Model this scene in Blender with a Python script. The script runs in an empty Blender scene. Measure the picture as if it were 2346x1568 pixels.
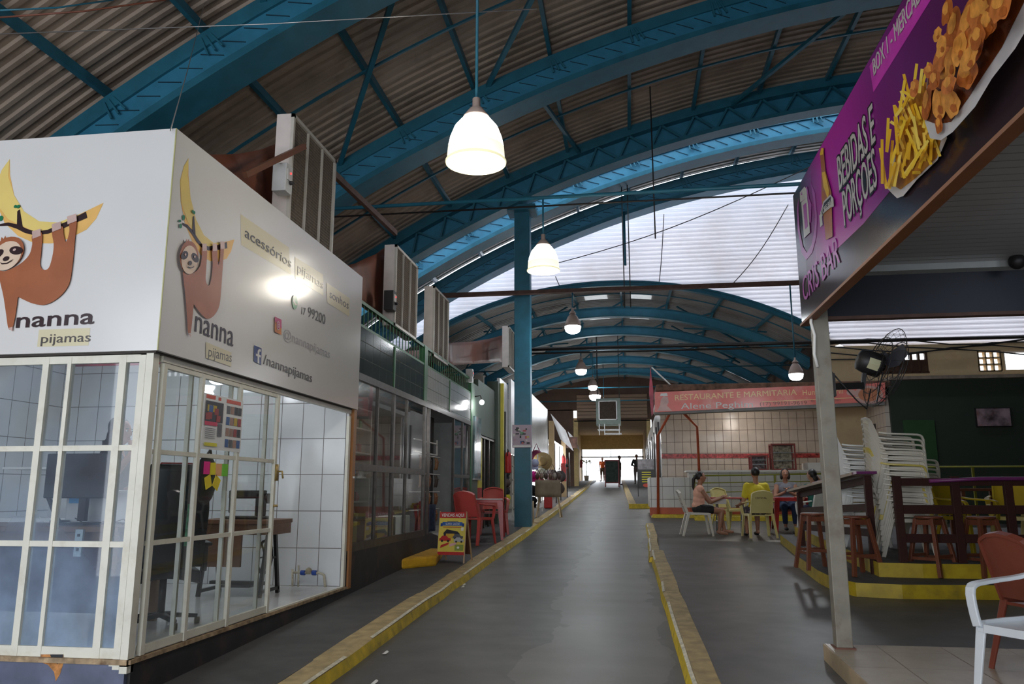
import bpy, bmesh, math, random
from mathutils import Vector, Matrix
random.seed(7)
PI=math.pi
col=bpy.context.scene.collection
sc=bpy.context.scene
# ---------------------------------------------------------------- camera, world, exposure
F=1797.0
TH=math.atan(340/F); PS=math.atan(267*math.cos(TH)/F)
CAM=Vector((0,0,1.5))
FW=Vector((-math.sin(PS)*math.cos(TH),math.cos(PS)*math.cos(TH),math.sin(TH)))
RT=Vector((math.cos(PS),math.sin(PS),0)); UP=RT.cross(FW)
cam=bpy.data.cameras.new('camera'); camo=bpy.data.objects.new('camera',cam); col.objects.link(camo)
cam.sensor_width=36; cam.lens=F/2346*36; cam.clip_end=500; cam.clip_start=.05
camo.matrix_world=Matrix.Translation(CAM)@Matrix((RT,UP,-FW)).transposed().to_4x4()
sc.camera=camo
sc.view_settings.view_transform='Standard'; sc.view_settings.look='None'
sc.view_settings.exposure=0.38; sc.view_settings.gamma=1; sc.view_settings.use_curve_mapping=False
w=bpy.data.worlds.new('sky'); sc.world=w; w.use_nodes=True
bg=w.node_tree.nodes['Background']; bg.inputs[0].default_value=(.88,.93,1,1); bg.inputs[1].default_value=SKY=3.6
S=.037
def gz(y): return S*y
def px(u,v,x=None,y=None,z=None,g=None):
    d=FW+RT*((u-1173)/F)-UP*((v-784)/F)
    if x is not None: t=(x-CAM.x)/d.x
    elif y is not None: t=(y-CAM.y)/d.y
    elif z is not None: t=(z-CAM.z)/d.z
    else: t=(CAM.z-g)/(S*d.y-d.z)
    return CAM+d*t
def area(name,loc,rot,sx,sy,portal=True,power=0):
    l=bpy.data.lights.new(name,'AREA'); l.shape='RECTANGLE'; l.size=sx; l.size_y=sy; l.energy=power
    l.cycles.is_portal=portal
    o=bpy.data.objects.new(name,l); o.location=loc; o.rotation_euler=rot; col.objects.link(o)
area('portal_entry',(-4.0,-3.9,2.4),(PI/2,0,0),11,5.6)
area('portal_exit',(-1.1,56.8,3.2),(-PI/2,0,0),4.6,2.4)

sl=bpy.data.lights.new('sun','SUN'); sl.energy=3.2; sl.angle=.02; sl.color=(1,.96,.9); so=bpy.data.objects.new('sun',sl); col.objects.link(so)
so.rotation_euler=Vector((.25,.50,.83)).to_track_quat('Z','Y').to_euler()
# ---------------------------------------------------------------- materials
MC={}
def mat(name,c,r=.6,m=0,n=.12,ns=6,bump=0,em=None,es=0,stain=None,sn=2.0,sa=.5,spec=.5,trans=0):
    if name in MC: return MC[name]
    M=bpy.data.materials.new(name); M.use_nodes=True; MC[name]=M
    nt=M.node_tree; b=nt.nodes['Principled BSDF']
    b.inputs['Roughness'].default_value=r; b.inputs['Metallic'].default_value=m
    b.inputs['Specular IOR Level'].default_value=spec
    c=tuple(c)+(1,)
    tc=nt.nodes.new('ShaderNodeTexCoord'); no=nt.nodes.new('ShaderNodeTexNoise')
    no.inputs['Scale'].default_value=ns; no.inputs['Detail'].default_value=5
    nt.links.new(tc.outputs['Object'],no.inputs['Vector'])
    mr=nt.nodes.new('ShaderNodeMapRange'); mr.inputs[1].default_value=.3; mr.inputs[2].default_value=.7
    mr.inputs[3].default_value=1-n; mr.inputs[4].default_value=1+n
    nt.links.new(no.outputs['Fac'],mr.inputs[0])
    mx=nt.nodes.new('ShaderNodeMix'); mx.data_type='RGBA'; mx.blend_type='MULTIPLY'; mx.inputs[0].default_value=1
    mx.inputs[6].default_value=c; nt.links.new(mr.outputs[0],mx.inputs[7])
    out=mx.outputs[2]
    if stain:
        n2=nt.nodes.new('ShaderNodeTexNoise'); n2.inputs['Scale'].default_value=sn; n2.inputs['Detail'].default_value=8; n2.inputs['Roughness'].default_value=.65
        nt.links.new(tc.outputs['Object'],n2.inputs['Vector'])
        m2=nt.nodes.new('ShaderNodeMapRange'); m2.inputs[1].default_value=.52; m2.inputs[2].default_value=.72; m2.inputs[3].default_value=0; m2.inputs[4].default_value=sa
        nt.links.new(n2.outputs['Fac'],m2.inputs[0])
        m3=nt.nodes.new('ShaderNodeMix'); m3.data_type='RGBA'; m3.inputs[7].default_value=tuple(stain)+(1,)
        nt.links.new(m2.outputs[0],m3.inputs[0]); nt.links.new(out,m3.inputs[6]); out=m3.outputs[2]
    nt.links.new(out,b.inputs['Base Color'])
    if bump:
        bp=nt.nodes.new('ShaderNodeBump'); bp.inputs['Strength'].default_value=bump; bp.inputs['Distance'].default_value=.01
        nt.links.new(no.outputs['Fac'],bp.inputs['Height']); nt.links.new(bp.outputs[0],b.inputs['Normal'])
    if es:
        b.inputs['Emission Color'].default_value=tuple(em or c[:3])+(1,); b.inputs['Emission Strength'].default_value=es
    if trans:
        tr=nt.nodes.new('ShaderNodeBsdfTranslucent'); nt.links.new(out,tr.inputs['Color'])
        ms=nt.nodes.new('ShaderNodeMixShader'); ms.inputs[0].default_value=trans
        nt.links.new(b.outputs[0],ms.inputs[1]); nt.links.new(tr.outputs[0],ms.inputs[2])
        nt.links.new(ms.outputs[0],nt.nodes['Material Output'].inputs[0])
    return M
def tile(name,ax,tw,th,c,grout,gw=.004,r=.2,n=.04,bump=.3,off=(0,0),spec=.5,stain=None,sa=.5,sn=2.):
    if name in MC: return MC[name]
    M=mat(name,c,r=r,n=n,ns=3,spec=spec,stain=stain,sa=sa,sn=sn); nt=M.node_tree; b=nt.nodes['Principled BSDF']
    tc=nt.nodes.new('ShaderNodeTexCoord'); sp=nt.nodes.new('ShaderNodeSeparateXYZ'); nt.links.new(tc.outputs['Object'],sp.inputs[0])
    cb=nt.nodes.new('ShaderNodeCombineXYZ')
    i0,i1={'xz':(0,2),'yz':(1,2),'xy':(0,1)}[ax]
    for k,(i,o_) in enumerate(((i0,off[0]),(i1,off[1]))):
        a=nt.nodes.new('ShaderNodeMath'); a.operation='ADD'; a.inputs[1].default_value=o_+100*(tw if k==0 else th)
        nt.links.new(sp.outputs[i],a.inputs[0]); nt.links.new(a.outputs[0],cb.inputs[k])
    bt=nt.nodes.new('ShaderNodeTexBrick'); bt.offset=0; bt.squash=1
    bt.inputs['Scale'].default_value=1; bt.inputs['Brick Width'].default_value=tw; bt.inputs['Row Height'].default_value=th
    bt.inputs['Mortar Size'].default_value=gw; bt.inputs['Mortar Smooth'].default_value=.1
    nt.links.new(cb.outputs[0],bt.inputs['Vector'])
    src=b.inputs['Base Color'].links[0].from_socket
    m3=nt.nodes.new('ShaderNodeMix'); m3.data_type='RGBA'; m3.inputs[7].default_value=tuple(grout)+(1,)
    nt.links.new(bt.outputs['Fac'],m3.inputs[0]); nt.links.new(src,m3.inputs[6]); nt.links.new(m3.outputs[2],b.inputs['Base Color'])
    rm=nt.nodes.new('ShaderNodeMapRange'); rm.inputs[3].default_value=r; rm.inputs[4].default_value=.8
    nt.links.new(bt.outputs['Fac'],rm.inputs[0]); nt.links.new(rm.outputs[0],b.inputs['Roughness'])
    bp=nt.nodes.new('ShaderNodeBump'); bp.inputs['Strength'].default_value=bump; bp.inputs['Distance'].default_value=.004; bp.invert=True
    nt.links.new(bt.outputs['Fac'],bp.inputs['Height']); nt.links.new(bp.outputs[0],b.inputs['Normal'])
    return M
def wood(name,c,c2,r=.45,sc_=3,axis=2):
    if name in MC: return MC[name]
    M=mat(name,c,r=r,n=.1,ns=5); nt=M.node_tree; b=nt.nodes['Principled BSDF']
    tc=nt.nodes.new('ShaderNodeTexCoord'); mp=nt.nodes.new('ShaderNodeMapping')
    s=[sc_*8]*3; s[axis]=sc_*.7; mp.inputs['Scale'].default_value=s
    nt.links.new(tc.outputs['Object'],mp.inputs[0])
    no=nt.nodes.new('ShaderNodeTexNoise'); no.inputs['Scale'].default_value=1; no.inputs['Detail'].default_value=6
    nt.links.new(mp.outputs[0],no.inputs['Vector'])
    m3=nt.nodes.new('ShaderNodeMix'); m3.data_type='RGBA'; m3.inputs[6].default_value=tuple(c)+(1,); m3.inputs[7].default_value=tuple(c2)+(1,)
    nt.links.new(no.outputs['Fac'],m3.inputs[0]); nt.links.new(m3.outputs[2],b.inputs['Base Color'])
    return M
def glass(name,tint=(.93,.97,.97),dirt=.06,dc=(.7,.75,.78),r=.02,refl=1.0,low=None):
    if name in MC: return MC[name]
    M=bpy.data.materials.new(name); M.use_nodes=True; MC[name]=M; nt=M.node_tree
    nt.nodes.remove(nt.nodes['Principled BSDF'])
    tr=nt.nodes.new('ShaderNodeBsdfTransparent'); tr.inputs[0].default_value=tuple(tint)+(1,)
    gl=nt.nodes.new('ShaderNodeBsdfGlossy'); gl.inputs['Roughness'].default_value=r
    fr=nt.nodes.new('ShaderNodeLayerWeight'); fr.inputs[0].default_value=.5
    pw=nt.nodes.new('ShaderNodeMath'); pw.operation='POWER'; pw.inputs[1].default_value=4.5; nt.links.new(fr.outputs['Facing'],pw.inputs[0])
    mm=nt.nodes.new('ShaderNodeMath'); mm.operation='MULTIPLY_ADD'; mm.use_clamp=True; mm.inputs[1].default_value=.92*refl; mm.inputs[2].default_value=.055*refl; nt.links.new(pw.outputs[0],mm.inputs[0])
    a=nt.nodes.new('ShaderNodeMixShader'); nt.links.new(mm.outputs[0],a.inputs[0]); nt.links.new(tr.outputs[0],a.inputs[1]); nt.links.new(gl.outputs[0],a.inputs[2])
    df=nt.nodes.new('ShaderNodeBsdfDiffuse'); df.inputs[0].default_value=tuple(dc)+(1,)
    tl=nt.nodes.new('ShaderNodeBsdfTranslucent'); tl.inputs[0].default_value=tuple(dc)+(1,)
    ad=nt.nodes.new('ShaderNodeMixShader'); ad.inputs[0].default_value=.5; nt.links.new(df.outputs[0],ad.inputs[1]); nt.links.new(tl.outputs[0],ad.inputs[2])
    tc=nt.nodes.new('ShaderNodeTexCoord'); no=nt.nodes.new('ShaderNodeTexNoise'); no.inputs['Scale'].default_value=2.2; no.inputs['Detail'].default_value=6
    nt.links.new(tc.outputs['Object'],no.inputs['Vector'])
    mr=nt.nodes.new('ShaderNodeMapRange'); mr.inputs[1].default_value=.35; mr.inputs[2].default_value=.75; mr.inputs[3].default_value=dirt*.3; mr.inputs[4].default_value=dirt*1.7
    nt.links.new(no.outputs['Fac'],mr.inputs[0]); fac=mr.outputs[0]
    if low:   # dirt film with painted daylight haze, denser towards the sill
        sp=nt.nodes.new('ShaderNodeSeparateXYZ'); nt.links.new(tc.outputs['Object'],sp.inputs[0])
        ml=nt.nodes.new('ShaderNodeMapRange'); ml.inputs[1].default_value=low[0]; ml.inputs[2].default_value=low[1]; ml.inputs[3].default_value=low[2]; ml.inputs[4].default_value=0
        nt.links.new(sp.outputs[2],ml.inputs[0])
        mu=nt.nodes.new('ShaderNodeMath'); mu.operation='MULTIPLY'; nt.links.new(ml.outputs[0],mu.inputs[0]); nt.links.new(no.outputs['Fac'],mu.inputs[1])
        ad2=nt.nodes.new('ShaderNodeMath'); ad2.operation='ADD'; ad2.use_clamp=True
        nt.links.new(fac,ad2.inputs[0]); nt.links.new(mu.outputs[0],ad2.inputs[1]); fac=ad2.outputs[0]
    bm_=nt.nodes.new('ShaderNodeMixShader'); nt.links.new(fac,bm_.inputs[0]); nt.links.new(a.outputs[0],bm_.inputs[1]); nt.links.new(ad.outputs[0],bm_.inputs[2])
    nt.links.new(bm_.outputs[0],nt.nodes['Material Output'].inputs[0])
    return M
# ---------------------------------------------------------------- mesh builder
class MB:
    def __init__(s): s.v=[]; s.f=[]; s.fm=[]; s.mats=[]; s.cur=0; s.T=Matrix.Identity(4); s.sm=[]; s.smooth=False
    def m(s,mt):
        if mt not in s.mats: s.mats.append(mt)
        s.cur=s.mats.index(mt); return s
    def add(s,vs,fs):
        o=len(s.v); s.v+= [tuple(s.T@Vector(p)) for p in vs]
        for f in fs: s.f.append([o+i for i in f]); s.fm.append(s.cur); s.sm.append(s.smooth)
        return s
    def box(s,x0,y0,z0,x1,y1,z1):
        x0,x1=sorted((x0,x1)); y0,y1=sorted((y0,y1)); z0,z1=sorted((z0,z1))
        return s.add([(x0,y0,z0),(x1,y0,z0),(x1,y1,z0),(x0,y1,z0),(x0,y0,z1),(x1,y0,z1),(x1,y1,z1),(x0,y1,z1)],
          [(3,2,1,0),(4,5,6,7),(0,1,5,4),(1,2,6,5),(2,3,7,6),(3,0,4,7)])
    def hexa(s,b,t):
        return s.add(list(b)+list(t),[(3,2,1,0),(4,5,6,7),(0,1,5,4),(1,2,6,5),(2,3,7,6),(3,0,4,7)])
    def frame(s,p,q,up=None):
        d=(Vector(q)-Vector(p)).normalized(); u=Vector(up) if up else (Vector((0,0,1)) if abs(d.z)<.95 else Vector((0,1,0)))
        a=d.cross(u).normalized(); return a,a.cross(d).normalized()
    def bar(s,p,q,w,h=None,up=None,w2=None,h2=None):
        h=h or w; w2=w2 or w; h2=h2 or h; a,b=s.frame(p,q,up); p=Vector(p); q=Vector(q)
        c=[]
        for o_,ww,hh in ((p,w,h),(q,w2,h2)):
            c.append([o_-a*ww/2-b*hh/2,o_+a*ww/2-b*hh/2,o_+a*ww/2+b*hh/2,o_-a*ww/2+b*hh/2])
        return s.hexa(c[0],c[1])
    def tube(s,pts,r,n=8,cap=True):
        pts=[Vector(p) for p in pts]; rs=r if isinstance(r,(list,tuple)) else [r]*len(pts)
        vs=[]; fs=[]; pa=None
        for i,p in enumerate(pts):
            d=(pts[min(i+1,len(pts)-1)]-pts[max(i-1,0)]).normalized()
            if pa is None: a=d.cross(Vector((0,0,1)) if abs(d.z)<.95 else Vector((0,1,0))).normalized()
            else: a=(pa-d*pa.dot(d)).normalized()
            pa=a; b=a.cross(d)
            for k in range(n):
                t=2*PI*k/n; vs.append(p+a*math.cos(t)*rs[i]+b*math.sin(t)*rs[i])
        for i in range(len(pts)-1):
            for k in range(n):
                fs.append((i*n+k,i*n+(k+1)%n,(i+1)*n+(k+1)%n,(i+1)*n+k))
        if cap: fs.append(tuple(range(n))); fs.append(tuple((len(pts)-1)*n+k for k in reversed(range(n))))
        sv=s.smooth; s.smooth=True; s.add(vs,fs); s.smooth=sv; return s
    def ribbon(s,pts,w,t,side=(1,0,0)):
        """flat strip swept on pts; w across 'side', t thick"""
        pts=[Vector(p) for p in pts]; ws=w if isinstance(w,(list,tuple)) else [w]*len(pts); sd=Vector(side)
        vs=[]; fs=[]
        for i,p in enumerate(pts):
            d=(pts[min(i+1,len(pts)-1)]-pts[max(i-1,0)]).normalized(); b=(sd-d*sd.dot(d)).normalized(); c=d.cross(b)
            for u,v in ((-1,-1),(1,-1),(1,1),(-1,1)): vs.append(p+b*u*ws[i]/2+c*v*t/2)
        for i in range(len(pts)-1):
            for k in range(4): fs.append((i*4+k,i*4+(k+1)%4,i*4+4+(k+1)%4,i*4+4+k))
        fs.append((3,2,1,0)); n=4*(len(pts)-1); fs.append((n,n+1,n+2,n+3))
        return s.add(vs,fs)
    def lathe(s,prof,c=(0,0,0),n=24,axis='z',close=False):
        vs=[]; fs=[]; c=Vector(c)
        for r,z in prof:
            for k in range(n):
                t=2*PI*k/n; a,b=r*math.cos(t),r*math.sin(t)
                vs.append(c+(Vector((a,b,z)) if axis=='z' else Vector((z,a,b)) if axis=='x' else Vector((b,z,a))))
        m_=len(prof)
        for i in range(m_-1 if not close else m_):
            j=(i+1)%m_
            for k in range(n): fs.append((i*n+k,i*n+(k+1)%n,j*n+(k+1)%n,j*n+k))
        sv=s.smooth; s.smooth=True; s.add(vs,fs); s.smooth=sv
        if not close:
            for i,rev in ((0,True),(m_-1,False)):
                if prof[i][0]>1e-4:
                    o=len(s.v)-m_*n; f=[o+i*n+k for k in range(n)]
                    s.f.append(f[::-1] if rev else f); s.fm.append(s.cur); s.sm.append(False)
        return s
    def ell(s,c,rx,ry,rz,n=12,m_=8,R=None):
        vs=[];fs=[]; c=Vector(c)
        for i in range(m_+1):
            ph=PI*i/m_
            for k in range(n):
                t=2*PI*k/n; p=Vector((rx*math.sin(ph)*math.cos(t),ry*math.sin(ph)*math.sin(t),rz*math.cos(ph)))
                if R: p=R@p
                vs.append(c+p)
        for i in range(m_):
            for k in range(n): fs.append((i*n+k,(i+1)*n+k,(i+1)*n+(k+1)%n,i*n+(k+1)%n))
        sv=s.smooth; s.smooth=True; s.add(vs,fs); s.smooth=sv; return s
    def prism(s,pts,d0,d1):
        """pts: list of 3D points of polygon; extruded from +d0 to +d1 (vectors)"""
        n=len(pts); d0=Vector(d0); d1=Vector(d1)
        vs=[Vector(p)+d0 for p in pts]+[Vector(p)+d1 for p in pts]
        fs=[tuple(range(n))[::-1],tuple(range(n,2*n))]+[(i,(i+1)%n,n+(i+1)%n,n+i) for i in range(n)]
        return s.add(vs,fs)
    def poly(s,pts): return s.add(pts,[tuple(range(len(pts)))])
    def grid(s,fn,nu,nv,thick=None):
        vs=[];fs=[]
        for i in range(nu+1):
            for j in range(nv+1): vs.append(Vector(fn(i/nu,j/nv)))
        for i in range(nu):
            for j in range(nv): a=i*(nv+1)+j; fs.append((a,a+nv+1,a+nv+2,a+1))
        if thick:
            t=Vector(thick); N=len(vs); vs+= [p+t for p in vs]; fs+= [tuple(N+k for k in f[::-1]) for f in fs]
            def e(a,b): fs.append((a,b,N+b,N+a))
            for j in range(nv): e(j,j+1); b=nu*(nv+1); e(b+j+1,b+j)
            for i in range(nu): e((i+1)*(nv+1),i*(nv+1)); e(i*(nv+1)+nv,(i+1)*(nv+1)+nv)
        return s.add(vs,fs)
    def build(s,name,mt=None,parent=None,smooth=False,bevel=0,loc=None,recalc=True):
        me=bpy.data.meshes.new(name); me.from_pydata(s.v,[],s.f)
        if s.mats:
            for q in s.mats: me.materials.append(q)
            me.polygons.foreach_set('material_index',s.fm)
        elif mt: me.materials.append(mt)
        if recalc or any(len(f)>4 for f in s.f):
            b=bmesh.new(); b.from_mesh(me)
            if recalc: bmesh.ops.recalc_face_normals(b,faces=b.faces)
            ng=[f for f in b.faces if len(f.verts)>4]
            if ng: bmesh.ops.triangulate(b,faces=ng)
            b.to_mesh(me); b.free()
        if smooth:
            me.polygons.foreach_set('use_smooth',[True]*len(me.polygons))
        elif any(s.sm) and not any(len(f)>4 for f in s.f):
            me.polygons.foreach_set('use_smooth',s.sm)
        elif any(s.sm):
            me.polygons.foreach_set('use_smooth',[len(p.vertices)==4 for p in me.polygons])
        me.update()
        o=bpy.data.objects.new(name,me); col.objects.link(o)
        if loc is not None: o.location=loc
        if parent: o.parent=parent
        if bevel:
            bv=o.modifiers.new('bevel','BEVEL'); bv.width=bevel; bv.segments=2; bv.limit_method='ANGLE'; bv.angle_limit=math.radians(40)
        return o
def tag(o,label=None,cat=None,group=None,kind=None):
    if label: o['label']=label
    if cat: o['category']=cat
    if group: o['group']=group
    if kind: o['kind']=kind
    return o
def thing(name,label,cat,loc=(0,0,0),rz=0,group=None):
    o=bpy.data.objects.new(name,None); col.objects.link(o); o.location=loc; o.rotation_euler=(0,0,rz); o.empty_display_size=.1
    return tag(o,label,cat,group)
def struct(o,label=None,cat=None): o['kind']='structure'; return tag(o,label,cat)
KIDS={}
def copy_tree(o,loc,rz=None,label=None,group=None,parent=None,scale=None,rot=None):
    c=o.copy(); col.objects.link(c)
    if parent is not None: c.parent=parent
    else:
        c.location=loc
        if rz is not None: c.rotation_euler=(0,0,rz)
        if rot is not None: c.rotation_euler=rot
        if scale is not None: c.scale=(scale,)*3
    if label: c['label']=label
    if group: c['group']=group
    for ch in (KIDS.get(o) or [x for x in bpy.data.objects if x.parent==o]):
        copy_tree(ch,None,parent=c)
    return c
TEXTS=[]
def text(name,body,mt,p0,p1,h,parent,nrm,up=(0,0,1),ext=.001,off=.004,bold=0):
    """letters from p0 to p1 along their baseline, capital height h, lying on a face whose normal is nrm"""
    p0=Vector(p0);p1=Vector(p1); n=Vector(nrm); r=(p1-p0); u=Vector(up); r=(r-n*r.dot(n)); L=r.length; r.normalize()
    u=(u-n*u.dot(n)).normalized()
    cu=bpy.data.curves.new(name,'FONT'); cu.body=body; cu.extrude=ext; cu.offset=bold; cu.resolution_u=3; cu.materials.append(mt)
    o=bpy.data.objects.new(name,cu); col.objects.link(o); o.parent=parent
    TEXTS.append((o,p0+n*off,r,u,n,L,h)); return o
MW={}
def finish_text():
    bpy.context.view_layer.update()
    for o,p,r,u,n,L,h in TEXTS:
        wdt=o.dimensions.x or 1; o['w']=wdt
        s=h/.70
        Mw=Matrix(((r.x*L/wdt,u.x*s,n.x,p.x),(r.y*L/wdt,u.y*s,n.y,p.y),(r.z*L/wdt,u.z*s,n.z,p.z),(0,0,0,1)))
        MW[o.name]=o.parent.matrix_world.inverted()@Mw
def cat(P_,k=4):
    n=len(P_); out=[]
    for i in range(n):
        a,b,c,d=[P_[(i+j-1)%n] for j in range(4)]
        for s_ in range(k):
            t_=s_/k; out.append(tuple(.5*(2*b[m]+(c[m]-a[m])*t_+(2*a[m]-5*b[m]+4*c[m]-d[m])*t_*t_+(3*b[m]-a[m]-3*c[m]+d[m])*t_**3) for m in (0,1)))
    return out
class Art:
    """flat print on a sign: polygons in sign coordinates (a along, b up), stacked a hair apart"""
    def __init__(s,org,r,n,up=(0,0,1)): s.o=Vector(org); s.r=Vector(r); s.n=Vector(n); s.u=Vector(up); s.mb=MB(); s.k=1
    def P(s,a,b): return s.o+s.r*a+s.u*b+s.n*(.0012*s.k)
    def poly(s,mt,pts): s.mb.m(mt); s.mb.poly([s.P(a,b) for a,b in pts]); s.k+=1
    def rect(s,mt,a0,b0,a1,b1): s.mb.m(mt); s.mb.poly([s.P(a0,b0),s.P(a1,b0),s.P(a1,b1),s.P(a0,b1)]); s.k+=.15
    def ell(s,mt,a,b,ra,rb,rot=0,n=20):
        c,q=math.cos(rot),math.sin(rot)
        s.poly(mt,[(a+ra*math.cos(t)*c-rb*math.sin(t)*q,b+ra*math.cos(t)*q+rb*math.sin(t)*c) for t in [2*PI*i/n for i in range(n)]])
    def line(s,mt,pts,w0,w1=None):
        w1=w1 or w0; L=[];R=[]
        for i,p in enumerate(pts):
            q=pts[min(i+1,len(pts)-1)]; o_=pts[max(i-1,0)]; d=Vector((q[0]-o_[0],q[1]-o_[1])).normalized()
            ww=(w0+(w1-w0)*i/(len(pts)-1))/2; L.append((p[0]-d.y*ww,p[1]+d.x*ww)); R.append((p[0]+d.y*ww,p[1]-d.x*ww))
        s.poly(mt,L+R[::-1])
    def build(s,name,parent): return s.mb.build(name,parent=parent,recalc=False)
# ---------------------------------------------------------------- palette
M_blue=mat('blue_paint',(.020,.145,.215),r=.45,n=.15,ns=4,stain=(.03,.1,.14),sn=3,sa=.4)
M_blued=mat('blue_paint_web',(.032,.205,.33),r=.5,n=.15,ns=4)
M_slot=mat('slot_dark',(.01,.05,.08),r=.7)
M_sheet=mat('roof_sheet',(.40,.31,.24),r=.55,n=.2,ns=1.2,stain=(.16,.11,.08),sn=.9,sa=.6)
M_sheet2=mat('roof_sheet_two',(.30,.29,.28),r=.5,n=.2,ns=1.2,stain=(.16,.12,.10),sn=.9,sa=.5)
M_trans=mat('translucent_sheet',(.80,.82,.90),r=.5,n=.08,ns=.5,trans=.42)
M_clear=mat('clear_sheet',(.92,.95,1),r=.5,n=.02,trans=.92)
M_transb=mat('gable_sheet',(.74,.73,.80),r=.5,n=.10,ns=.5,trans=.21,stain=(.5,.42,.38),sn=.35,sa=.45)
M_asph=mat('road_concrete',(.083,.078,.072),r=.62,n=.22,ns=3.5,bump=.15,stain=(.055,.052,.05),sn=.55,sa=.8)
M_walk=mat('sidewalk_concrete',(.07,.068,.067),r=.7,n=.2,ns=5,bump=.2,stain=(.05,.05,.05),sn=.8,sa=.6)
M_kerbt=mat('kerb_top_ochre',(.40,.30,.14),r=.7,n=.25,ns=9,bump=.3,stain=(.2,.16,.1),sn=5,sa=.6)
M_yel=mat('kerb_yellow',(.66,.48,.03),r=.6,n=.25,ns=8,stain=(.18,.14,.04),sn=6,sa=.7)
M_white=mat('white_paint',(.78,.77,.74),r=.45,n=.05)
M_cream=mat('cream_plaster',(.62,.47,.28),r=.8,n=.1,ns=2,stain=(.35,.22,.12),sn=2,sa=.5)
M_brown=mat('brown_wall',(.11,.065,.045),r=.8,n=.2,ns=2)
M_black=mat('black_paint',(.012,.011,.012),r=.5,n=.2,stain=(.08,.06,.05),sn=4,sa=.25)
M_dark=mat('dark_metal',(.025,.022,.022),r=.4,m=.3)
M_steel=mat('steel',(.45,.45,.45),r=.35,m=.8)
M_grey=mat('grey_plastic',(.5,.5,.5),r=.5)
M_brownsteel=mat('brown_steel',(.10,.05,.035),r=.6,n=.3,ns=8)
M_wiret=mat('wire_rubber',(.02,.018,.018),r=.6)
M_outwall=mat('outer_wall',(.5,.45,.4),r=.9)
# ---------------------------------------------------------------- ground
XL,XR=-2.05,.33
mb=MB()
ys=[-6,0,6,12,18,24,30,36,42,48,54,60,75,120]
for a,b in zip(ys,ys[1:]): mb.add([(-40 if a>=60 else -12,a,gz(a)),(40 if a>=60 else 26,a,gz(a)),(40 if b>60 else 26,b,gz(b)),(-40 if b>60 else -12,b,gz(b))],[(0,1,2,3)])
fl=struct(mb.build('road',M_asph))
# road surface texture: lighter worn centre strip and wet sheen (a concrete slab of its own colour)
nt=M_asph.node_tree; b_=nt.nodes['Principled BSDF']
tc=nt.nodes.new('ShaderNodeTexCoord'); sp=nt.nodes.new('ShaderNodeSeparateXYZ'); nt.links.new(tc.outputs['Object'],sp.inputs[0])
no=nt.nodes.new('ShaderNodeTexNoise'); no.inputs['Scale'].default_value=1.1; no.inputs['Detail'].default_value=6; nt.links.new(tc.outputs['Object'],no.inputs['Vector'])
def mth(op,a,b=None,clamp=False):
    m_=nt.nodes.new('ShaderNodeMath'); m_.operation=op; m_.use_clamp=clamp
    for i,q in enumerate((a,b)):
        if q is None: continue
        if isinstance(q,(int,float)): m_.inputs[i].default_value=q
        else: nt.links.new(q,m_.inputs[i])
    return m_.outputs[0]
wob=mth('MULTIPLY',mth('SUBTRACT',no.outputs['Fac'],.5),.9)
xx=mth('ADD',sp.outputs[0],wob)
inn=mth('MULTIPLY',mth('GREATER_THAN',xx,-.75),mth('LESS_THAN',xx,.28))
inn=mth('MULTIPLY',inn,mth('LESS_THAN',sp.outputs[1],46))
src=b_.inputs['Base Color'].links[0].from_socket
mx=nt.nodes.new('ShaderNodeMix'); mx.data_type='RGBA'; mx.inputs[7].default_value=(.15,.14,.13,1)
nt.links.new(mth('MULTIPLY',inn,.62),mx.inputs[0]); nt.links.new(src,mx.inputs[6]); nt.links.new(mx.outputs[2],b_.inputs['Base Color'])
# faint transverse joints / broom marks
wv=nt.nodes.new('ShaderNodeTexNoise'); mpp=nt.nodes.new('ShaderNodeMapping'); mpp.inputs['Scale'].default_value=(.5,3.2,1); wv.inputs['Scale'].default_value=1; wv.inputs['Detail'].default_value=6
nt.links.new(tc.outputs['Object'],mpp.inputs[0]); nt.links.new(mpp.outputs[0],wv.inputs['Vector'])
rr=nt.nodes.new('ShaderNodeMapRange'); rr.inputs[3].default_value=.40; rr.inputs[4].default_value=.62
nt.links.new(mth('MULTIPLY',wv.outputs['Fac'],no.outputs['Fac']),rr.inputs[0]); nt.links.new(rr.outputs[0],b_.inputs['Roughness'])

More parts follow.
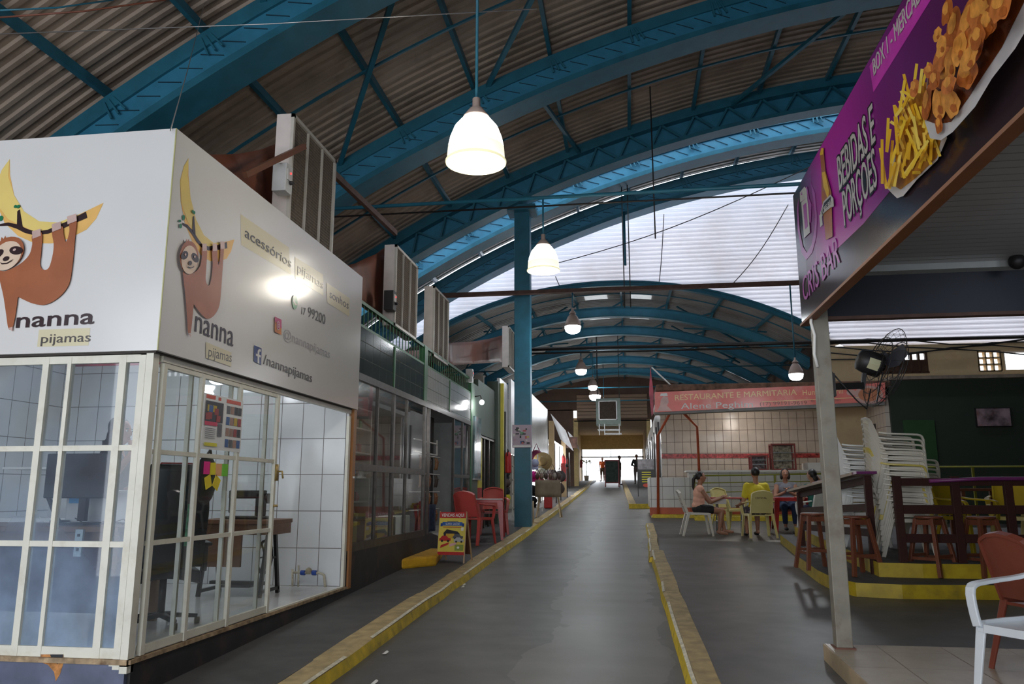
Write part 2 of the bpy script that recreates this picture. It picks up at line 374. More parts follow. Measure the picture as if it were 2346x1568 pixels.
mb=MB()
for a,b in zip(range(-6,58,4),range(-2,62,4)):
    b=min(b,57)
    mb.hexa([(-3.25,a,gz(a)-.02),(-2.27,a,gz(a)-.02),(-2.27,b,gz(b)-.02),(-3.25,b,gz(b)-.02)],[(-3.25,a,gz(a)+.09),(-2.27,a,gz(a)+.09),(-2.27,b,gz(b)+.09),(-3.25,b,gz(b)+.09)])
struct(mb.build('sidewalk',M_walk))
def kerb(name,line,wd,h,side,seg=.6,label=None):
    """kerb along points (x,y): side=+1 road face on +x"""
    mb=MB(); pts=[]
    for (x0,y0),(x1,y1) in zip(line,line[1:]):
        n=max(1,int(abs(y1-y0)/seg))
        for i in range(n): t=i/n; pts.append((x0+(x1-x0)*t,y0+(y1-y0)*t))
    pts.append(line[-1]); rnd=random.Random(3)
    J=[(rnd.uniform(-.012,.012),rnd.uniform(-.006,.006)) for _ in pts]
    for i,((x0,y0),(x1,y1)) in enumerate(zip(pts,pts[1:])):
        j0,j1=J[i],J[i+1]
        for k,(o0,o1,h0,h1) in enumerate(((0,.02,0,h),(.02,.06,h,h+.012),(.06,wd,h+.012,h+.006))):
            def q(x,y,j,o_,hh): return (x+j[0]-side*o_,y,gz(y)+hh+(j[1] if hh>0 else 0))
            mb.m(M_yel if k==0 else (M_white if k==1 and i%9<3 and False else M_kerbt))
            a,b,c,d=q(x0,y0,j0,o0,h0),q(x1,y1,j1,o0,h0),q(x1,y1,j1,o1,h1),q(x0,y0,j0,o1,h1)
            mb.add([a,b,c,d],[(0,1,2,3) if side>0 else (3,2,1,0)])
        mb.m(M_kerbt); a=(x0-side*wd,y0,gz(y0)+h+.006);b=(x1-side*wd,y1,gz(y1)+h+.006);c=(x1-side*wd,y1,gz(y1)-.01);d=(x0-side*wd,y0,gz(y0)-.01)
        mb.add([a,b,c,d],[(0,1,2,3)])
    for e in (0,-1):
        x,y=pts[e]; mb.m(M_yel); mb.add([(x,y,gz(y)),(x-side*.02,y,gz(y)+h),(x-side*wd,y,gz(y)+h),(x-side*wd,y,gz(y))],[(0,1,2,3)])
    # worn pale line along the arris
    mb.m(mat('kerb_worn_edge',(.62,.58,.45),r=.7,n=.3,ns=20))
    for i,((x0,y0),(x1,y1)) in enumerate(zip(pts,pts[1:])):
        if rnd.random()<.72:
            j0,j1=J[i],J[i+1]; hh=h+.008
            a=(x0+j0[0]-side*.018,y0,gz(y0)+hh+j0[1]);b=(x1+j1[0]-side*.018,y1,gz(y1)+hh+j1[1]);c=(b[0]-side*.026,b[1],b[2]+.008);d=(a[0]-side*.026,a[1],a[2]+.008)
            mb.add([a,b,c,d],[(0,1,2,3)])
    return struct(mb.build(name,recalc=False))
kerb('kerb',[(-2.05,-2),(-2.05,10),(-2.03,16),(-2.04,28),(-2.2,45),(-2.45,57)],.24,.085,1)
kerb('kerb',[(.45,1.2),(.35,5),(.32,9),(.31,13.0)],.20,.085,-1)
kerb('kerb',[(.27,12.2),(.33,15),(.36,18.6)],.17,.075,-1)
# far right raised walk with yellow nose
mb=MB()
for a,b in zip(range(26,57,4),range(30,61,4)):
    b=min(b,57); xa=lambda y: .03-(y-25.5)*.0165
    mb.hexa([(xa(a)+.2,a,gz(a)-.02),(7,a,gz(a)-.02),(7,b,gz(b)-.02),(xa(b)+.2,b,gz(b)-.02)],[(xa(a)+.2,a,gz(a)+.12),(7,a,gz(a)+.12),(7,b,gz(b)+.12),(xa(b)+.2,b,gz(b)+.12)])
struct(mb.build('sidewalk',M_walk))
mb=MB()
for a,b in zip([25.5]+list(range(27,57,2)),list(range(27,57,2))+[57]):
    xa=lambda y: .03-(y-25.5)*.0165
    mb.hexa([(xa(a),a,gz(a)-.02),(xa(a)+.2,a,gz(a)-.02),(xa(b)+.2,b,gz(b)-.02),(xa(b),b,gz(b)-.02)],[(xa(a),a,gz(a)+.14),(xa(a)+.2,a,gz(a)+.14),(xa(b)+.2,b,gz(b)+.14),(xa(b),b,gz(b)+.14)])
mb.m(M_kerbt); struct(mb.build('kerb',M_kerbt,bevel=.01))
struct(MB().box(.0,25.35,.92,1.9,25.52,1.085).build('kerb',M_yel,bevel=.01))
# ---------------------------------------------------------------- hall roofs
C1=(7.2,-14.18,24.12); C2=(-.4,-3.65,10.8)
def ap(C,phi,r,y): return (C[0]+r*math.sin(phi),y,C[1]+r*math.cos(phi))
def arcband(mb,C,r0,r1,p0,p1,y0,y1,n=48):
    vs=[];fs=[]
    for i in range(n+1):
        ph=p0+(p1-p0)*i/n
        vs+= [ap(C,ph,r0,y0),ap(C,ph,r0,y1),ap(C,ph,r1,y1),ap(C,ph,r1,y0)]
    for i in range(n):
        for k in range(4): fs.append((i*4+k,i*4+(k+1)%4,i*4+4+(k+1)%4,i*4+4+k))
    fs+= [(3,2,1,0),(4*n,4*n+1,4*n+2,4*n+3)]
    return mb.add(vs,fs)
P0,P1=-.70,.70
def corr_roof(mb,C,r,p0,p1,y0,y1,per=.2,amp=.028,n=60,rf=None):
    ysx=[]; y=y0; k=0
    prof=((0,0),(.3,0),(.42,1),(.88,1))
    while y<y1:
        for t,h in prof:
            if y+t*per<=y1: ysx.append((y+t*per,h*amp))
        y+=per
    ysx.append((y1,0))
    vs=[];fs=[]; n2=len(ysx)
    for i in range(n+1):
        ph=p0+(p1-p0)*i/n
        for yy,h in ysx: vs.append(ap(C,ph,(rf(yy) if rf else r)+h,yy))
    for i in range(n):
        for j in range(n2-1): a=i*n2+j; fs.append((a,a+1,a+n2+1,a+n2))
    return mb.add(vs,fs)
R1=C1[2]
mb=MB(); corr_roof(mb,C1,R1+.80,P0,P1,-4,17.3); corr_roof(mb,C1,R1+.80,P0,P1,18.1,21.22)
struct(mb.build('ceiling',M_sheet,recalc=False))
mb=MB(); corr_roof(mb,C1,R1+.80,P0,.1,17.3,18.1,n=60)
mb.m(M_clear); struct(mb.build('roof_light',M_clear,recalc=False))
mb=MB(); corr_roof(mb,C1,R1+.80,.1,P1,17.3,18.1,n=30); struct(mb.build('ceiling',M_sheet,recalc=False))
# weather skin above the corrugated sheet keeps the underside dark
# purlins
mb=MB(); ph=-.4044-.06*5
phis=[]
while ph<.5: phis.append(ph); ph+=.06
def girder(y0,y1,lattice=False,d=.60):
    t=thing('roof_girder',None,'girder')
    M=M_blue
    mb=MB()
    if not lattice:
        arcband(mb,C1,R1+d-.2,R1+d,P0,P1,y0-.02,y0+.06)      # top chord
        arcband(mb,C1,R1,R1+.10,P0,P1,y0-.02,y1)             # bottom flange
        top=mb.build('chord',M,t)
        mb=MB(); arcband(mb,C1,R1+.08,R1+d-.18,P0,P1,y0+.02,y0+.05); mb.build('web_plate',M_blued,t)
        mb=MB(); arcband(mb,C1,R1+.02,R1+d,P0,P1,y1-.06,y1-.02); mb.build('web_plate',M_blued,t)
        mb=MB(); a=P0+.01
        while a<P1:
            p=Vector(ap(C1,a,R1+d-.24,y0+.012)); q=Vector(ap(C1,a+.0105,R1+.17,y0+.012)); mb.bar(p,q,.010,.012,up=(0,1,0)); a+=.0132
        mb.build('slot_line',M_slot,t)['kind']='stuff'
        for phi in phis:
            m2=MB()
            for s_ in (-.0022,0,.0022):
                m2.bar(ap(C1,phi+s_*1.2,R1+.52,y0-.03),ap(C1,phi+s_*2+.001,R1+.26,y0-.035),.03,.025)
            m2.build('bracket',M,t)
    else:
        arcband(mb,C1,R1+.52,R1+.735,P0,P1,y0,y1); arcband(mb,C1,R1,R1+.09,P0,P1,y0-.05,y1+.1); mb.build('chord',M,t)
        mb=MB(); k=0; a=P0+.01; st=.0155
        while a<P1-st:
            r0,r1=(R1+.08,R1+.53) if k%2 else (R1+.53,R1+.08)
            mb.bar(ap(C1,a,r0,y0+.06),ap(C1,a+st,r1,y0+.06),.045,.05,up=(0,1,0)); a+=st; k+=1
        mb.build('lattice',M,t)
        mb=MB(); arcband(mb,C1,R1+.08,R1+.53,P0,P1,y0+.2,y0+.22); mb.build('web_plate',M_blued,t)
    return t
gl_=[(4.2,4.7,'front'),(8.4,8.9,'first'),(12.7,13.2,'second')]
tag(girder(8.4,8.9),'curved blue steel roof girder nearest, over the corner sign box')
tag(girder(12.7,13.2),'curved blue steel roof girder crossing behind the nearest pendant lamp')
tag(girder(16.9,17.15,True),'curved dark blue lattice girder carried by the blue column')
tag(girder(18.2,18.7),'curved bright blue girder lit just behind the lattice girder')
tag(girder(20.6,21.1,False,.545),'curved dark blue girder along the top of the white gable wall')
tag(girder(-.6,-.1),'curved blue girder at the entrance above the camera')
for k,ph in enumerate(phis):
    mb=MB()
    mb.bar(ap(C1,ph,R1+.70,-4),ap(C1,ph,R1+.70,21.3),.07,.12)
    struct(mb.build('beam',M_blue))
mb=MB()
for ym in (6.5,10.8,15.0,19.65): arcband(mb,C1,R1+.60,R1+.635,P0,P1,ym-.02,ym+.02)
struct(mb.build('beam',M_blue))
# x bracing between girders
mb=MB()
def brace(p0,y0,p1,y1): mb.bar(ap(C1,p0,R1+.55,y0),ap(C1,p1,R1+.55,y1),.075,.075)
for a,b in ((-.413,-.517),(-.305,-.395),(-.06,.03),(.22,.13)): brace(a,8.9,b,12.7)
for a,b in ((-.365,-.335),(-.10,-.19),(.16,.07)): brace(a,13.2,b,16.9)
for y0,y1 in ((4.7,8.4),): brace(-.55,y0,-.46,y1); brace(-.40,y0,-.49,y1)
struct(mb.build('beam',M_blue))
# hall walls
mb=MB()
mb.box(-9.6,-4,-.2,-9.4,21.6,5.2)
struct(mb.build('wall_left',M_brown))
struct(MB().box(23.5,-4,-.2,23.7,21.6,6).build('wall_right',M_brown))
struct(MB().box(1.5,-4.1,-.3,23.7,-4,6).box(-9.6,-4.1,5.2,23.7,-4,11).build('wall_front',M_brown))
# gable wall: corrugated translucent sheets filling the end arch above the lower hall
def halfw(C,r,z):
    q=r*r-(z-C[1])**2; return math.sqrt(q) if q>0 else None
mb=MB(); z=5.25; per=.125; prof=((0,0),(.35,0),(.5,.022),(.85,.022))
zs=[]
while z<10.62:
    for t,h in prof: zs.append((z+t*per,h))
    z+=per
rows=[]
for z,h in zs:
    a=halfw(C1,R1+.80,z)
    if a is None: break
    b=halfw(C2,C2[2]+.05,z) if z<C2[1]+C2[2]+.05 else None
    X0=max(C1[0]-a,-9.5); X1=min(C1[0]+a,23.5)
    rows.append((z,h,X0,X1,b))
for (z0,h0,a0,b0,q0),(z1,h1,a1,b1,q1) in zip(rows,rows[1:]):
    yy=21.62
    def strip(xa0,xb0,xa1,xb1): mb.add([(xa0,yy+h0,z0),(xb0,yy+h0,z0),(xb1,yy+h1,z1),(xa1,yy+h1,z1)],[(0,1,2,3)])
    if q0 is None: strip(a0,b0,a1,b1)
    else:
        c1=q1 or 0; strip(a0,C2[0]-q0,a1,C2[0]-c1); strip(C2[0]+q0,b0,C2[0]+c1,b1)
struct(mb.build('wall_back',M_transb,recalc=False))
mb=MB()
mb.box(-9.5,21.6,-.2,-6.35,21.75,5.27)
struct(mb.build('wall_back',M_brown))
# edge chord of the lower hall's opening
mb=MB(); arcband(mb,C2,C2[2]-.02,C2[2]+.07,-.55,.56,21.45,21.62); arcband(mb,C2,C2[2]+.07,C2[2]+.12,-.55,.56,21.40,21.66); struct(mb.build('beam',M_blue))
# masonry under the right gable with vent blocks and windows
mb=MB(); y0,y1=21.6,21.75; zb,zt=3.9,5.27
ops=[(6.5,7.8,4.53,5.05),(9.07,9.60,4.53,5.05),(9.68,10.9,4.55,5.04)]
xs=5.25
for a,b,c,d in ops:
    mb.box(xs,y0,zb,a,y1,zt); mb.box(a,y0,zb,b,y1,c); mb.box(a,y0,d,b,y1,zt); xs=b
mb.box(xs,y0,zb,23.5,y1,zt)
mb.box(5.25,y0,0,23.5,y1,zb)
struct(mb.build('wall_back',M_cream))
mb=MB()
for i in range(4):
    z=4.53+i*.1733; mb.box(9.07,y0,z-.02,9.60,y1,z+.02); x=9.07+i*.1767; mb.box(x-.02,y0,4.53,x+.02,y1,5.05)
tag(mb.build('vent_block',M_cream),'square-holed vent block panel set in the cream wall','vent block')
t=thing('vent_shutter','brown wooden shutter with a top row of small open squares in the cream wall','shutter')
mb=MB(); Mw=wood('shutter_brown',(.09,.045,.025),(.05,.025,.015))
mb.box(6.5,y0+.02,4.53,7.8,y0+.06,4.87); mb.box(6.5,y0+.02,5.03,7.8,y0+.06,5.06)
mb.build('shutter_board',Mw,t)
mb=MB()
for i in range(8): x=6.5+i*1.3/7; mb.box(x-.03,y0-.01,4.53,x+.03,y0+.08,5.06)
mb.box(6.45,y0-.01,4.5,7.85,y0+.08,4.55)
mb.build('shutter_frame',Mw,t)
mb=MB(); mb.box(9.68,y0+.03,4.55,9.72,y0+.1,5.04); mb.box(10.27,y0+.03,4.55,10.31,y0+.1,5.04); mb.box(9.68,y0+.03,5.0,10.9,y0+.1,5.04)
struct(mb.build('window_1',M_white))
# ---------------------------------------------------------------- lower hall
R2=C2[2]; Q0,Q1=-.60,.60
rf2=lambda y:R2+.12+.48*min(1,max(0,(y-21.7)/3.8))
def roofpiece(mb,p0,p1,ya,yb): corr_roof(mb,C2,R2+.60,p0,p1,ya,yb,n=20,rf=rf2)
mb=MB(); mt_=MB()
bays=[21.7,25.5,28.6,31.7,35.2,38.7,44]
for i,(a,b) in enumerate(zip(bays,bays[1:])):
    lit=[(-.075,-.01),(.055,.115)] if i in (0,1,2,3) else []
    cuts=[Q0]; 
    x=Q0
    for p,q in lit:
        roofpiece(mb,x,p,a,b); x=q
        roofpiece(mb,p,q,a,b-1.25); corr_roof(mt_,C2,R2+.60,p,q,b-1.25,b,n=4,rf=rf2)
    roofpiece(mb,x,Q1,a,b)
struct(mb.build('ceiling',M_sheet2,recalc=False))
struct(mt_.build('roof_light',mat('lit_sheet',(.45,.46,.46),r=.5,trans=.22),recalc=False))  # pale translucent sheets added for the patches where roof sheets catch light
nm=['nearest','second','third','fourth','fifth']
for i,y in enumerate((25.5,28.6,31.7,35.2,38.7)):
    t=thing('roof_girder','%s shallow blue arch girder of the lower far hall'%nm[i],'girder')
    mb=MB(); arcband(mb,C2,R2,R2+.30,Q0,Q1,y-.04,y+.04); mb.build('web_plate',M_blued,t)
    mb=MB(); arcband(mb,C2,R2-.03,R2+.02,Q0,Q1,y-.12,y+.12); arcband(mb,C2,R2+.28,R2+.31,Q0,Q1,y-.1,y+.1); mb.build('chord',M_blue,t)
    for k in range(-4,5):
        ph=k*.131+.03; mb=MB(); mb.bar(ap(C2,ph,R2+.28,y-.1),ap(C2,ph,R2+.58,y-.1),.06,.06); mb.bar(ap(C2,ph-.028,R2+.3,y),ap(C2,ph+.005,R2+.52,y),.05,.05); mb.build('post',M_blue,t)
for k in range(-4,5):
    mb=MB(); ph=k*.131+.03; mb.bar(ap(C2,ph,R2+.08,21.7),ap(C2,ph,R2+.53,25.5),.06,.1).bar(ap(C2,ph,R2+.53,25.5),ap(C2,ph,R2+.53,44),.06,.1); struct(mb.build('beam',M_blue))
mb=MB()
arcband(mb,C2,R2+.27,R2+.30,Q0,Q1,23.58,23.62)
for y in (27,30.1,33.4,37): arcband(mb,C2,R2+.5,R2+.53,Q0,Q1,y-.02,y+.02)
for i in (1,2):
    for s_ in (1,-1): mb.bar(ap(C2,.16*s_+.03,R2+.45,bays[i]),ap(C2,.42*s_+.03,R2+.45,bays[i+1]),.05,.05); mb.bar(ap(C2,.42*s_+.03,R2+.45,bays[i]),ap(C2,.2*s_+.03,R2+.45,bays[i+1]),.05,.05)
struct(mb.build('beam',M_blue))
struct(MB().box(-6.55,21.7,0,-6.4,57,6.0).build('wall_left',M_brown))
struct(MB().box(5.75,24.2,0,5.9,44,6.0).build('wall_right',M_brown))
struct(MB().box(-6.6,44,6.0-0.1,-2.75,44.2,8).box(-6.6,44,0,-2.95,44.2,5.95).box(1.35,44,0,6,44.2,8).box(-2.75,44,5.35,1.35,44.2,8).build('wall_back',M_brown))
Mslat=wood('slat_panel',(.30,.19,.12),(.24,.15,.09),axis=0)
mb=MB()
for i in range(7):
    z=5.45+i*.19; mb.box(-2.75,43.9,z,1.15,43.98,z+.165)
tag(mb.build('slatted_fascia',Mslat),'pale brown horizontal board fascia above the far exit','fascia')
# exit passage
mb=MB()
mb.box(-3.5,44.2,0,-3.3,57,6).box(1.12,44.2,0,1.3,57,6)
mb.box(-3.5,44.2,5.35,1.3,57,5.5)
struct(mb.build('wall_back',M_cream))
struct(MB().box(-3.5,56.7,4.38,1.3,57,5.5).box(-2.95,44.0,1.6,-2.70,44.3,5.36).box(1.08,44.0,1.6,1.3,44.3,5.36).build('wall_back',mat('ochre_lintel',(.55,.42,.2),r=.8)))
mb=MB(); mb.box(-3.4,56.8,3.78,1.2,56.9,3.88).box(-1.2,56.8,3.8,-1.16,56.9,4.4).box(-3.3,56.8,1.9,-3.2,56.9,4.4).box(1.02,56.8,1.9,1.12,56.9,4.4)
struct(mb.build('door_1',M_steel))
# ---------------------------------------------------------------- corner pyjama shop
XF=-3.0; YF=4.6; ZF=.5
M_fr=mat('white_frame',(.72,.70,.60),r=.4,n=.06,stain=(.3,.2,.1),sn=7,sa=.25)
M_sign=mat('sign_vinyl',(.70,.69,.68),r=.16,n=.015,ns=2,spec=.55)
M_tw=tile('wall_tile_xz','xz',.25,.39,(.72,.74,.75),(.16,.15,.14),.004,r=.12,off=(0.05,-.5))
M_twy=tile('wall_tile_yz','yz',.25,.39,(.72,.74,.75),(.16,.15,.14),.004,r=.12,off=(0,-.5))
M_tf=tile('floor_tile','xy',.42,.42,(.74,.75,.76),(.4,.4,.4),.004,r=.12)
G_shop=glass('shop_glass',tint=(.84,.88,.90),dirt=.13,dc=(.50,.68,.95),low=(.5,1.6,1.15),refl=1.2)  # film tinted blue to paint the daylight haze on the front panes
G_side=glass('side_glass',tint=(.80,.84,.84),dirt=.035,dc=(.6,.66,.68),low=(.5,1.1,.28),refl=1.1)
# room shell
mb=MB(); mb.box(-6.5,4.62,.44,-3.02,8.28,ZF); struct(mb.build('floor',M_tf))
struct(MB().box(-6.6,8.28,.4,-3.02,8.36,3.1).build('wall_back',M_tw))
struct(MB().box(-6.6,4.6,.4,-6.5,8.3,3.1).build('wall_left',M_twy))
mb=MB().m(M_white).box(-6.6,4.62,3.08,-3.02,8.3,3.14); struct(mb.build('ceiling'))
mb=MB().m(mat('pink_paint_border',(.55,.12,.16),r=.6,n=.5,ns=4)); mb.box(-6.5,8.265,2.93,-3.6,8.28,3.08); struct(mb.build('trim_1'))
# plinth
M_pl=mat('plinth_slate',(.10,.115,.18),r=.45,n=.25,ns=5,stain=(.06,.06,.08),sn=3,sa=.5)
mb=MB(); mb.m(M_pl).box(-6.6,YF,-.1,XF-.02,YF+.1,.47); struct(mb.build('baseboard_left'))
M_plb=mat('plinth_black',(.018,.017,.018),r=.6,n=.3,stain=(.14,.06,.04),sn=3,sa=.35)
struct(MB().m(M_plb).box(XF-.1,YF+.03,-.1,XF,8.33,.47).build('baseboard_left'))
mb=MB().m(mat('rusted_sill',(.35,.25,.15),r=.8,n=.5,ns=14,stain=(.12,.05,.02),sn=10,sa=.9)); mb.box(-6.6,YF-.02,.47,XF,YF+.06,.50).box(XF-.06,YF,.47,XF+.015,8.33,.495); struct(mb.build('trim_2'))
# glazing, front
t=thing('shop_window','white framed glass front of the corner pyjama shop, facing the entrance','window')
def vbar(mb,axis,a,w,z0,z1,d=.04,o=0):
    if axis=='y': mb.box(XF-d+o,a-w/2,z0,XF+o,a+w/2,z1)
    else: mb.box(a-w/2,YF+o,z0,a+w/2,YF+d+o,z1)
def hbar(mb,axis,a0,a1,z,h,d=.035,o=-.0025):
    if axis=='y': mb.box(XF-d+o,a0,z-h/2,XF+o,a1,z+h/2)
    else: mb.box(a0,YF-o,z-h/2,a1,YF+d-o,z+h/2)
ZT=2.36
mb=MB()
for a,w_ in ((-3.80+.03,.045),(-3.60,.028),(-3.22,.05),(-4.35,.045),(-4.55,.028),(-4.95,.045),(-5.4,.03),(-5.8,.045),(-6.4,.05)): vbar(mb,'x',a,w_,.5,ZT)
for z,h in ((.53,.06),(1.17,.035),(1.765,.035),(2.34,.05)): hbar(mb,'x',-6.5,-3.1,z,h)
mb.build('window_frame',M_fr,t)
MB().poly([(-6.45,YF+.02,.53),(-3.08,YF+.02,.53),(-3.08,YF+.02,2.34),(-6.45,YF+.02,2.34)]).build('pane',G_shop,t)
t=thing('corner_post','paired cream corner post of the pyjama shop glazing','post')
mb=MB(); mb.box(-3.10,YF-.005,.44,-3.055,YF+.05,ZT).box(-3.05,YF-.01,.42,-3.0,YF+.055,ZT+.03).box(-3.12,YF-.01,.46,-3.0,YF+.06,.49); mb.build('post_profile',M_fr,t)
t=thing('shop_window','cream framed glass screen of the corner shop, facing the lane','window')
mb=MB()
for a,w_,o in ((4.73,.04,.005),(5.11,.02,-.02),(5.21,.035,.005),(5.68,.022,-.02),(5.78,.035,.005),(6.30,.022,-.02),(6.46,.035,.005)): vbar(mb,'y',a,w_,.5,ZT-.04,.03,o)
for z,h in ((.53,.05),(1.17,.03),(1.745,.03),(2.31,.03)): hbar(mb,'y',4.72,6.47,z,h)
mb.build('window_frame',M_fr,t)
MB().poly([(XF-.02,4.74,.53),(XF-.02,6.45,.53),(XF-.02,6.45,2.31),(XF-.02,4.74,2.31)]).build('pane',G_side,t)
mb=MB(); mb.box(XF,6.45,1.58,XF+.02,6.49,1.72).tube([(XF+.02,6.47,1.66),(XF+.06,6.47,1.66),(XF+.07,6.47,1.60)],.008).box(XF,6.45,1.36,XF+.03,6.49,1.38)
mb.build('latch',mat('brass_latch',(.4,.28,.1),r=.4,m=.5),t,).update_tag()
mb=MB(); mb.box(XF-.03,8.24,.5,XF,8.30,2.3).box(XF-.04,4.7,ZT-.03,XF,8.3,ZT+.01).box(XF-.03,6.47,.495,XF,8.25,.505)
struct(mb.build('door_frame',M_fr))
tag(MB().box(XF-.02,8.335,.47,XF+.02,8.42,3.72).build('wooden_post',wood('orange_pine',(.42,.19,.06),(.3,.12,.03))),'orange varnished timber post between the corner shop and the dark glazed shop','post')
tag(MB().box(XF+.02,8.36,1.63,XF+.04,8.38,1.65).build('bell_button',M_white),'tiny white button on the orange timber post','button')
# sign box
t=thing('sign_box','large white corner sign box reading nanna pijamas with a hanging sloth','sign')
XS=XF+.05; YS=YF-.05; Z0,Z1=2.38,3.90
mb=MB(); mb.box(-6.6,YS,Z0,XS,YS+.03,Z1).box(XS-.03,YS+.0301,Z0,XS,8.36,Z1)
mb.build('sign_face',M_sign,t)
mb=MB().m(mat('sign_trim',(.45,.44,.2),r=.4)); mb.box(XS-.005,YS-.002,Z0,XS+.002,YS+.005,Z1); mb.build('corner_trim',parent=t)
mb=MB().m(mat('sign_under',(.05,.04,.035),r=.7)); mb.box(-6.6,YS+.03,Z0-.01,XS-.03,YS+.10,Z0+.01).box(XS-.10,YS+.1,Z0-.01,XS-.03,8.26,Z0+.01); mb.build('soffit',parent=t)
A_moon=mat('print_moon',(.80,.62,.20),r=.2,n=.12,ns=2); A_moon2=mat('print_moon_orange',(.80,.48,.15),r=.2,n=.1); A_fur=mat('print_fur',(.36,.12,.055),r=.2,n=.1); A_bark=mat('print_bark',(.035,.018,.02),r=.2)
A_face=mat('print_face',(.72,.55,.42),r=.2); A_claw=mat('print_claw',(.6,.42,.38),r=.2); A_leaf=mat('print_leaf',(.02,.2,.09),r=.2); A_txt=mat('print_text',(.035,.02,.025),r=.2); A_txt2=mat('print_text_grey',(.09,.08,.08),r=.2)
A_pale=mat('print_pale_yellow',(.68,.62,.42),r=.2,n=.02); A_sign=mat('print_white',(.70,.69,.68),r=.16,n=.01)
A_green=mat('print_green',(.03,.28,.11),r=.2); A_blue=mat('print_blue',(.02,.04,.2),r=.2); A_pink=mat('print_magenta',(.5,.03,.15),r=.2); A_or=mat('print_orange',(.6,.18,.03),r=.2)
def c4(a,b):   # point traced on the lane-side face
    p=px(380+a/2.489,330+b/2.489,x=XS); return (p.y,p.z)
def sloth(org,r,n,mapf,name):
    A=Art(org,r,n); q=lambda L:[mapf(*c4(a,b)) for a,b in L]
    A.poly(A_moon2,q([(128,82),(102,125),(80,210),(84,330),(108,455),(150,560),(200,635),(250,668),(300,672),(345,655),(370,615),(390,545),(330,560),(270,565),(215,520),(170,430),(140,310),(128,180)]))
    A.poly(A_moon,q([(128,82),(102,125),(80,210),(86,330),(120,440),(170,520),(215,590),(275,600),(330,560),(270,565),(215,520),(170,430),(140,310),(122,180)]))
    A.poly(A_bark,q([(92,450),(120,460),(150,492),(180,540),(205,572),(240,585),(290,577),(345,560),(348,595),(290,606),(240,608),(200,590),(172,558),(146,515),(118,478),(92,462)]))
    A.poly(A_bark,q([(148,500),(150,415),(158,410),(166,520)]))
    for a,b,w_,h in ((97,420,8,16),(74,440,8,8),(78,468,8,14),(155,392,6,10),(146,385,5,9)):
        A.poly(A_leaf,q([(a+w_*math.cos(i*PI/5),b+h*math.sin(i*PI/5)) for i in range(10)]))
    A.poly(A_fur,cat(q([(197,590),(225,595),(222,700),(218,770),(228,805),(243,800),(254,740),(258,680),(255,600),(283,598),(286,640),(292,690),(302,640),(303,585),(322,590),(317,680),(308,820),(297,920),(270,975),(232,998),(195,975),(160,930),(150,918),(146,960),(138,1040),(130,1085),(118,1080),(112,1000),(104,890),(92,780),(88,730),(110,745),(140,740),(168,722),(188,690),(196,640)])))
    A.poly(A_claw,q([(118,1078),(132,1078),(131,1104),(124,1090)]))
    for a,b in ((210,590),(268,590),(311,578)): A.poly(A_claw,q([(a-13,b-22),(a+12,b-20),(a+13,b+20),(a-12,b+22)]))
    el=lambda m_,a,b,ra,rb,ro=0:A.poly(m_,q([(a+ra*math.cos(t_)*math.cos(ro)-rb*math.sin(t_)*math.sin(ro),b+ra*math.cos(t_)*math.sin(ro)+rb*math.sin(t_)*math.cos(ro)) for t_ in [i*PI/12 for i in range(24)]]))
    el(A_fur,119,648,54,94); A.poly(A_fur,q([(100,560),(104,540),(110,556),(116,540),(120,560)])); el(A_face,119,662,47,82)
    el(A_bark,90,636,19,26,.5); el(A_bark,150,650,17,30,-.5); el(A_claw,93,632,5,7); el(A_claw,146,644,5,7); el(A_bark,119,680,10,13)
    A.poly(A_bark,q([(100,690),(106,706),(122,712),(138,704),(142,695),(136,700),(122,706),(108,700)]))
    A.build(name,t)
sloth((XS,0,0),(0,1,0),(1,0,0),lambda y,z:(y,z),'sloth_print')
# front face: match the word "nanna" on both faces
def fr(u,v): p=px(u,v,y=YS); return (p.x,p.z)
n0=c4(155,1060)[0]; n1=c4(375,1150)[0]; f0=fr(33,750)[0]; f1=fr(212,740)[0]; sc_x=(f1-f0)/(n1-n0)
ma=c4(128,82)[0]; mb_=c4(390,545)[0]; ga=fr(22,370)[0]; gb_=fr(238,460)[0]; sx2=(gb_-ga)/(mb_-ma)
sloth((0,YS,0),(1,0,0),(0,-1,0),lambda y,z:(ga+(y-ma)*sx2,z),'sloth_print')
def txs(name,body,m_,u0,v0,u1,v1,h,**k): text(name,body,m_,px(u0,v0,x=XS),px(u1,v1,x=XS),h,t,(1,0,0),**k)
def txf(name,body,m_,u0,v0,u1,v1,h,**k): text(name,body,m_,px(u0,v0,y=YS),px(u1,v1,y=YS),h,t,(0,-1,0),**k)
A=Art((XS,0,0),(0,1,0),(1,0,0)); A.k=1
def quad(m_,a0,b0,a1,b1):  # crop-4 corners
    p=c4(a0,b0); q=c4(a1,b1); A.rect(m_,p[0],p[1],q[0],q[1])
P=lambda a,b:c4(a,b)
A.poly(A_pale,[P(425,400),P(700,590),P(712,745),P(428,575)])
A.poly(A_pale,[P(735,645),P(895,745),P(897,865),P(737,770)])
A.poly(A_pale,[P(915,790),P(1045,880),P(1045,985),P(918,905)])
A.poly(A_pale,[P(225,1130),P(370,1190),P(370,1272),P(225,1220)])
A.poly(A_blue,[P(500,1148),P(542,1166),P(540,1262),P(498,1240)])
A.poly(A_sign,[P(518,1250),P(518,1212),P(509,1208),P(509,1196),P(518,1199),P(519,1180),P(526,1170),P(537,1173),P(537,1186),P(529,1184),P(528,1203),P(537,1207),P(536,1219),P(528,1216),P(528,1254)])
A.poly(A_green,[(lambda c:(c[0]+.056*math.cos(i*PI/10),c[1]+.066*math.sin(i*PI/10)))(P(731,903)) for i in range(20)])
A.poly(A_sign,[P(722,885),P(728,883),P(730,900),P(737,912),P(742,915),P(740,925),P(728,915),P(720,898)])
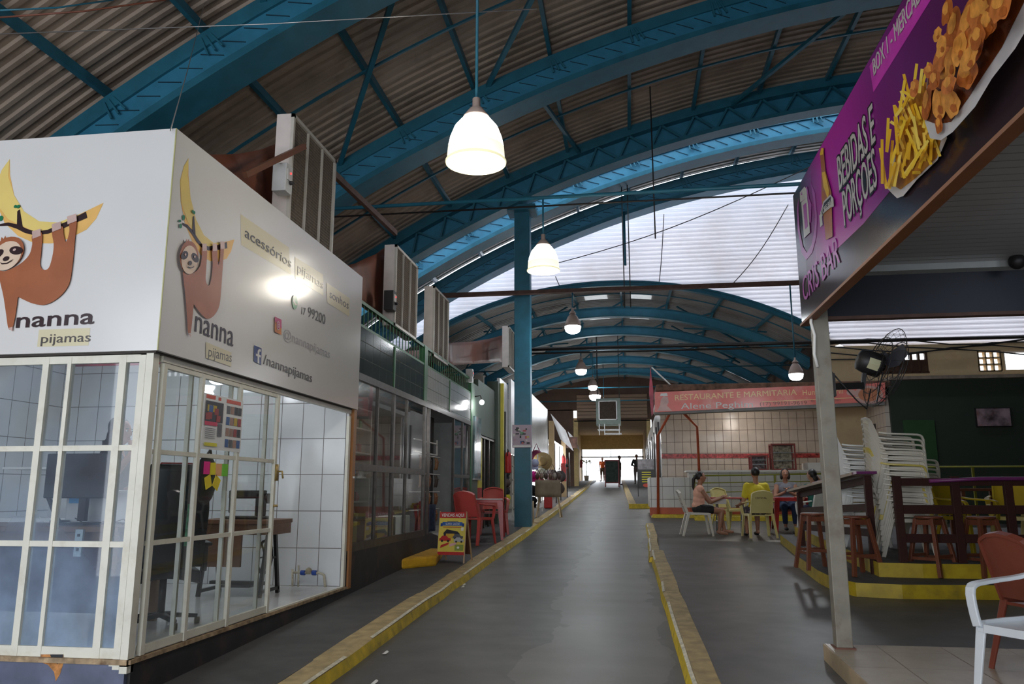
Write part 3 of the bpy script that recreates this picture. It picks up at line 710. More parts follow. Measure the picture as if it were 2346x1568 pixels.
A.poly(A_or,[P(614,985),P(652,1003),P(652,1090),P(614,1072)]); A.poly(A_pink,[P(614,985),P(652,1003),P(652,1055),P(614,1010)])
cc=P(633,1038)
for m_,rr_ in ((A_sign,.034),(A_pink,.026),(A_sign,.014),(A_pink,.008)): A.poly(m_,[(cc[0]+rr_*math.cos(i*PI/8),cc[1]+rr_*1.15*math.sin(i*PI/8)) for i in range(16)])
A.build('printed_emblems',t)
def u4(a,b): return 380+a/2.489,330+b/2.489
def tx4(body,m_,a0,b0,a1,b1,h): txs('lettering',body,m_,*u4(a0,b0),*u4(a1,b1),h)
tx4('acessórios',A_txt2,445,528,710,706,.085); tx4('pijamas',A_txt2,745,727,890,828,.085); tx4('sonhos',A_txt2,930,875,1037,942,.085)
tx4('17',A_txt2,765,970,788,976,.07); tx4('99200',A_txt2,806,985,905,1030,.10)
tx4('@nannapijamas',mat('print_faint',(.45,.44,.46),r=.2),665,1105,930,1222,.085); tx4('/nannapijamas',A_txt2,553,1255,830,1360,.085)
tx4('nanna',A_txt,155,1066,375,1155,.17); tx4('pijamas',A_txt2,235,1210,368,1245,.075)
t0_=t
A=Art((0,YS,0),(1,0,0),(0,-1,0)); a=fr(85,797);b=fr(207,752); A.rect(A_pale,a[0],a[1]+.005,b[0],b[1]); A.build('printed_emblems',t)
txf('lettering','nanna',A_txt,33,752,212,742,.105,bold=.012); txf('lettering','pijamas',A_txt2,92,787,205,783,.062)
# crack at the damaged plinth
mb=MB().m(mat('exposed_plaster',(.5,.22,.07),r=.9,n=.5,ns=25,stain=(.08,.06,.06),sn=20,sa=.9))
A=Art((0,YF,0),(1,0,0),(0,-1,0)); a=lambda u,v:(px(u,v,y=YF).x,px(u,v,y=YF).z)
A.poly(mat('exposed_plaster',(.5,.22,.07)),[a(93,1500),(a(145,1500)),a(146,1520),a(138,1545),a(128,1562),a(124,1540),a(110,1524),a(94,1518)]); A.poly(mat('plaster_hole',(.03,.035,.04),r=.9),[a(115,1500),a(145,1500),a(144,1512),a(132,1522),a(120,1512)])
struct(A.build('trim_7',None))
# water meter on the tiled wall
t=thing('water_meter','white water pipe with blue couplings and a dusty meter low on tiled wall','water meter')
Mp=mat('pvc_pipe',(.6,.55,.42),r=.5,n=.2,stain=(.2,.1,.05),sn=30,sa=.7)
yb=8.22
pp=lambda u,v:tuple(px(u,v,y=yb))
mb=MB(); mb.tube([pp(670,1346),pp(670,1305)],.012).tube([pp(671,1312),pp(735,1314)],.012).tube([pp(728,1312),pp(742,1318),pp(745,1346)],.014).tube([pp(683,1346),pp(684,1296)],.009); mb.build('pipe',Mp,t)
mb=MB(); mb.m(mat('blue_coupling',(.02,.07,.35),r=.4)); 
for u in (694,720): p=px(u,1313,y=yb); mb.lathe([(.022,-.025),(.026,-.02),(.026,.02),(.022,.025)],p,12,'x')
mb.build('coupling',parent=t)
p=px(707,1309,y=yb); MB().m(mat('meter_body',(.35,.3,.2),r=.5)).lathe([(.028,-.03),(.034,0),(.03,.02),(.01,.035)],p,14).build('meter_body',parent=t)
# ---- shop contents
M_wd=wood('desk_wood',(.10,.045,.025),(.055,.02,.012),axis=0); M_wl=wood('desk_wood_light',(.22,.12,.06),(.14,.07,.03),axis=0); M_mar=mat('maroon_panel',(.055,.02,.035),r=.4)
def ins(u,v,y): return px(u,v,y=y)
t=thing('desk','long dark wooden desk with maroon front panel behind the shop front','desk')
MB().box(-5.6,5.35,1.20,-3.66,6.0,1.24).build('desk_top',M_wl,t,bevel=.004)
MB().box(-5.5,5.42,1.09,-3.70,5.46,1.20).build('apron',M_wl,t)
MB().box(-5.5,5.47,.62,-3.80,5.49,1.12).build('front_panel',M_mar,t)
for x,y in ((-3.73,5.40),(-3.73,5.92),(-5.52,5.40),(-5.52,5.92)): MB().box(x,y,.5,x+.05,y+.05,1.2).build('leg',M_wl,t)
t=thing('monitor','black computer monitor seen from behind on the desk','monitor')
MB().box(-4.45,5.55,1.44,-3.85,5.60,1.78).build('screen_back',M_dark,t,bevel=.01)
MB().box(-4.18,5.60,1.27,-4.12,5.64,1.55).box(-4.25,5.50,1.24,-4.05,5.68,1.26).build('stand',M_dark,t)
t=thing('office_printer','white office machine on the desk below the monitor','printer'); MB().box(-4.40,5.74,1.24,-3.86,5.98,1.50).build('body',mat('dull_white',(.5,.5,.5),r=.5),t,bevel=.02); MB().box(-4.36,5.73,1.40,-4.2,5.742,1.45).build('display',mat('blue_label',(.03,.3,.6),r=.3),t)
t=thing('desk_lamp','slanted black lamp arm clamped to the desk left end','lamp')
mb=MB(); mb.tube([(-4.40,5.7,1.24),(-4.52,5.7,1.45),(-4.38,5.7,1.72)],.02).lathe([(.07,0),(.07,.03)],(-4.40,5.7,1.24),14); mb.build('arm',M_dark,t); MB().lathe([(.03,0),(.06,-.04),(.10,-.09),(.095,-.09)],(-4.38,5.7,1.76),14).build('lamp_shade',M_dark,t)
t=thing('extension_socket','pale blue socket strip hanging at the desk front','socket'); MB().box(-3.98,5.33,1.03,-3.92,5.35,1.22).build('strip',mat('pale_blue_plastic',(.45,.55,.6),r=.5),t); MB().box(-3.96,5.325,1.07,-3.94,5.331,1.09).box(-3.96,5.325,1.12,-3.94,5.331,1.14).box(-3.96,5.325,1.17,-3.94,5.331,1.19).build('outlet',M_dark,t)
mb=MB(); rnd=random.Random(2)
for k in range(3):
    pts=[(-4.1+i*.07+rnd.uniform(-.02,.02),5.5+rnd.uniform(-.03,.05),1.252+abs(rnd.gauss(0,.012))) for i in range(10)]; mb.tube(pts,.004,5)
tag(mb.build('cable',M_wiret),'tangle of thin black cables lying on the desk','cable')
def gaming_chair(loc,rz):
    t=thing('gaming_chair','high-backed black gaming chair with green and red stripes behind the side glass','chair',loc,rz)
    Mk=mat('black_leather',(.012,.012,.014),r=.45)
    mb=MB(); mb.grid(lambda u,v:(-.28+.56*u,-.26+.52*v,.50+.03*math.cos((u-.5)*5)),6,6,(0,0,-.11)); mb.build('seat',Mk,t,bevel=.02)
    def bk(u,v):
        wd=.29-.10*max(0,v-.62)/.38*.9 if v>.5 else .27+.02*v*2
        return ((u-.5)*2*wd,-.25-.10*v-.05*math.cos((u-.5)*3),.52+.86*v)
    MB().grid(bk,8,14,(0,-.09,0)).build('backrest',Mk,t,smooth=True)
    MB().grid(lambda u,v:(.10+.05*u,-.445-.10*v,.7+.35*v),1,4,(0,-.006,0)).build('stripe',mat('green_pattern',(.02,.2,.09),r=.5,n=.8,ns=30),t)
    mb=MB(); mb.tube([(-.27,-.37,.9),(-.24,-.41,1.2),(-.12,-.43,1.39),(.12,-.43,1.39),(.24,-.41,1.2),(.27,-.37,.9)],.008,6); mb.build('piping',mat('red_piping',(.3,.02,.02),r=.5),t)
    for s_ in (-1,1): MB().box(s_*.33-.035,-.18,.68,s_*.33+.035,.16,.71).box(s_*.33-.02,-.04,.45,s_*.33+.02,.02,.68).build('armrest',Mk,t,bevel=.01)
    mb=MB().lathe([(.03,.1),(.03,.42)],(0,0,0),10)
    for k in range(5): a=k*2*PI/5; mb.bar((0,0,.1),(.3*math.cos(a),.3*math.sin(a),.07),.05,.04,w2=.03,h2=.03)
    mb.build('base',Mk,t)
    for k in range(5): a=k*2*PI/5; MB().lathe([(.03,-.02),(.03,.02)],(.3*math.cos(a),.3*math.sin(a),.03),10,'x').build('caster',M_dark,t)
    return t
gaming_chair((-3.50,5.72,.5),PI*.20).scale=(.86,.86,.86)
t=thing('sewing_table','wooden treadle sewing table with black cast iron legs near the open door','table')
MB().box(-4.18,7.25,1.18,-3.38,7.75,1.22).box(-4.18,7.28,1.08,-3.38,7.72,1.18).build('table_top',wood('sew_wood',(.2,.09,.04),(.12,.05,.02),axis=0),t,bevel=.004)
MB().box(-4.14,7.27,.78,-3.68,7.30,1.08).build('front_board',wood('sew_wood',(.2,.09,.04),(.12,.05,.02),axis=0),t)
MB().box(-3.62,7.265,1.09,-3.42,7.28,1.17).build('drawer',M_wl,t); MB().lathe([(.012,-.02),(.012,0)],(-3.52,7.265,1.13),10,'y').build('knob',M_dark,t)
for x in (-4.1,-3.48):
    mb=MB(); mb.bar((x,7.3,.5),(x,7.42,1.08),.03,.04).bar((x,7.7,.5),(x,7.58,1.08),.03,.04).bar((x,7.3,.55),(x,7.7,.55),.03).bar((x,7.38,.85),(x,7.62,.85),.02); mb.build('leg',M_dark,t)
mb=MB(); mb.box(-4.08,7.46,.60,-3.48,7.52,.63).box(-3.93,7.38,.58,-3.63,7.6,.60); mb.build('treadle',M_dark,t)
mb=MB(); mb.lathe([(.15,-.012),(.165,-.012),(.165,.012),(.15,.012)],(-3.54,7.5,.86),20,'x',close=True)
for k in range(3): a=k*PI/3; mb.bar((-3.54,7.5-.15*math.cos(a),.86-.15*math.sin(a)),(-3.54,7.5+.15*math.cos(a),.86+.15*math.sin(a)),.012)
mb.build('wheel',M_dark,t)
t=thing('sewing_machine','black sewing machine standing on the treadle table','sewing machine')
mb=MB(); mb.box(-3.95,7.42,1.22,-3.55,7.58,1.25).box(-3.65,7.46,1.25,-3.57,7.54,1.48).box(-3.94,7.46,1.42,-3.57,7.54,1.50).box(-3.94,7.47,1.28,-3.89,7.53,1.44); mb.build('body',M_black,t,bevel=.01); MB().lathe([(.05,-.012),(.05,.012)],(-3.54,7.5,1.42),14,'x').build('hand_wheel',M_dark,t)
t=thing('bag','black bag hanging on the side glass behind coloured notes','bag')
mb=MB(); mb.ell((XF-.12,5.55,1.58),.05,.13,.19); mb.build('pouch',M_black,t); MB().tube([(XF-.12,5.5,1.72),(XF-.1,5.55,1.80),(XF-.12,5.62,1.72)],.01,6).build('strap',M_black,t)
for nm_,c,y,z,ry,lab in (('a',(.75,.03,.25),5.36,1.66,0,'pink'),('b',(.75,.65,.03),5.44,1.655,.05,'upper yellow'),('c',(.8,.42,.2),5.53,1.65,0,'orange'),('d',(.2,.6,.06),5.62,1.65,0,'green'),('e',(.75,.6,.03),5.39,1.56,.35,'lower left yellow'),('f',(.75,.6,.03),5.51,1.555,-.5,'lower tilted yellow')):
    mb=MB(); mb.T=Matrix.Translation((XF-.012,y,z))@Matrix.Rotation(ry,4,'X'); mb.box(0,-.042,-.045,.003,.042,.045)
    tag(mb.build('sticky_note',mat('note_'+lab.replace(' ','_'),c,r=.8,n=.03)),'%s sticky note on the side glass below the poster'%lab,'sticky note','sticky notes on the side glass')
t=thing('poster','two-page sales poster with photo grid taped on the side glass','poster')
ya,yb2,za,zb_=5.215,5.80,1.79,2.19
MB().box(XF+.008,ya,za,XF+.011,yb2,zb_).build('sheet',mat('poster_paper',(.75,.76,.76),r=.35,n=.02),t)
A=Art((XF+.011,0,0),(0,1,0),(1,0,0)); rnd=random.Random(5)
Y=lambda u:ya+(yb2-ya)*u; Z=lambda v:zb_-(zb_-za)*v
ar=mat('print_red',(.6,.08,.04),r=.4); A.rect(ar,Y(.05),Z(.09),Y(.27),Z(.02)); A.rect(ar,Y(.34),Z(.09),Y(.41),Z(.03)); A.rect(ar,Y(.55),Z(.10),Y(.93),Z(.03))
cols_=[mat('print_c%d'%i,c,r=.4) for i,c in enumerate([(.02,.02,.03),(.3,.03,.03),(.03,.1,.3),(.5,.35,.02),(.1,.1,.12),(.35,.2,.15)])]
for i in range(4):
    for j in range(4):
        A.rect(cols_[rnd.randrange(6)],Y(.57+i*.10),Z(.30+j*.21),Y(.655+i*.10),Z(.15+j*.21))
A.rect(cols_[0],Y(.04),Z(.5),Y(.47),Z(.13))
for i in range(7): a=rnd.uniform(.05,.38); b=rnd.uniform(.2,.44); A.rect(cols_[rnd.randrange(1,4)],Y(a),Z(b+.06),Y(a+.1),Z(b-.06))
A.rect(mat('print_crimson',(.6,.03,.1),r=.4),Y(.04),Z(.57),Y(.34),Z(.5)); A.rect(cols_[4],Y(.36),Z(.75),Y(.46),Z(.52))
for j in range(6): A.rect(cols_[4],Y(.06),Z(.63+j*.035),Y(.3),Z(.62+j*.035))
A.rect(mat('print_yellow',(.7,.65,.03),r=.4),Y(.06),Z(.94),Y(.36),Z(.88)); A.build('printed_pictures',t)
# round ceiling light in the shop and left-hand workbench items
Mlit=mat('lit_globe',(1,1,1),em=(.9,.95,1),es=9)
t=thing('ceiling_light','round lit ceiling lamp inside the pyjama shop','lamp'); MB().tube([(-4.1,7.4,2.62),(-4.1,7.4,3.08)],.01).build('cord',M_white,t); MB().ell((-4.1,7.4,2.6),.09,.09,.045).build('globe',Mlit,t)
l=bpy.data.lights.new('shop_light','POINT'); l.energy=16; l.shadow_soft_size=.1; l.color=(.9,.95,1); o=bpy.data.objects.new('shop_light',l); o.location=(-4.3,6.9,2.9); col.objects.link(o)
t=thing('shelf_unit','white shelf with lit work lamp and small goods at the far left of the shop','shelf')
MB().box(-6.0,6.9,1.2,-4.6,7.3,1.24).box(-6.0,6.9,1.7,-4.6,7.3,1.72).box(-4.65,6.9,.5,-4.6,7.3,1.9).build('shelf_board',M_white,t); MB().box(-4.95,6.85,1.62,-4.7,6.9,1.66).build('tube_lamp',Mlit,t)
# pink garment and grey box
t=thing('box','grey cardboard box on the workshop shelf','box'); MB().box(-5.5,6.95,1.24,-4.95,7.2,1.45).build('carton',M_grey,t)
tag(MB().ell((-4.92,6.8,1.5),.05,.03,.07).ell((-4.94,6.8,1.42),.03,.02,.06).build('doll_clothes',mat('pink_cloth',(.5,.03,.15),r=.8)),'small pink garment hanging before the work lamp','garment')
# ---------------------------------------------------------------- evaporative coolers above shops
M_cw=mat('cooler_white',(.62,.56,.53),r=.35,n=.08,stain=(.3,.22,.18),sn=2,sa=.4); M_pad=mat('cooler_pad',(.10,.075,.06),r=.9,n=.3,ns=20); M_grl=mat('cooler_grid',(.5,.47,.42),r=.4)
def cooler(y0,y1,z0,z1,label,x=-3.0,dx=.16,nv=2):
    t=thing('cooler',label,'cooler',(x,y0,z0),0,None); L=y1-y0;H=z1-z0
    MB().box(-dx,0,0,-.02,L,H).build('casing',M_cw,t)
    MB().box(-.025,.03,.03,-.015,L-.03,H-.03).build('pad',M_pad,t)
    mb=MB(); mb.box(-.02,0,0,.01,.035,H).box(-.02,L-.035,0,.01,L,H).box(-.02,0,0,.01,L,.035).box(-.02,0,H-.035,.01,L,H)
    for k in range(nv): y=L*(k+1)/(nv+1); mb.box(-.02,y-.008,0,.008,y+.008,H)
    mb.build('front_frame',M_grl,t)
    mb=MB(); n=int(L/.03)
    for k in range(1,n): mb.box(-.014,k*L/n-.0015,.03,-.011,k*L/n+.0015,H-.03)
    n=int(H/.03)
    for k in range(1,n): mb.box(-.014,.03,k*H/n-.0015,-.011,L-.03,k*H/n+.0015)
    mb.build('grille',mat('grille_wire',(.22,.18,.14),r=.5),t)
    return t
c1=cooler(6.43,7.52,3.88,4.96,'nearest white evaporative cooler panel, standing above the corner sign')
c2=cooler(9.78,10.88,3.64,4.75,'second evaporative cooler panel over the green railing with black junction box')
c3=cooler(11.9,12.95,3.59,4.73,'third evaporative cooler panel over the striped tile band')
c4_=cooler(18.3,19.4,4.4,5.4,'evaporative cooler half hidden by the blue column',x=-2.75)
c5=cooler(23.4,24.6,4.45,5.75,'far evaporative cooler just past the blue column')
def jbox(p,m_,lab):
    t=thing('control_box',lab,'control box'); x,y,z=p
    MB().box(x-.13,y-.16,z-.13,x+.0,y-.02,z+.13).build('box_body',m_,t,bevel=.006); MB().box(x-.002,y-.14,z-.02,x+.01,y-.05,z+.08).build('door_panel',M_grey,t); MB().lathe([(.02,0),(.015,.03)],(x+.01,y-.09,z-.04),10,'x').build('knob',M_black,t)
    MB().lathe([(.009,0),(.009,.008)],(x+.01,y-.09,z+.05),8,'x').build('indicator',mat('red_led',(.7,.02,.02),em=(1,.05,.05),es=1.5),t)
jbox((-2.93,6.36,4.24),mat('light_grey_box',(.55,.56,.56),r=.4),'light grey switch box with red indicator fixed to the nearest cooler')
jbox((-2.95,9.72,3.93),M_black,'black switch box fixed to the second cooler')
jbox((-2.95,15.0,3.7),mat('light_grey_box',(.55,.56,.56),r=.4),'pale grey box on the wall above the green shop front')
# brown awning sheets behind
M_awn=mat('brown_tarp',(.17,.055,.03),r=.5,n=.25,ns=3,stain=(.08,.03,.02),sn=2,sa=.6)
def tarp(pts,lab):
    a,b,c,d=[Vector(p) for p in pts]
    f=lambda u,v:(a*(1-u)+b*u)*(1-v)+(d*(1-u)+c*u)*v+Vector((-.04*abs(math.sin(u*9+v*3)),0,-.05*math.sin(PI*u)*(1-v)))
    tag(MB().grid(f,12,6,(-.012,0,0)).build('tarpaulin',M_awn,smooth=True),lab,'tarpaulin')
vt=lambda L:[tuple(px(u,v,x=-3.22)) for u,v in L]
tarp(vt([(466,352),(652,326),(650,500),(600,480)]),'rust brown tarpaulin rising behind the sign box beside nearest cooler')
tag(MB().bar((-3.05,5.7,4.05),(-2.93,6.55,4.68),.04,.05).build('timber_batten',wood('batten',(.2,.08,.04),(.12,.05,.03))),'brown batten leaning across the nearest cooler','batten')
tarp(vt([(765,618),(900,560),(890,745),(770,650)]),'dark brown tarpaulin behind the green railing')
tag(MB().bar((-3.1,7.6,4.9),(-3.05,9.9,4.95),.05,.07).build('steel_batten',M_brownsteel),'brown steel batten between the first two coolers','batten')
tarp([(-3.2,13.1,3.7),(-3.2,19.6,5.1),(-6,19.6,5.1),(-6,13.1,3.7)],'brown tarpaulin slope behind the third cooler')
tarp(vt([(1025,786),(1156,768),(1156,830),(1025,838)]),'orange brown upper tarpaulin reaching towards the blue column')
# ---------------------------------------------------------------- dark glazed shop
M_alu=mat('dark_aluminium',(.06,.052,.045),r=.35,m=.5,n=.3,ns=12)
M_gt=tile('grey_green_tile','yz',.28,.20,(.05,.065,.065),(.02,.03,.02),.004,r=.12)
M_ws=tile('striped_tile','yz',.11,.19,(.6,.62,.62),(.10,.12,.10),.006,r=.12)
M_grn=mat('green_paint',(.02,.13,.04),r=.45,n=.2)
G_dark=glass('display_glass',tint=(.62,.64,.62),dirt=.03,dc=(.5,.5,.5),refl=1.2)
YA,YB=8.42,15.1
struct(MB().m(M_plb).hexa([(-3.1,8.33,.2),(XF,8.33,.2),(XF,15.1,.4),(-3.1,15.1,.4)],[(-3.1,8.33,.86),(XF,8.33,.86),(XF,12.0,.86),(-3.1,12.0,.86)]).build('baseboard_left'))
struct(MB().box(-6.5,8.42,.75,-3.02,15.05,.84).build('floor',M_tf))
struct(MB().box(-6.6,8.4,.5,-6.5,15.1,3.4).build('wall_left',mat('shop_wall_dim',(.25,.25,.25),r=.8)))
struct(MB().box(-6.6,8.36,.5,-3.06,8.42,3.4).box(-6.6,15.05,.5,-3.02,15.12,3.6).build('wall_left',mat('shop_wall_dim',(.25,.25,.25),r=.8)))
struct(MB().box(-6.6,8.4,2.80,-3.02,15.1,2.85).build('ceiling',mat('shop_wall_dim',(.25,.25,.25),r=.8)))
struct(MB().m(M_gt).box(-3.08,8.42,2.82,XF,11.4,3.36).m(M_ws).box(-3.08,11.55,2.82,XF,15.0,3.36).m(M_grn).box(-3.08,11.38,2.82,XF+.01,11.56,3.66).box(-3.05,9.82,2.82,XF+.012,9.87,3.36).box(-3.05,13.1,2.82,XF+.012,13.15,3.36).box(-3.05,14.97,.7,XF+.012,15.06,3.66).build('wall_left'))
t=thing('railing','green metal balustrade above the dark shop fascia','railing')
MB().box(-3.04,8.42,3.63,XF,15.05,3.67).box(-3.04,8.42,3.36,XF,15.05,3.39).build('rail',M_grn,t)
n=44
for k in range(n): y=8.5+k*(6.5/n); MB().box(-3.025,y-.005,3.38,-3.015,y+.005,3.64).build('baluster',M_grn,t)
t=thing('shop_window','dark framed sliding glass doors of the gift shop','window')
mb=MB(); mb.box(XF-.05,8.42,2.74,XF+.01,15.0,2.82)
for y,w_ in ((8.45,.06),(9.25,.03),(9.93,.07),(10.55,.03),(11.55,.09),(11.80,.06),(13.55,.06),(14.3,.03),(14.95,.05)): mb.box(XF-.04,y-w_/2,.86,XF,y+w_/2,2.76)
mb.box(XF-.035,8.45,1.72,XF+.003,11.5,1.80).box(XF-.035,8.45,.84,XF+.003,11.6,.93).box(XF-.035,13.55,1.72,XF+.003,14.95,1.78).box(XF-.035,13.55,.80,XF+.003,14.95,.87)
mb.build('window_frame',M_alu,t)
MB().poly([(XF-.02,8.47,.92),(XF-.02,11.5,.92),(XF-.02,11.5,2.75),(XF-.02,8.47,2.75)]).poly([(XF-.02,13.57,.87),(XF-.02,14.95,.87),(XF-.02,14.95,2.75),(XF-.02,13.57,2.75)]).build('pane',G_dark,t)
# stock inside gift shop: shelving with goods
t=thing('shelf_unit','white shelving inside the gift shop behind the first panes','shelf')
mb=MB(); mb.box(-3.6,8.5,.85,-3.57,10.1,2.5)
for z in (1.05,1.35,1.65,1.95,2.25,2.5): mb.box(-3.6,8.5,z,-3.3,9.9,z+.02)
mb.box(-3.6,9.88,.85,-3.3,9.92,2.52).box(-3.6,8.48,.85,-3.3,8.5,2.52); mb.build('shelf_board',M_white,t)
rnd=random.Random(11); gc=[(.5,.1,.1),(.1,.3,.15),(.55,.45,.1),(.1,.15,.4),(.6,.6,.55),(.35,.2,.12),(.5,.3,.35)]
Mg=[mat('goods_%d'%i,c,r=.5) for i,c in enumerate(gc)]
words=['red','green','yellow','blue','white','brown','pink']
lev={1.07:'lowest',1.37:'second',1.67:'third',1.97:'fourth',2.27:'top'}
for z,ln in lev.items():
    y=8.6; k=0
    while y<9.8:
        c=rnd.randrange(7); r_=rnd.uniform(.03,.05); h=rnd.uniform(.07,.17)
        mb=MB(); 
        if rnd.random()<.5: mb.lathe([(r_*.7,0),(r_,h*.3),(r_*.9,h*.8),(r_*.5,h)],(-3.4,y,z),10)
        else: mb.box(-3.45,y-r_,z,-3.36,y+r_,z+h)
        tag(mb.build('ornament',Mg[c]),'%s ornament on the %s gift shop shelf, number %s from near end'%(words[c],ln,['one','two','three','four','five','six','seven','eight','nine','ten','eleven','twelve','thirteen'][k]),'ornament','ornaments on the gift shop shelves')
        y+=r_*2+rnd.uniform(.03,.07); k+=1
# clothes rail + bins
t=thing('clothes_rail','rail of pale clothes inside the gift shop under the shelves','clothes rail')
MB().tube([(-3.25,8.6,1.66),(-3.25,9.2,1.66)],.01).build('rail',M_steel,t)
for k in range(4):
    y=8.65+k*.13; MB().grid(lambda u,v:(-3.25+.05*math.sin(v*9+u*2),y-.05+.1*u,1.64-.55*v),3,4,(.02,0,0)).build('garment',mat('pale_cloth_%d'%k,((.4,.4,.45),(.5,.5,.5),(.35,.3,.35),(.45,.42,.4))[k],r=.9),t)
for k,(y,c,wd_) in enumerate(((8.75,2,'yellow'),(9.5,5,'brown'),(10.3,4,'white'),(11.0,4,'pale'))):
    tag(MB().box(-3.45,y-.22,.86,-3.12,y+.22,1.15).build('display_box',Mg[c],bevel=.01),'%s display box of goods on the gift shop floor'%wd_,'box')
t=thing('ceiling_light','bright ceiling lamp inside the gift shop','lamp'); MB().ell((-4.0,9.3,2.76),.12,.12,.04).build('globe',Mlit,t)
l=bpy.data.lights.new('gift_light','POINT'); l.energy=45; l.shadow_soft_size=.1; l.color=(.95,.97,1); o=bpy.data.objects.new('gift_light',l); o.location=(-4.0,9.6,2.6); col.objects.link(o)
# sandal rack in the doorway
t=thing('sandal_rack','black rack with white hooks holding sandals in the shop doorway','rack')
MB().box(-3.40,11.95,.86,-3.36,13.5,2.75).build('back_board',M_black,t)
mb=MB()
for z in (1.19,1.47,1.76,2.05): mb.box(-3.36,12.0,z,-3.22,13.45,z+.012)
mb.box(-3.3,11.95,2.09,-3.27,13.45,2.11).box(-3.3,11.95,2.28,-3.27,13.45,2.30).box(-3.3,13.43,2.09,-3.27,13.45,2.36)
mb.build('wire_shelf',M_white,t)
for zi,(z,zn) in enumerate(((1.20,'lowest'),(1.48,'second'),(1.77,'third'),(2.06,'top'))):
    for yi,(y,yn) in enumerate(((12.2,'near'),(12.7,'middle'),(13.2,'far'))):
        if zi==3 : z=1.80 if False else z
        c=[(.30,.13,.06),(.08,.06,.05),(.36,.18,.08)][(zi+yi)%3]; m_=mat('sandal_%d'%((zi+yi)%3),c,r=.6)
        mb=MB()
        for s_ in (-.055,.055): mb.grid(lambda u,v:(-3.25+.02*math.sin(v*3),y+s_+(u-.5)*(.06+.03*math.sin(v*PI)),z-.22+.20*v),3,6,(.015,0,0)); mb.tube([(-3.235,y+s_-.03,z-.12),(-3.20,y+s_,z-.08),(-3.235,y+s_+.03,z-.12)],.006,5)
        tag(mb.build('sandals',m_),'pair of %s sandals on the %s tier of the rack, %s pair'%(('tan','black','light brown')[(zi+yi)%3],zn,yn),'sandals','sandals on the doorway rack')
mb=MB().grid(lambda u,v:(-3.15+.04*math.sin(u*8),12.1+.5*u,1.28-.42*v),8,5,(.03,0,0)); tag(mb.build('jeans',mat('denim',(.02,.03,.07),r=.9,n=.4,ns=20),smooth=True),'folded dark jeans hanging at the doorway foot','jeans')
# ---------------------------------------------------------------- grey-green shop front and beyond
M_gg=mat('grey_green_wall',(.09,.13,.10),r=.55,n=.1,ns=2)
mb=MB().m(M_gg); mb.box(-3.2,15.12,.5,XF,15.75,3.6).box(-3.2,15.75,2.62,XF,17.9,3.75).box(-3.2,17.9,.5,XF+.06,18.25,4.0)
struct(mb.build('wall_left'))
mb=MB().m(M_black).box(-3.25,15.75,.7,-3.15,17.9,2.62); struct(mb.build('door_2'))
t=thing('door_panel','bright yellow door leaf with red foot beside the grey green wall','door')
MB().box(-3.06,15.85,1.55,-3.02,16.35,2.58).build('leaf',mat('bright_yellow',(.65,.55,.02),r=.4),t); MB().box(-3.06,15.85,.72,-3.02,16.35,1.55).build('foot_panel',mat('bright_red',(.45,.02,.02),r=.4),t)
mb=MB(); mb.box(-3.06,16.6,.72,-3.02,16.68,2.6).box(-3.06,17.2,.72,-3.02,17.28,2.6).box(-3.06,17.8,.72,-3.0,17.88,2.6).box(-3.06,15.75,2.58,-3.0,17.9,2.64); struct(mb.build('door_frame',M_alu))
t=thing('poster_board','tilted glossy advertising board in plastic on grey green wall','poster'); MB().box(XF,15.25,1.72,XF+.03,15.95,2.95).build('board',mat('glossy_poster',(.16,.24,.26),r=.08,n=.7,ns=3,stain=(.4,.06,.05),sn=1.5,sa=.8),t); MB().box(XF+.0,15.23,1.70,XF+.035,15.97,1.73).build('frame',M_steel,t)
t=thing('spot_lamp','small lit spot lamp on bracket above the glossy poster','lamp'); MB().tube([(XF,15.4,3.35),(XF+.12,15.35,3.36),(XF+.15,15.32,3.28)],.012,6).build('arm',M_dark,t); MB().ell((XF+.16,15.3,3.22),.05,.05,.05).build('bulb',mat('spot_bulb',(1,1,1),es=14),t)
l=bpy.data.lights.new('spot','POINT'); l.energy=8; l.shadow_soft_size=.05; o=bpy.data.objects.new('spot',l); o.location=(XF+.2,15.22,3.12); col.objects.link(o)
# column
t=thing('column','tall blue steel box column with two-tone paint standing on the sidewalk','column')
MB().box(-2.46,17.2,.6,-2.10,17.5,7.95).build('shaft',M_blue,t,bevel=.01); MB().box(-2.62,17.0,7.85,-1.95,17.6,7.98).build('cap_plate',M_blue,t)
t2=thing('notice','small colourful notice taped around the blue column','poster'); MB().box(-2.50,17.165,2.42,-2.07,17.19,2.92).build('sheet',mat('notice_paper',(.45,.35,.42),r=.5,n=.1),t2)
A=Art((0,17.165,0),(1,0,0),(0,-1,0)); rnd=random.Random(9)
A.rect(M_white,-2.48,2.43,-2.09,2.47)
for k in range(22): a=rnd.uniform(-2.48,-2.17); b=rnd.uniform(2.5,2.84); A.rect(Mg[rnd.randrange(7)] if k%2 else M_black,a,b,a+rnd.uniform(.03,.08),b+rnd.uniform(.03,.06))
A.build('printed_pictures',t2)
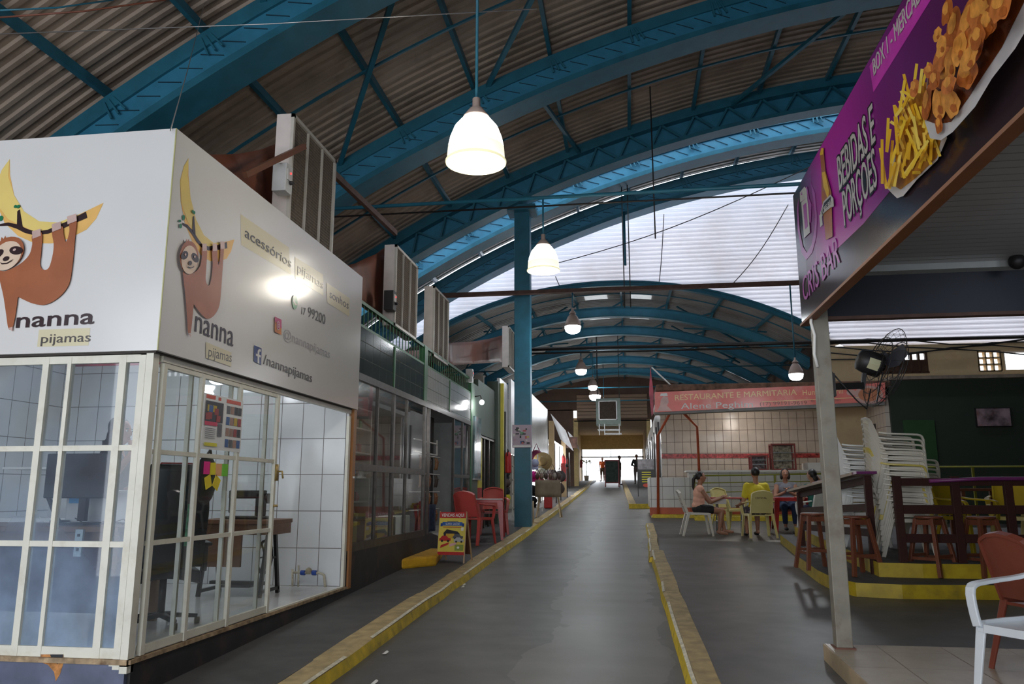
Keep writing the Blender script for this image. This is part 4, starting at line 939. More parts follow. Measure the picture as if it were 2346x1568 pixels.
# brown long beam + pipes across
def pipe(name,x0,x1,y,z,r,m_,lab,cat='pipe'): tag(MB().tube([(x0,y,z),(x1,y,z)],r,8).build(name,m_),lab,cat)
tag(MB().box(-4.3,16.72,5.78,14,16.86,5.86).build('steel_tie',M_brownsteel),'long rust brown horizontal tie bar crossing before the gable wall','tie bar')
pipe('pipe',-5.2,14,10.5,5.58,.028,M_blue,'dark blue horizontal pipe high in the hall carrying the second pendant lamp')
pipe('pipe',-5.2,14,10.62,5.50,.014,M_dark,'thin dark conduit clipped just under the high blue pipe')
pipe('pipe',-4.6,14,21.2,5.33,.05,M_dark,'thick dark pipe below the right gable sheets')
pipe('pipe',-6.4,5.75,24,5.70,.03,M_dark,'dark tie pipe across the opening of the lower hall')
pipe('pipe',-6.4,5.75,27,5.62,.02,M_blue,'thin blue tie rod in the lower hall')
pipe('pipe',-6.4,5.75,33,5.75,.025,M_blue,'middle blue tie rod in the lower hall')
pipe('pipe',-6.4,5.75,42,6.2,.03,M_blue,'farthest blue tie rod before the brown end wall')
pipe('pipe',-2.9,1.25,43.975,5.3,.03,M_dark,'dark pipe under the board fascia at the far exit')
# hanging rods, strings
def rod(x,y,z0,z1,r,lab,m_=M_dark): tag(MB().tube([(x,y,z0),(x,y,z1)],r,5).build('hanging_rod',m_),lab,'rod')
rod(.03,18.5,5.8,9.0,.014,'thin dark hanger wire before the gable wall, left of a pair'); rod(.17,18.5,5.8,9.1,.014,'thin dark hanger wire before the gable wall, right of a pair')
rod(.55,12.6,5.58,8.3,.012,'hanger rod dropping from the second girder to the blue pipe'); rod(.08,20.4,7.4,8.9,.035,'thicker dark blue drop tube at the gable girder',M_blue)
for i,(x0,y0,z0,x1,y1,z1) in enumerate(((-1.9,21.59,7.5,-1.5,21.59,7.0),(1.2,21.59,9.2,1.0,21.59,7.2),(4.6,21.59,9.3,2.9,21.59,7.0),(-2.3,21.0,7.6,4.6,18.0,9.0))):
    pts=[(x0+(x1-x0)*k/12,y0+(y1-y0)*k/12,z0+(z1-z0)*k/12-.18*math.sin(PI*k/12)*(1 if i<3 else 1.4)) for k in range(13)]
    tag(MB().tube(pts,.012,5).build('string',M_dark),('short string of old festoon wire left on the gable','wavy festoon wire at the middle of the gable','slanted festoon wire at the right of the gable','long diagonal festoon wire across the gable')[i],'wire')
tag(MB().tube([tuple(px(390,300,x=-2.95)),tuple(px(430,160,y=6.2)),tuple(px(470,0,y=8.3))],.004,5).build('wire',M_steel),'thin guy wire rising from the sign box corner','wire')
for k,(a,b,lab) in enumerate((((0,78),(1230,20),'pale thin wire low across the top of the hall'),((0,40),(380,0),'orange brown wire at the top left'),((0,24),(260,0),'pale blue wire at the top left corner'))):
    tag(MB().tube([tuple(px(*a,y=5.0)),tuple(px((a[0]+b[0])/2,(a[1]+b[1])/2+6,y=5.3)),tuple(px(*b,y=5.6))],.0045 if k==0 else .008,5).build('wire',(M_steel,M_awn,M_blue)[k]),lab,'wire')
# ---------------------------------------------------------------- pendant lamps
Mem=mat('lit_diffuser',(1,.98,.92),em=(1,.95,.82),es=7); Mem2=mat('lit_diffuser_low',(.9,.85,.7),em=(1,.93,.72),es=.8,r=.3); Mneck=mat('lamp_neck',(.5,.38,.33),r=.4,n=.1)
Mrim=mat('lamp_rim',(.75,.72,.45),em=(1,.95,.6),es=.55,r=.3)
def pendant(x,y,z,d,top,lab,energy,warm=(1,.93,.8),near=True):
    t=thing('pendant_lamp',lab,'lamp',(x,y,z),0,'pendant lamps over the lane'); r=d/2
    MB().tube([(0,0,d*1.15),(0,0,top-z)],.012 if near else .016,6).build('rod',M_blue,t)
    MB().lathe([(.018*d/.45,d*1.17),(.03*d/.45,d*1.15),(.03*d/.45,d*1.0),(.05*d/.45,d*.97),(.10*d/.45,d*.82),(.10*d/.45,d*.80)],(0,0,0),20).build('lamp_neck',Mneck,t)
    H=d*.80
    if near:
        up=[(r*.93,H*.34),(r*.86,H*.55),(r*.72,H*.78),(r*.50,H*.95),(r*.40,H)]
        MB().lathe([(r*.95,H*.04),(r*.95,H*.18),(r*.93,H*.34)],(0,0,0),32).build('shade_skirt',Mem2,t)
        sh=MB().lathe(up,(0,0,0),32).build('lamp_shade',Mem,t)
        MB().lathe([(r*.95,0),(r*1.0,0),(r*1.01,H*.04),(r*.96,H*.07)],(0,0,0),32,close=True).build('rim',Mrim,t)
    else:
        MB().lathe([(r,0),(r*.93,H*.3),(r*.6,H*.75),(r*.25,H),],(0,0,0),20).build('lamp_shade',Mneck,t)
        MB().lathe([(r*.97,.0),(r*.97,-.10*d),(r*.85,-.30*d),(r*.5,-.42*d),(.01,-.45*d)],(0,0,0),20).build('lamp_shade',mat('lit_lens',(1,1,1),em=(.9,.95,1),es=16),t)
    l=bpy.data.lights.new('pendant_light','POINT'); l.energy=energy; l.color=warm; l.shadow_soft_size=r*.8
    o=bpy.data.objects.new('pendant_light',l); o.location=(x,y,z-.06-(0 if near else .45*d)); col.objects.link(o)
pendant(-1.08,5.5,3.94,.46,9.0,'nearest and largest pendant lamp with a milky bell shade',42)
pendant(-1.09,10.5,4.50,.46,5.58,'second pendant lamp, milky bell hung from the high blue pipe',42)
pendant(-1.11,16.8,5.02,.36,5.8,'third pendant lamp hanging from the rust brown tie bar',40,(.9,.95,1),False)
pendant(-1.35,24.0,5.15,.36,5.7,'fourth pendant lamp, first one inside the lower hall',45,(.9,.95,1),False)
pendant(-1.35,32.5,5.75,.40,7.72,'fifth pendant lamp with visible grey cone above its lens',45,(.9,.95,1),False)
pendant(-1.45,37.0,5.9,.55,7.72,'sixth pendant lamp glowing above the hanging cooler',45,(.9,.95,1),False)
tl=pendant(-1.1,39.0,5.45,.5,7.72,'seventh pendant lamp in front of the hanging cooler panel',30,(.9,.95,1),False)
pendant(3.5,16.79,3.87,.30,5.79,'small lit lamp hanging right of the red restaurant banner',40,(.9,.95,1),False)
# hanging cooler over far lane
t=thing('cooler','large greenish metal cooler with dark square grille hanging over far lane','cooler')
MB().box(-1.15,30,3.95,-.22,30.8,4.95).build('casing',mat('green_grey_metal',(.22,.27,.24),r=.4,m=.3),t,bevel=.01)
mb=MB(); mb.box(-1.02,29.96,4.15,-.38,30.0,4.82); mb.build('grille',M_pad,t)
mb=MB(); 
for a in ((-1.05,4.12,-1.01,4.85),(-.39,4.12,-.35,4.85),(-1.05,4.12,-.35,4.155),(-1.05,4.82,-.35,4.85)): mb.box(a[0],29.94,a[1],a[2],29.99,a[3])
mb.build('grille_frame',M_steel,t)
mb=MB(); 
for z,x0,x1 in ((3.75,-1.1,-.25),(3.6,-.85,-.2)): mb.box(x0,29.95,z,x1,30.0,z+.03).box(x0,30.5,z,x1,30.55,z+.03)
for x in (-1.05,-.3,-.85): mb.box(x,29.96,3.55,x+.03,30.0,3.98)
mb.build('hanging_frame',M_steel,t)
mb=MB()
for x in (-1.1,-.27):
    for y in (30.05,30.75): mb.box(x,y,4.9,x+.02,y+.02,7.7)
mb.build('hanger',M_dark,t)
# ---------------------------------------------------------------- far left stalls
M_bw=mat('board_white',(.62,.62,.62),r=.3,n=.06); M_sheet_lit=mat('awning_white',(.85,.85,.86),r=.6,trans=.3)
struct(MB().box(-6.4,18.25,.6,-3.35,18.35,4.2).box(-6.4,25,.8,-3.4,25.1,4.4).box(-4.0,18.3,.7,-3.9,44,4).build('wall_left',mat('stall_wall',(.5,.48,.42),r=.7)))
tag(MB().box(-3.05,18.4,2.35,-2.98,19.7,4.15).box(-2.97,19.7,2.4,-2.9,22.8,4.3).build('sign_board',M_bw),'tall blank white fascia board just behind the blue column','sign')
tag(MB().box(-2.97,18.27,.8,-2.87,18.39,4.0).build('door_post',mat('post_yellow',(.6,.5,.05),r=.5)),'yellow and white door post behind the red chairs','post')
tag(MB().box(-3.0,22.9,2.55,-2.9,29.0,4.45).build('sign_board',mat('grey_board',(.34,.34,.33),r=.25,n=.1)),'long grey fascia board over the hat stall','sign')
for k,(y,lab) in enumerate(((23.0,'nearest'),(30.9,'second'),(36.8,'third'))):
    tag(MB().box(-3.05,y,.9,-2.85,y+.25,4.2 if k else 2.6).build('pillar',M_cream,bevel=.01),'%s cream pillar along the left stalls'%lab,'pillar')
pts=[px(1262,965,x=-3.0),px(1288,1010,x=-3.0)]
tag(MB().grid(lambda u,v:(-2.83+.35*v,29.5+7.2*u,4.35-.95*v-.1*u),6,3,(0,0,-.015)).build('awning',M_sheet_lit),'bright white sloping awning over the left stalls','awning')
tag(MB().grid(lambda u,v:(-2.83+.2*v,38+6*u,4.3-.6*v),4,3,(0,0,-.015)).build('awning',M_sheet_lit),'second smaller white awning farther down the lane','awning')
tag(MB().box(-3.0,36.9,3.45,-2.3,37.0,3.95).build('hanging_sign',mat('brown_picture',(.16,.08,.06),r=.5,n=.7,ns=5)),'small brown picture sign hanging over the far left walk','sign')
t=thing('bollard','square post painted red above and bare wood below at the kerb','post'); MB().box(-2.62,31.3,1.2,-2.42,31.5,1.85).build('lower_part',M_cream,t); MB().box(-2.62,31.3,1.85,-2.42,31.5,2.55).build('upper_part',mat('bright_red',(.45,.02,.02),r=.4),t)
tag(MB().tube([(-2.36,31.0,1.2),(-2.36,31.0,2.75)],.02).ell((-2.36,31.0,2.45),.07,.07,.07).build('signal_post',M_dark),'thin dark pole with round head beside the red post','post')
for k,(y,z) in enumerate(((18.55,1.9),(34.2,2.5),(35.8,2.45),(50,2.9))):
    t=thing('fire_extinguisher',('red fire extinguisher beside the yellow door post','red fire extinguisher on the stalls under the awning','second red fire extinguisher under the white awning','red fire extinguisher at the far exit')[k],'fire extinguisher',((-2.8,-2.75,-2.75,-2.9)[k],y,z),0,'fire extinguishers')
    MB().lathe([(.07,0),(.075,.03),(.075,.42),(.05,.48),(.02,.5)],(0,0,0),14).build('cylinder',mat('bright_red',(.45,.02,.02),r=.4),t); MB().tube([(0,0,.5),(0,-.05,.56),(0,-.12,.4)],.012,6).box(-.02,-.05,.5,.02,.05,.53).build('hose',M_dark,t)
# hat stand
t=thing('hat_rack','white wire rack hung with caps and hats beside the blue column','rack')
mb=MB(); y=20.6
for x in (-2.95,-2.3):
    mb.box(x,20.2,.85,x+.03,20.23,2.4).box(x,21.2,.95,x+.03,21.23,2.4)
for z in (1.05,1.4,1.75,2.1): mb.box(-2.95,20.2,z,-2.27,20.23,z+.02).box(-2.95,21.2,z,-2.27,21.23,z+.02).box(-2.3,20.2,z,-2.27,21.2,z+.02)
mb.build('wire_frame',M_white,t)
def hat(p,c,lab,r=.10,brim=.16,h=.11,tilt=(0,0,0),grp='hats on the wire rack',band=None):
    t=thing('hat',lab,'hat',p,0,grp); t.rotation_euler=tilt; m_=mat('felt_'+'_'.join('%02d'%int(k*99) for k in c),c,r=.85,n=.1,ns=20)
    MB().lathe([(brim,-.005),(brim,.0),(r*1.02,.012),(r,.05),(r*.9,h),(r*.5,h*1.08),(.005,h*1.02)],(0,0,0),18).build('crown',m_,t)
    MB().lathe([(r*1.04,.015),(r*1.03,.04)],(0,0,0),18).build('band',mat('hat_band',(.04,.03,.03)) if band is None else band,t)
def cap(p,c,lab,tilt=(0,0,0),grp='caps on the wire rack'):
    t=thing('cap',lab,'cap',p,0,grp); t.rotation_euler=tilt; m_=mat('felt_'+'_'.join('%02d'%int(k*99) for k in c),c,r=.85,n=.1,ns=20)
    MB().lathe([(.10,0),(.10,.04),(.085,.09),(.05,.12),(.005,.13)],(0,0,0),16).build('crown',m_,t)
    MB().grid(lambda u,v:((u-.5)*.17*(1-.25*v*v),-.08-.09*v,.008-.02*v*v-.03*(2*u-1)**2),6,3,(0,0,-.005)).build('visor',m_,t)
q=lambda u,v,y=20.15:tuple(px(u,v,y=y))
tl=(1.2,0,0)
cap(q(1213,1060),(.7,.35,.35),'pink and white cap on the rack, top row',tl); cap(q(1226,1062),(.55,.6,.85),'pale blue cap on the rack, top row',tl)
hat(q(1243,1058,21.2),(.40,.28,.12),'large tan straw hat above the rack',r=.12,brim=.26,tilt=(1.3,.3,0))
cap(q(1223,1090),(.9,.02,.35),'hot pink cap in the middle of the rack',tl); hat(q(1239,1085,21.0),(.6,.62,.5),'cream straw hat with dark band right of the pink cap',tilt=(1.2,.2,0))
cap(q(1208,1090),(.03,.04,.08),'navy checked cap in the middle of the rack',tl); cap(q(1208,1112),(.65,.35,.4),'pale rose cap below the navy cap',tl); cap(q(1238,1102,21),(.3,.03,.05),'dark red cap under the cream straw hat',tl)
cap(q(1221,1122),(.02,.02,.03),'black cap at the lower rack',tl); cap(q(1210,1135),(.2,.04,.05),'dark maroon cap at the lower rack',tl); cap(q(1222,1148),(.015,.015,.02),'black cap hanging lowest by the base rod',tl)
for k,(u,v,c,lab) in enumerate(((1160,1060,(.02,.02,.02),'black cap left of the blue column, top'),(1160,1085,(.05,.05,.06),'charcoal cap left of the blue column, second'),(1161,1108,(.12,.08,.07),'brown cap left of the blue column, third'),(1160,1128,(.03,.03,.03),'black cap left of the blue column, fourth'),(1161,1142,(.6,.5,.03),'yellow cap left of the blue column, lowest'),(1149,1135,(.55,.45,.03),'mustard cap by the yellow post'))):
    cap(q(u,v,19.6),c,lab,tl,'caps left of the column')
t=thing('base_stand','cream umbrella base pole standing near the kerb','stand'); p=px(1221,1200,g=.09); MB().tube([(p.x,p.y,p.z),(p.x,p.y,p.z+.5)],.02).build('pole',M_cream,t); MB().box(p.x-.12,p.y-.1,p.z,p.x+.12,p.y+.1,p.z+.03).build('foot',M_cream,t)
# folding stand with bags
t=thing('bag_stand','folding wooden stand draped with brown bags and belts','stand')
M_tan=mat('tan_canvas',(.28,.22,.15),r=.8,n=.2); p=px(1258,1186,g=.09)
for s_ in (-1,1):
    MB().bar((p.x+s_*.3,p.y-.25,p.z),(p.x+s_*.2,p.y+.25,p.z+.75),.03).bar((p.x+s_*.3,p.y+.25,p.z),(p.x+s_*.2,p.y-.25,p.z+.75),.03).build('leg',M_cream,t)
MB().grid(lambda u,v:(p.x-.32+.64*u,p.y-.28+.02*math.sin(u*20),p.z+.92-.42*v),8,5,(0,.04,0)).build('cloth',M_tan,t,smooth=True)
for k in range(6):
    c=[(.12,.07,.05),(.3,.2,.15),(.08,.05,.04),(.2,.12,.09),(.35,.3,.25),(.1,.06,.05)][k]
    b=thing('handbag',['dark brown','tan','near black','chestnut','beige','deep brown'][k]+' handbag lying on the folding stand, bag %s from the column'%['one','two','three','four','five','six'][k],'bag',(p.x-.28+k*.11,p.y-.1,p.z+.98),0,'handbags on the folding stand')
    MB().ell((0,0,.04),.052,.13,.09,10,6).build('body',mat('leather_%d'%k,c,r=.5),b); MB().tube([(-.07,0,.1),(0,0,.22),(.07,0,.1)],.01,6).build('strap',mat('leather_%d'%k,c,r=.5),b)
for k,(u,v,y,c,lab) in enumerate(((1268,1120,27,(.45,.4,.4),'pale grey bag hanging at the red table edge'),(1281,1120,28,(.07,.05,.04),'dark brown shoulder bag under the red table'),(1266,1090,27,(.05,.03,.03),'black shoe-like bag propped on the red table'),(1284,1092,28,(.06,.05,.05),'dark backpack lying on the red table'),(1229,1047,23,(.25,.02,.08),'crimson backpack hung on the pillar'))):
    p=px(u,v,y=y); b=thing('handbag',lab,'bag',tuple(p),0); MB().ell((0,0,0),.2,.12,.2,12,8).build('body',mat('leather_x%d'%k,c,r=.6),b); MB().tube([(-.1,0,.15),(0,0,.38),(.1,0,.15)],.015,6).build('strap',mat('leather_x%d'%k,c,r=.6),b)
t=thing('display_table','red topped trestle table with bags along the left walk','table'); y=27.5
MB().box(-3.0,26.6,1.72,-2.35,28.6,1.76).build('table_top',mat('bright_red',(.45,.02,.02),r=.4),t)
for x in (-2.95,-2.42):
    for y in (26.7,28.5): MB().box(x,y,1.05,x+.04,y+.04,1.72).build('leg',M_dark,t)
p=px(1256,1165,g=.09); tag(MB().box(p.x-.12,p.y-.1,p.z,p.x+.12,p.y+.1,p.z+.65).build('gas_bottle',mat('bright_red',(.45,.02,.02),r=.4),bevel=.03),'red upright canister beside the folding stand','canister')
# right-hand far shop fronts, bright
mb=MB().m(mat('pale_front',(.6,.6,.6),r=.15,n=.15,ns=1.5)); mb.box(1.0,24.3,.9,1.1,44,4.1); struct(mb.build('wall_right'))
mb=MB().m(M_dark)
for y in (25,27,29.5,32,35,38,41): mb.box(.95,y,1.1,1.0,y+.12,3.6)
struct(mb.build('door_frame'))
mb=MB().m(M_dark)
for y,w_ in ((19.0,.1),(26.3,.15),(29.4,.1),(32.3,.12),(34.5,.1),(38,.12),(40.5,.12)): mb.box(-2.98,y,1.0,-2.93,y+w_,3.4)
struct(mb.build('door_frame'))
# glowing panels added in place of the lit shop interiors, left side
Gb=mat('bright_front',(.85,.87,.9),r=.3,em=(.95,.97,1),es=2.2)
tag(MB().box(-3.0,31.2,1.2,-2.96,36.7,3.5).build('light_panel',Gb),'added glowing panel for the white shop front under the white awning','shop front')
tag(MB().box(-3.12,25.2,1.0,-3.06,29.0,2.55).build('light_panel',Gb),'added glowing panel for the bright stall interior behind the hat rack','shop front')
# A-board, red bollards far
t=thing('chalkboard','green chalkboard easel with red frame standing in the far lane','sign board')
p=px(1388,1116,g=0); w_=.58; H=1.5
MB().box(p.x,p.y,p.z+.25,p.x+w_*1.25,p.y+.04,p.z+H-.04).build('board',mat('chalk_green',(.035,.06,.05),r=.8,n=.4,ns=6),t)
Mrw=mat('red_wood',(.22,.02,.03),r=.5)
mb=MB(); W=w_*1.25; mb.box(p.x-.05,p.y-.03,p.z+.2,p.x+W+.05,p.y+.05,p.z+.26).box(p.x-.05,p.y-.03,p.z+H-.05,p.x+W+.05,p.y+.05,p.z+H+.02); mb.build('frame',Mrw,t)
for x in (p.x-.05,p.x+W-.01): MB().bar((x+.03,p.y-.05,p.z),(x+.03,p.y+.02,p.z+H),.06).bar((x+.03,p.y+.35,p.z),(x+.03,p.y+.05,p.z+H),.05).build('leg',Mrw,t)
t=thing('menu_board','dark framed menu stand with yellow lettering at the right walk','sign board')
p=px(1484,1138,g=.12); MB().box(p.x-.35,p.y,p.z+.3,p.x+.28,p.y+.04,p.z+1.15).build('board',mat('menu_dark',(.03,.03,.03),r=.4,n=.3),t); MB().box(p.x-.35,p.y-.01,p.z+1.02,p.x+.28,p.y+.045,p.z+1.42).build('top_panel',mat('menu_grey',(.2,.19,.2),r=.5,n=.4,ns=9),t)
A=Art((0,p.y-.005,0),(1,0,0),(0,-1,0)); 
for k in range(5): A.rect(mat('print_yellow',(.7,.65,.03),r=.4),p.x-.2,p.z+.9-.09*k,p.x+.15,p.z+.93-.09*k)
A.ell(mat('print_red',(.6,.08,.04)),p.x-.02,p.z+.42,.15,.07); A.build('lettering',t)
mb=MB(); 
for x in (p.x-.37,p.x+.28): mb.box(x,p.y-.02,p.z,x+.03,p.y+.05,p.z+1.5)
mb.build('stand_frame',M_dark,t)
t=thing('potted_plant','small pale potted plant on a stand near the far exit','plant'); p=px(1344,1102,g=.1)
MB().lathe([(.13,0),(.18,.35)],p,12).build('pot',M_grey,t); mb=MB(); mb.tube([tuple(p+Vector((0,0,.35))),tuple(p+Vector((0,0,1.5)))],.02)
for k in range(8): a=k*.8; mb.ribbon([p+Vector((0,0,1.2)),p+Vector((.25*math.cos(a),.25*math.sin(a),1.4)),p+Vector((.42*math.cos(a),.42*math.sin(a),1.1))],[.03,.1,.02],.006)
mb.build('leaves',mat('leaf_pale',(.25,.35,.12),r=.6),t)
# folding advertising board on the near walk
t=thing('sandwich_board','yellow and red sandwich board reading VENDAS AQUI on the left walk','sign board')
bl=px(1001,1290,g=.09); br=px(1062,1292,g=.09); wv_=(br-bl); wv_.z=0; W=wv_.length; r_=wv_.normalized(); nrm=Vector((r_.y,-r_.x,0)); base=Vector((bl.x,bl.y,bl.z)); Hb=.70
lean=(-nrm*.10+Vector((0,0,Hb))).normalized(); nn=r_.cross(lean)
def bp(a,b,o=0): return base+r_*a+lean*b+nn*o
Mpine=wood('pine',(.45,.3,.16),(.35,.22,.12))
MB().prism([bp(0,.11),bp(W,.11),bp(W,Hb),bp(0,Hb)],nn*0,nn*.006).build('front_panel',mat('board_yellow',(.75,.60,.10),r=.35,n=.04),t)
bk=lambda a,b:base+r_*a-nrm*(.36-.26*b/Hb)+Vector((0,0,b))
MB().prism([bk(0,.1),bk(W,.1),bk(W,Hb-.01),bk(0,Hb-.01)],nrm*0,nrm*.006).build('back_panel',wood('board_back',(.14,.06,.03),(.08,.03,.02)),t)
for a in (0,W): MB().bar(bp(a,0,-.008),bp(a,Hb,-.008),.018,.018).build('leg',Mpine,t); MB().bar(bk(a,0),bk(a,Hb),.018,.018).build('leg',Mpine,t)
A=Art(base+nn*.006,r_,nn,lean); ar2=mat('board_red',(.5,.03,.03),r=.35)
A.rect(ar2,0,Hb-.085,W,Hb); A.rect(ar2,0,.11,W,.15); A.rect(mat('print_blue2',(.03,.12,.4),r=.35),W*.12,Hb-.19,W*.88,Hb-.14); A.rect(mat('print_blue3',(.02,.06,.25),r=.35),W*.05,Hb-.20,W*.13,Hb-.155); A.rect(mat('print_blue3',(.02,.06,.25)),W*.87,Hb-.20,W*.95,Hb-.155)
A.rect(cols_[4],W*.3,Hb-.135,W*.72,Hb-.125); A.rect(ar2,W*.15,Hb-.215,W*.85,Hb-.205)
def car(a,b,s_,m_): A.poly(m_,[(a,b),(a+.24*s_,b),(a+.25*s_,b+.05*s_),(a+.19*s_,b+.06*s_),(a+.15*s_,b+.10*s_),(a+.06*s_,b+.10*s_),(a+.02*s_,b+.055*s_),(a,b+.05*s_)]); A.ell(M_black,a+.06*s_,b,.024*s_,.024*s_); A.ell(M_black,a+.19*s_,b,.024*s_,.024*s_)
A.poly(cols_[0],[(W*.2,.36),(W*.8,.36),(W*.8,.40),(W*.72,.43),(W*.3,.46),(W*.18,.41)]); A.rect(mat('print_amber',(.6,.35,.03)),W*.28,.34,W*.6,.40)
car(W*.04,.30,.7,ar2); car(W*.55,.335,.62,cols_[4]); car(W*.6,.29,.6,mat('print_silver',(.45,.45,.47),r=.3))
A.poly(ar2,[(W*.1,.20),(W*.4,.25),(W*.42,.28),(W*.12,.24)]); A.poly(mat('print_pink',(.7,.4,.4)),[(W*.45,.22),(W*.7,.25),(W*.7,.28),(W*.45,.26)])
A.rect(mat('print_olive',(.25,.3,.05)),W*.65,.17,W*.97,.25); A.rect(M_white,W*.85,.44,W*.95,.485); A.ell(M_white,W*.78,.21,.02,.015)
A.build('printed_pictures',t)
text('lettering','VENDAS AQUI',M_white,bp(W*.07,Hb-.065),bp(W*.93,Hb-.065),.045,t,nn,up=lean,off=.012,bold=.015)
text('lettering','SUPER SAÚDE',M_white,bp(W*.24,Hb-.18),bp(W*.78,Hb-.18),.03,t,nn,up=lean,off=.012)
tag(MB().hexa([px(918,1306,g=.085),px(1000,1298,g=.085),Vector((-2.78,11.9,gz(11.9)+.085)),Vector((-3.0,11.9,gz(11.9)+.085))],[px(918,1306,g=.085)+Vector((0,0,.14)),px(1000,1298,g=.085)+Vector((-.0,0,.14)),Vector((-2.78,11.9,gz(11.9)+.2)),Vector((-3.0,11.9,gz(11.9)+.2))]).build('step_block',mat('step_orange_yellow',(.6,.33,.015),r=.6,n=.25,ns=6,stain=(.25,.14,.03),sn=5,sa=.6),bevel=.03),'orange yellow painted concrete step at the gift shop door','step')

for k,(x,y,z,e) in enumerate(((-3.45,21.0,2.3,22),(-3.45,27.0,2.5,25),(-3.3,34.0,3.3,30),(-3.3,40.0,3.4,30),(1.6,30,3.4,25),(1.6,38,3.6,25))):  # tube lights added to brighten the far stalls and shop fronts
    t=thing('tube_light',('added short tube light in the hat stall','added short tube light in the stall past the first pillar','added tube light in the white fronted shop','added tube light in the farthest left shop','added tube light at the first right shop front','added tube light at the far right shop front')[k],'lamp')
    MB().box(x-.03,y-.4,z+.10,x+.03,y+.4,z+.14).build('tube',Mlit,t); MB().box(x-.05,y-.45,z+.14,x+.05,y+.45,z+.2).build('holder',M_white,t)
    l=bpy.data.lights.new('tube_light','POINT'); l.energy=e; l.shadow_soft_size=.2; o=bpy.data.objects.new('tube_light',l); o.location=(x+(.25 if x<0 else -.9),y,z); col.objects.link(o)
# ---------------------------------------------------------------- bar canopy, sign, post
XC=1.45
M_post=mat('post_grey_paint',(.25,.23,.185),r=.5,n=.12,ns=8,stain=(.16,.11,.07),sn=6,sa=.6)
t=thing('canopy_post','pale grey square steel post with dirt stains carrying the bar canopy','post')
MB().box(1.485,6.36,.35,1.60,6.47,3.0).build('shaft',M_post,t,bevel=.006); MB().box(1.47,6.34,.345,1.615,6.49,.365).build('base_plate',mat('rust_plate',(.16,.07,.05),r=.8),t)
tag(MB().tube([(1.48,6.35,2.93),(1.46,6.33,2.8),(1.485,6.345,2.7),(1.47,6.34,2.55),(1.49,6.35,2.45)],.012,6).build('cord',M_white),'knotted white cord tied at the top of the canopy post','cord')
M_pt=tile('beige_tile','xy',.45,.45,(.42,.36,.28),(.2,.15,.11),.004,r=.25,n=.15,stain=(.25,.19,.13),sn=3,sa=.5)
mb=MB(); mb.hexa([(1.44,-3,-.15),(9,-3,-.15),(9,6.52,.2),(1.44,6.52,.2)],[(1.44,-3,gz(-3)+.12),(9,-3,gz(-3)+.12),(9,6.52,gz(6.5)+.12),(1.44,6.52,gz(6.5)+.12)])
struct(mb.build('floor',M_pt))
mb=MB().m(mat('tile_edge',(.42,.32,.2),r=.5,n=.3,ns=3,stain=(.5,.25,.1),sn=2,sa=.6)); mb.hexa([(1.425,-3,-.11),(1.442,-3,-.11),(1.442,6.53,.24),(1.425,6.53,.24)],[(1.425,-3,gz(-3)+.117),(1.442,-3,gz(-3)+.117),(1.442,6.53,gz(6.53)+.117),(1.425,6.53,gz(6.53)+.117)]); struct(mb.build('trim_3'))
t=thing('bar_sign','long purple and black printed bar sign CRIS BAR with fries and chicken','sign')
M_sb=mat('sign_black',(.035,.02,.025),r=.13,n=.05,ns=3,stain=(.085,.045,.025),sn=.9,sa=.8)
MB().box(XC,-1.2,2.845,XC+.05,6.60,3.96).build('sign_face',M_sb,t)
MB().box(XC-.012,-1.2,2.83,XC+.06,6.62,2.85).build('bottom_trim',mat('sign_rust_edge',(.22,.07,.02),r=.5),t)
def ramp_mat(name,axis,stops,r=.2):
    M=mat(name,(.5,.5,.5),r=r,n=0); nt=M.node_tree; b=nt.nodes['Principled BSDF']
    tc=nt.nodes.new('ShaderNodeTexCoord'); sp=nt.nodes.new('ShaderNodeSeparateXYZ'); nt.links.new(tc.outputs['Object'],sp.inputs[0])
    mr=nt.nodes.new('ShaderNodeMapRange'); lo,hi=stops[0][0],stops[-1][0]; mr.inputs[1].default_value=lo; mr.inputs[2].default_value=hi
    nt.links.new(sp.outputs[axis],mr.inputs[0]); cr=nt.nodes.new('ShaderNodeValToRGB'); nt.links.new(mr.outputs[0],cr.inputs[0])
    e=cr.color_ramp.elements
    while len(e)<len(stops): e.new(.5)
    for k,(p,c) in enumerate(stops): e[k].position=(p-lo)/(hi-lo); e[k].color=tuple(c)+(1,)
    nt.links.new(cr.outputs[0],b.inputs['Base Color']); return M
Mmag=ramp_mat('print_purple_ramp',1,[(2.4,(.025,.008,.03)),(3.3,(.08,.008,.08)),(4.3,(.18,.012,.17)),(5.0,(.36,.02,.30)),(5.6,(.42,.02,.33)),(6.05,(.15,.012,.13)),(6.3,(.035,.02,.025))])
def cs(u,v): p=px(u,v,x=XC); return (-p.y,p.z)
A=Art((XC,0,0),(0,-1,0),(-1,0,0))
k8=lambda a,b:cs(1800+a/2.177,b/2.177)
A.poly(Mmag,[(-6.3,3.955),(-6.3,3.2),k8(270,1230),k8(390,1115),k8(520,955),k8(620,900),(-4.2,3.12),(-3.0,3.2),(-2.0,3.3),(-2.0,3.955)])
Mmag2=mat('print_magenta_band',(.55,.04,.42),r=.2); A.poly(Mmag2,[k8(420,330),k8(690,-120),k8(800,-120),k8(440,460)])
Mbr=mat('print_brown_band',(.06,.03,.018),r=.13,n=.2); 
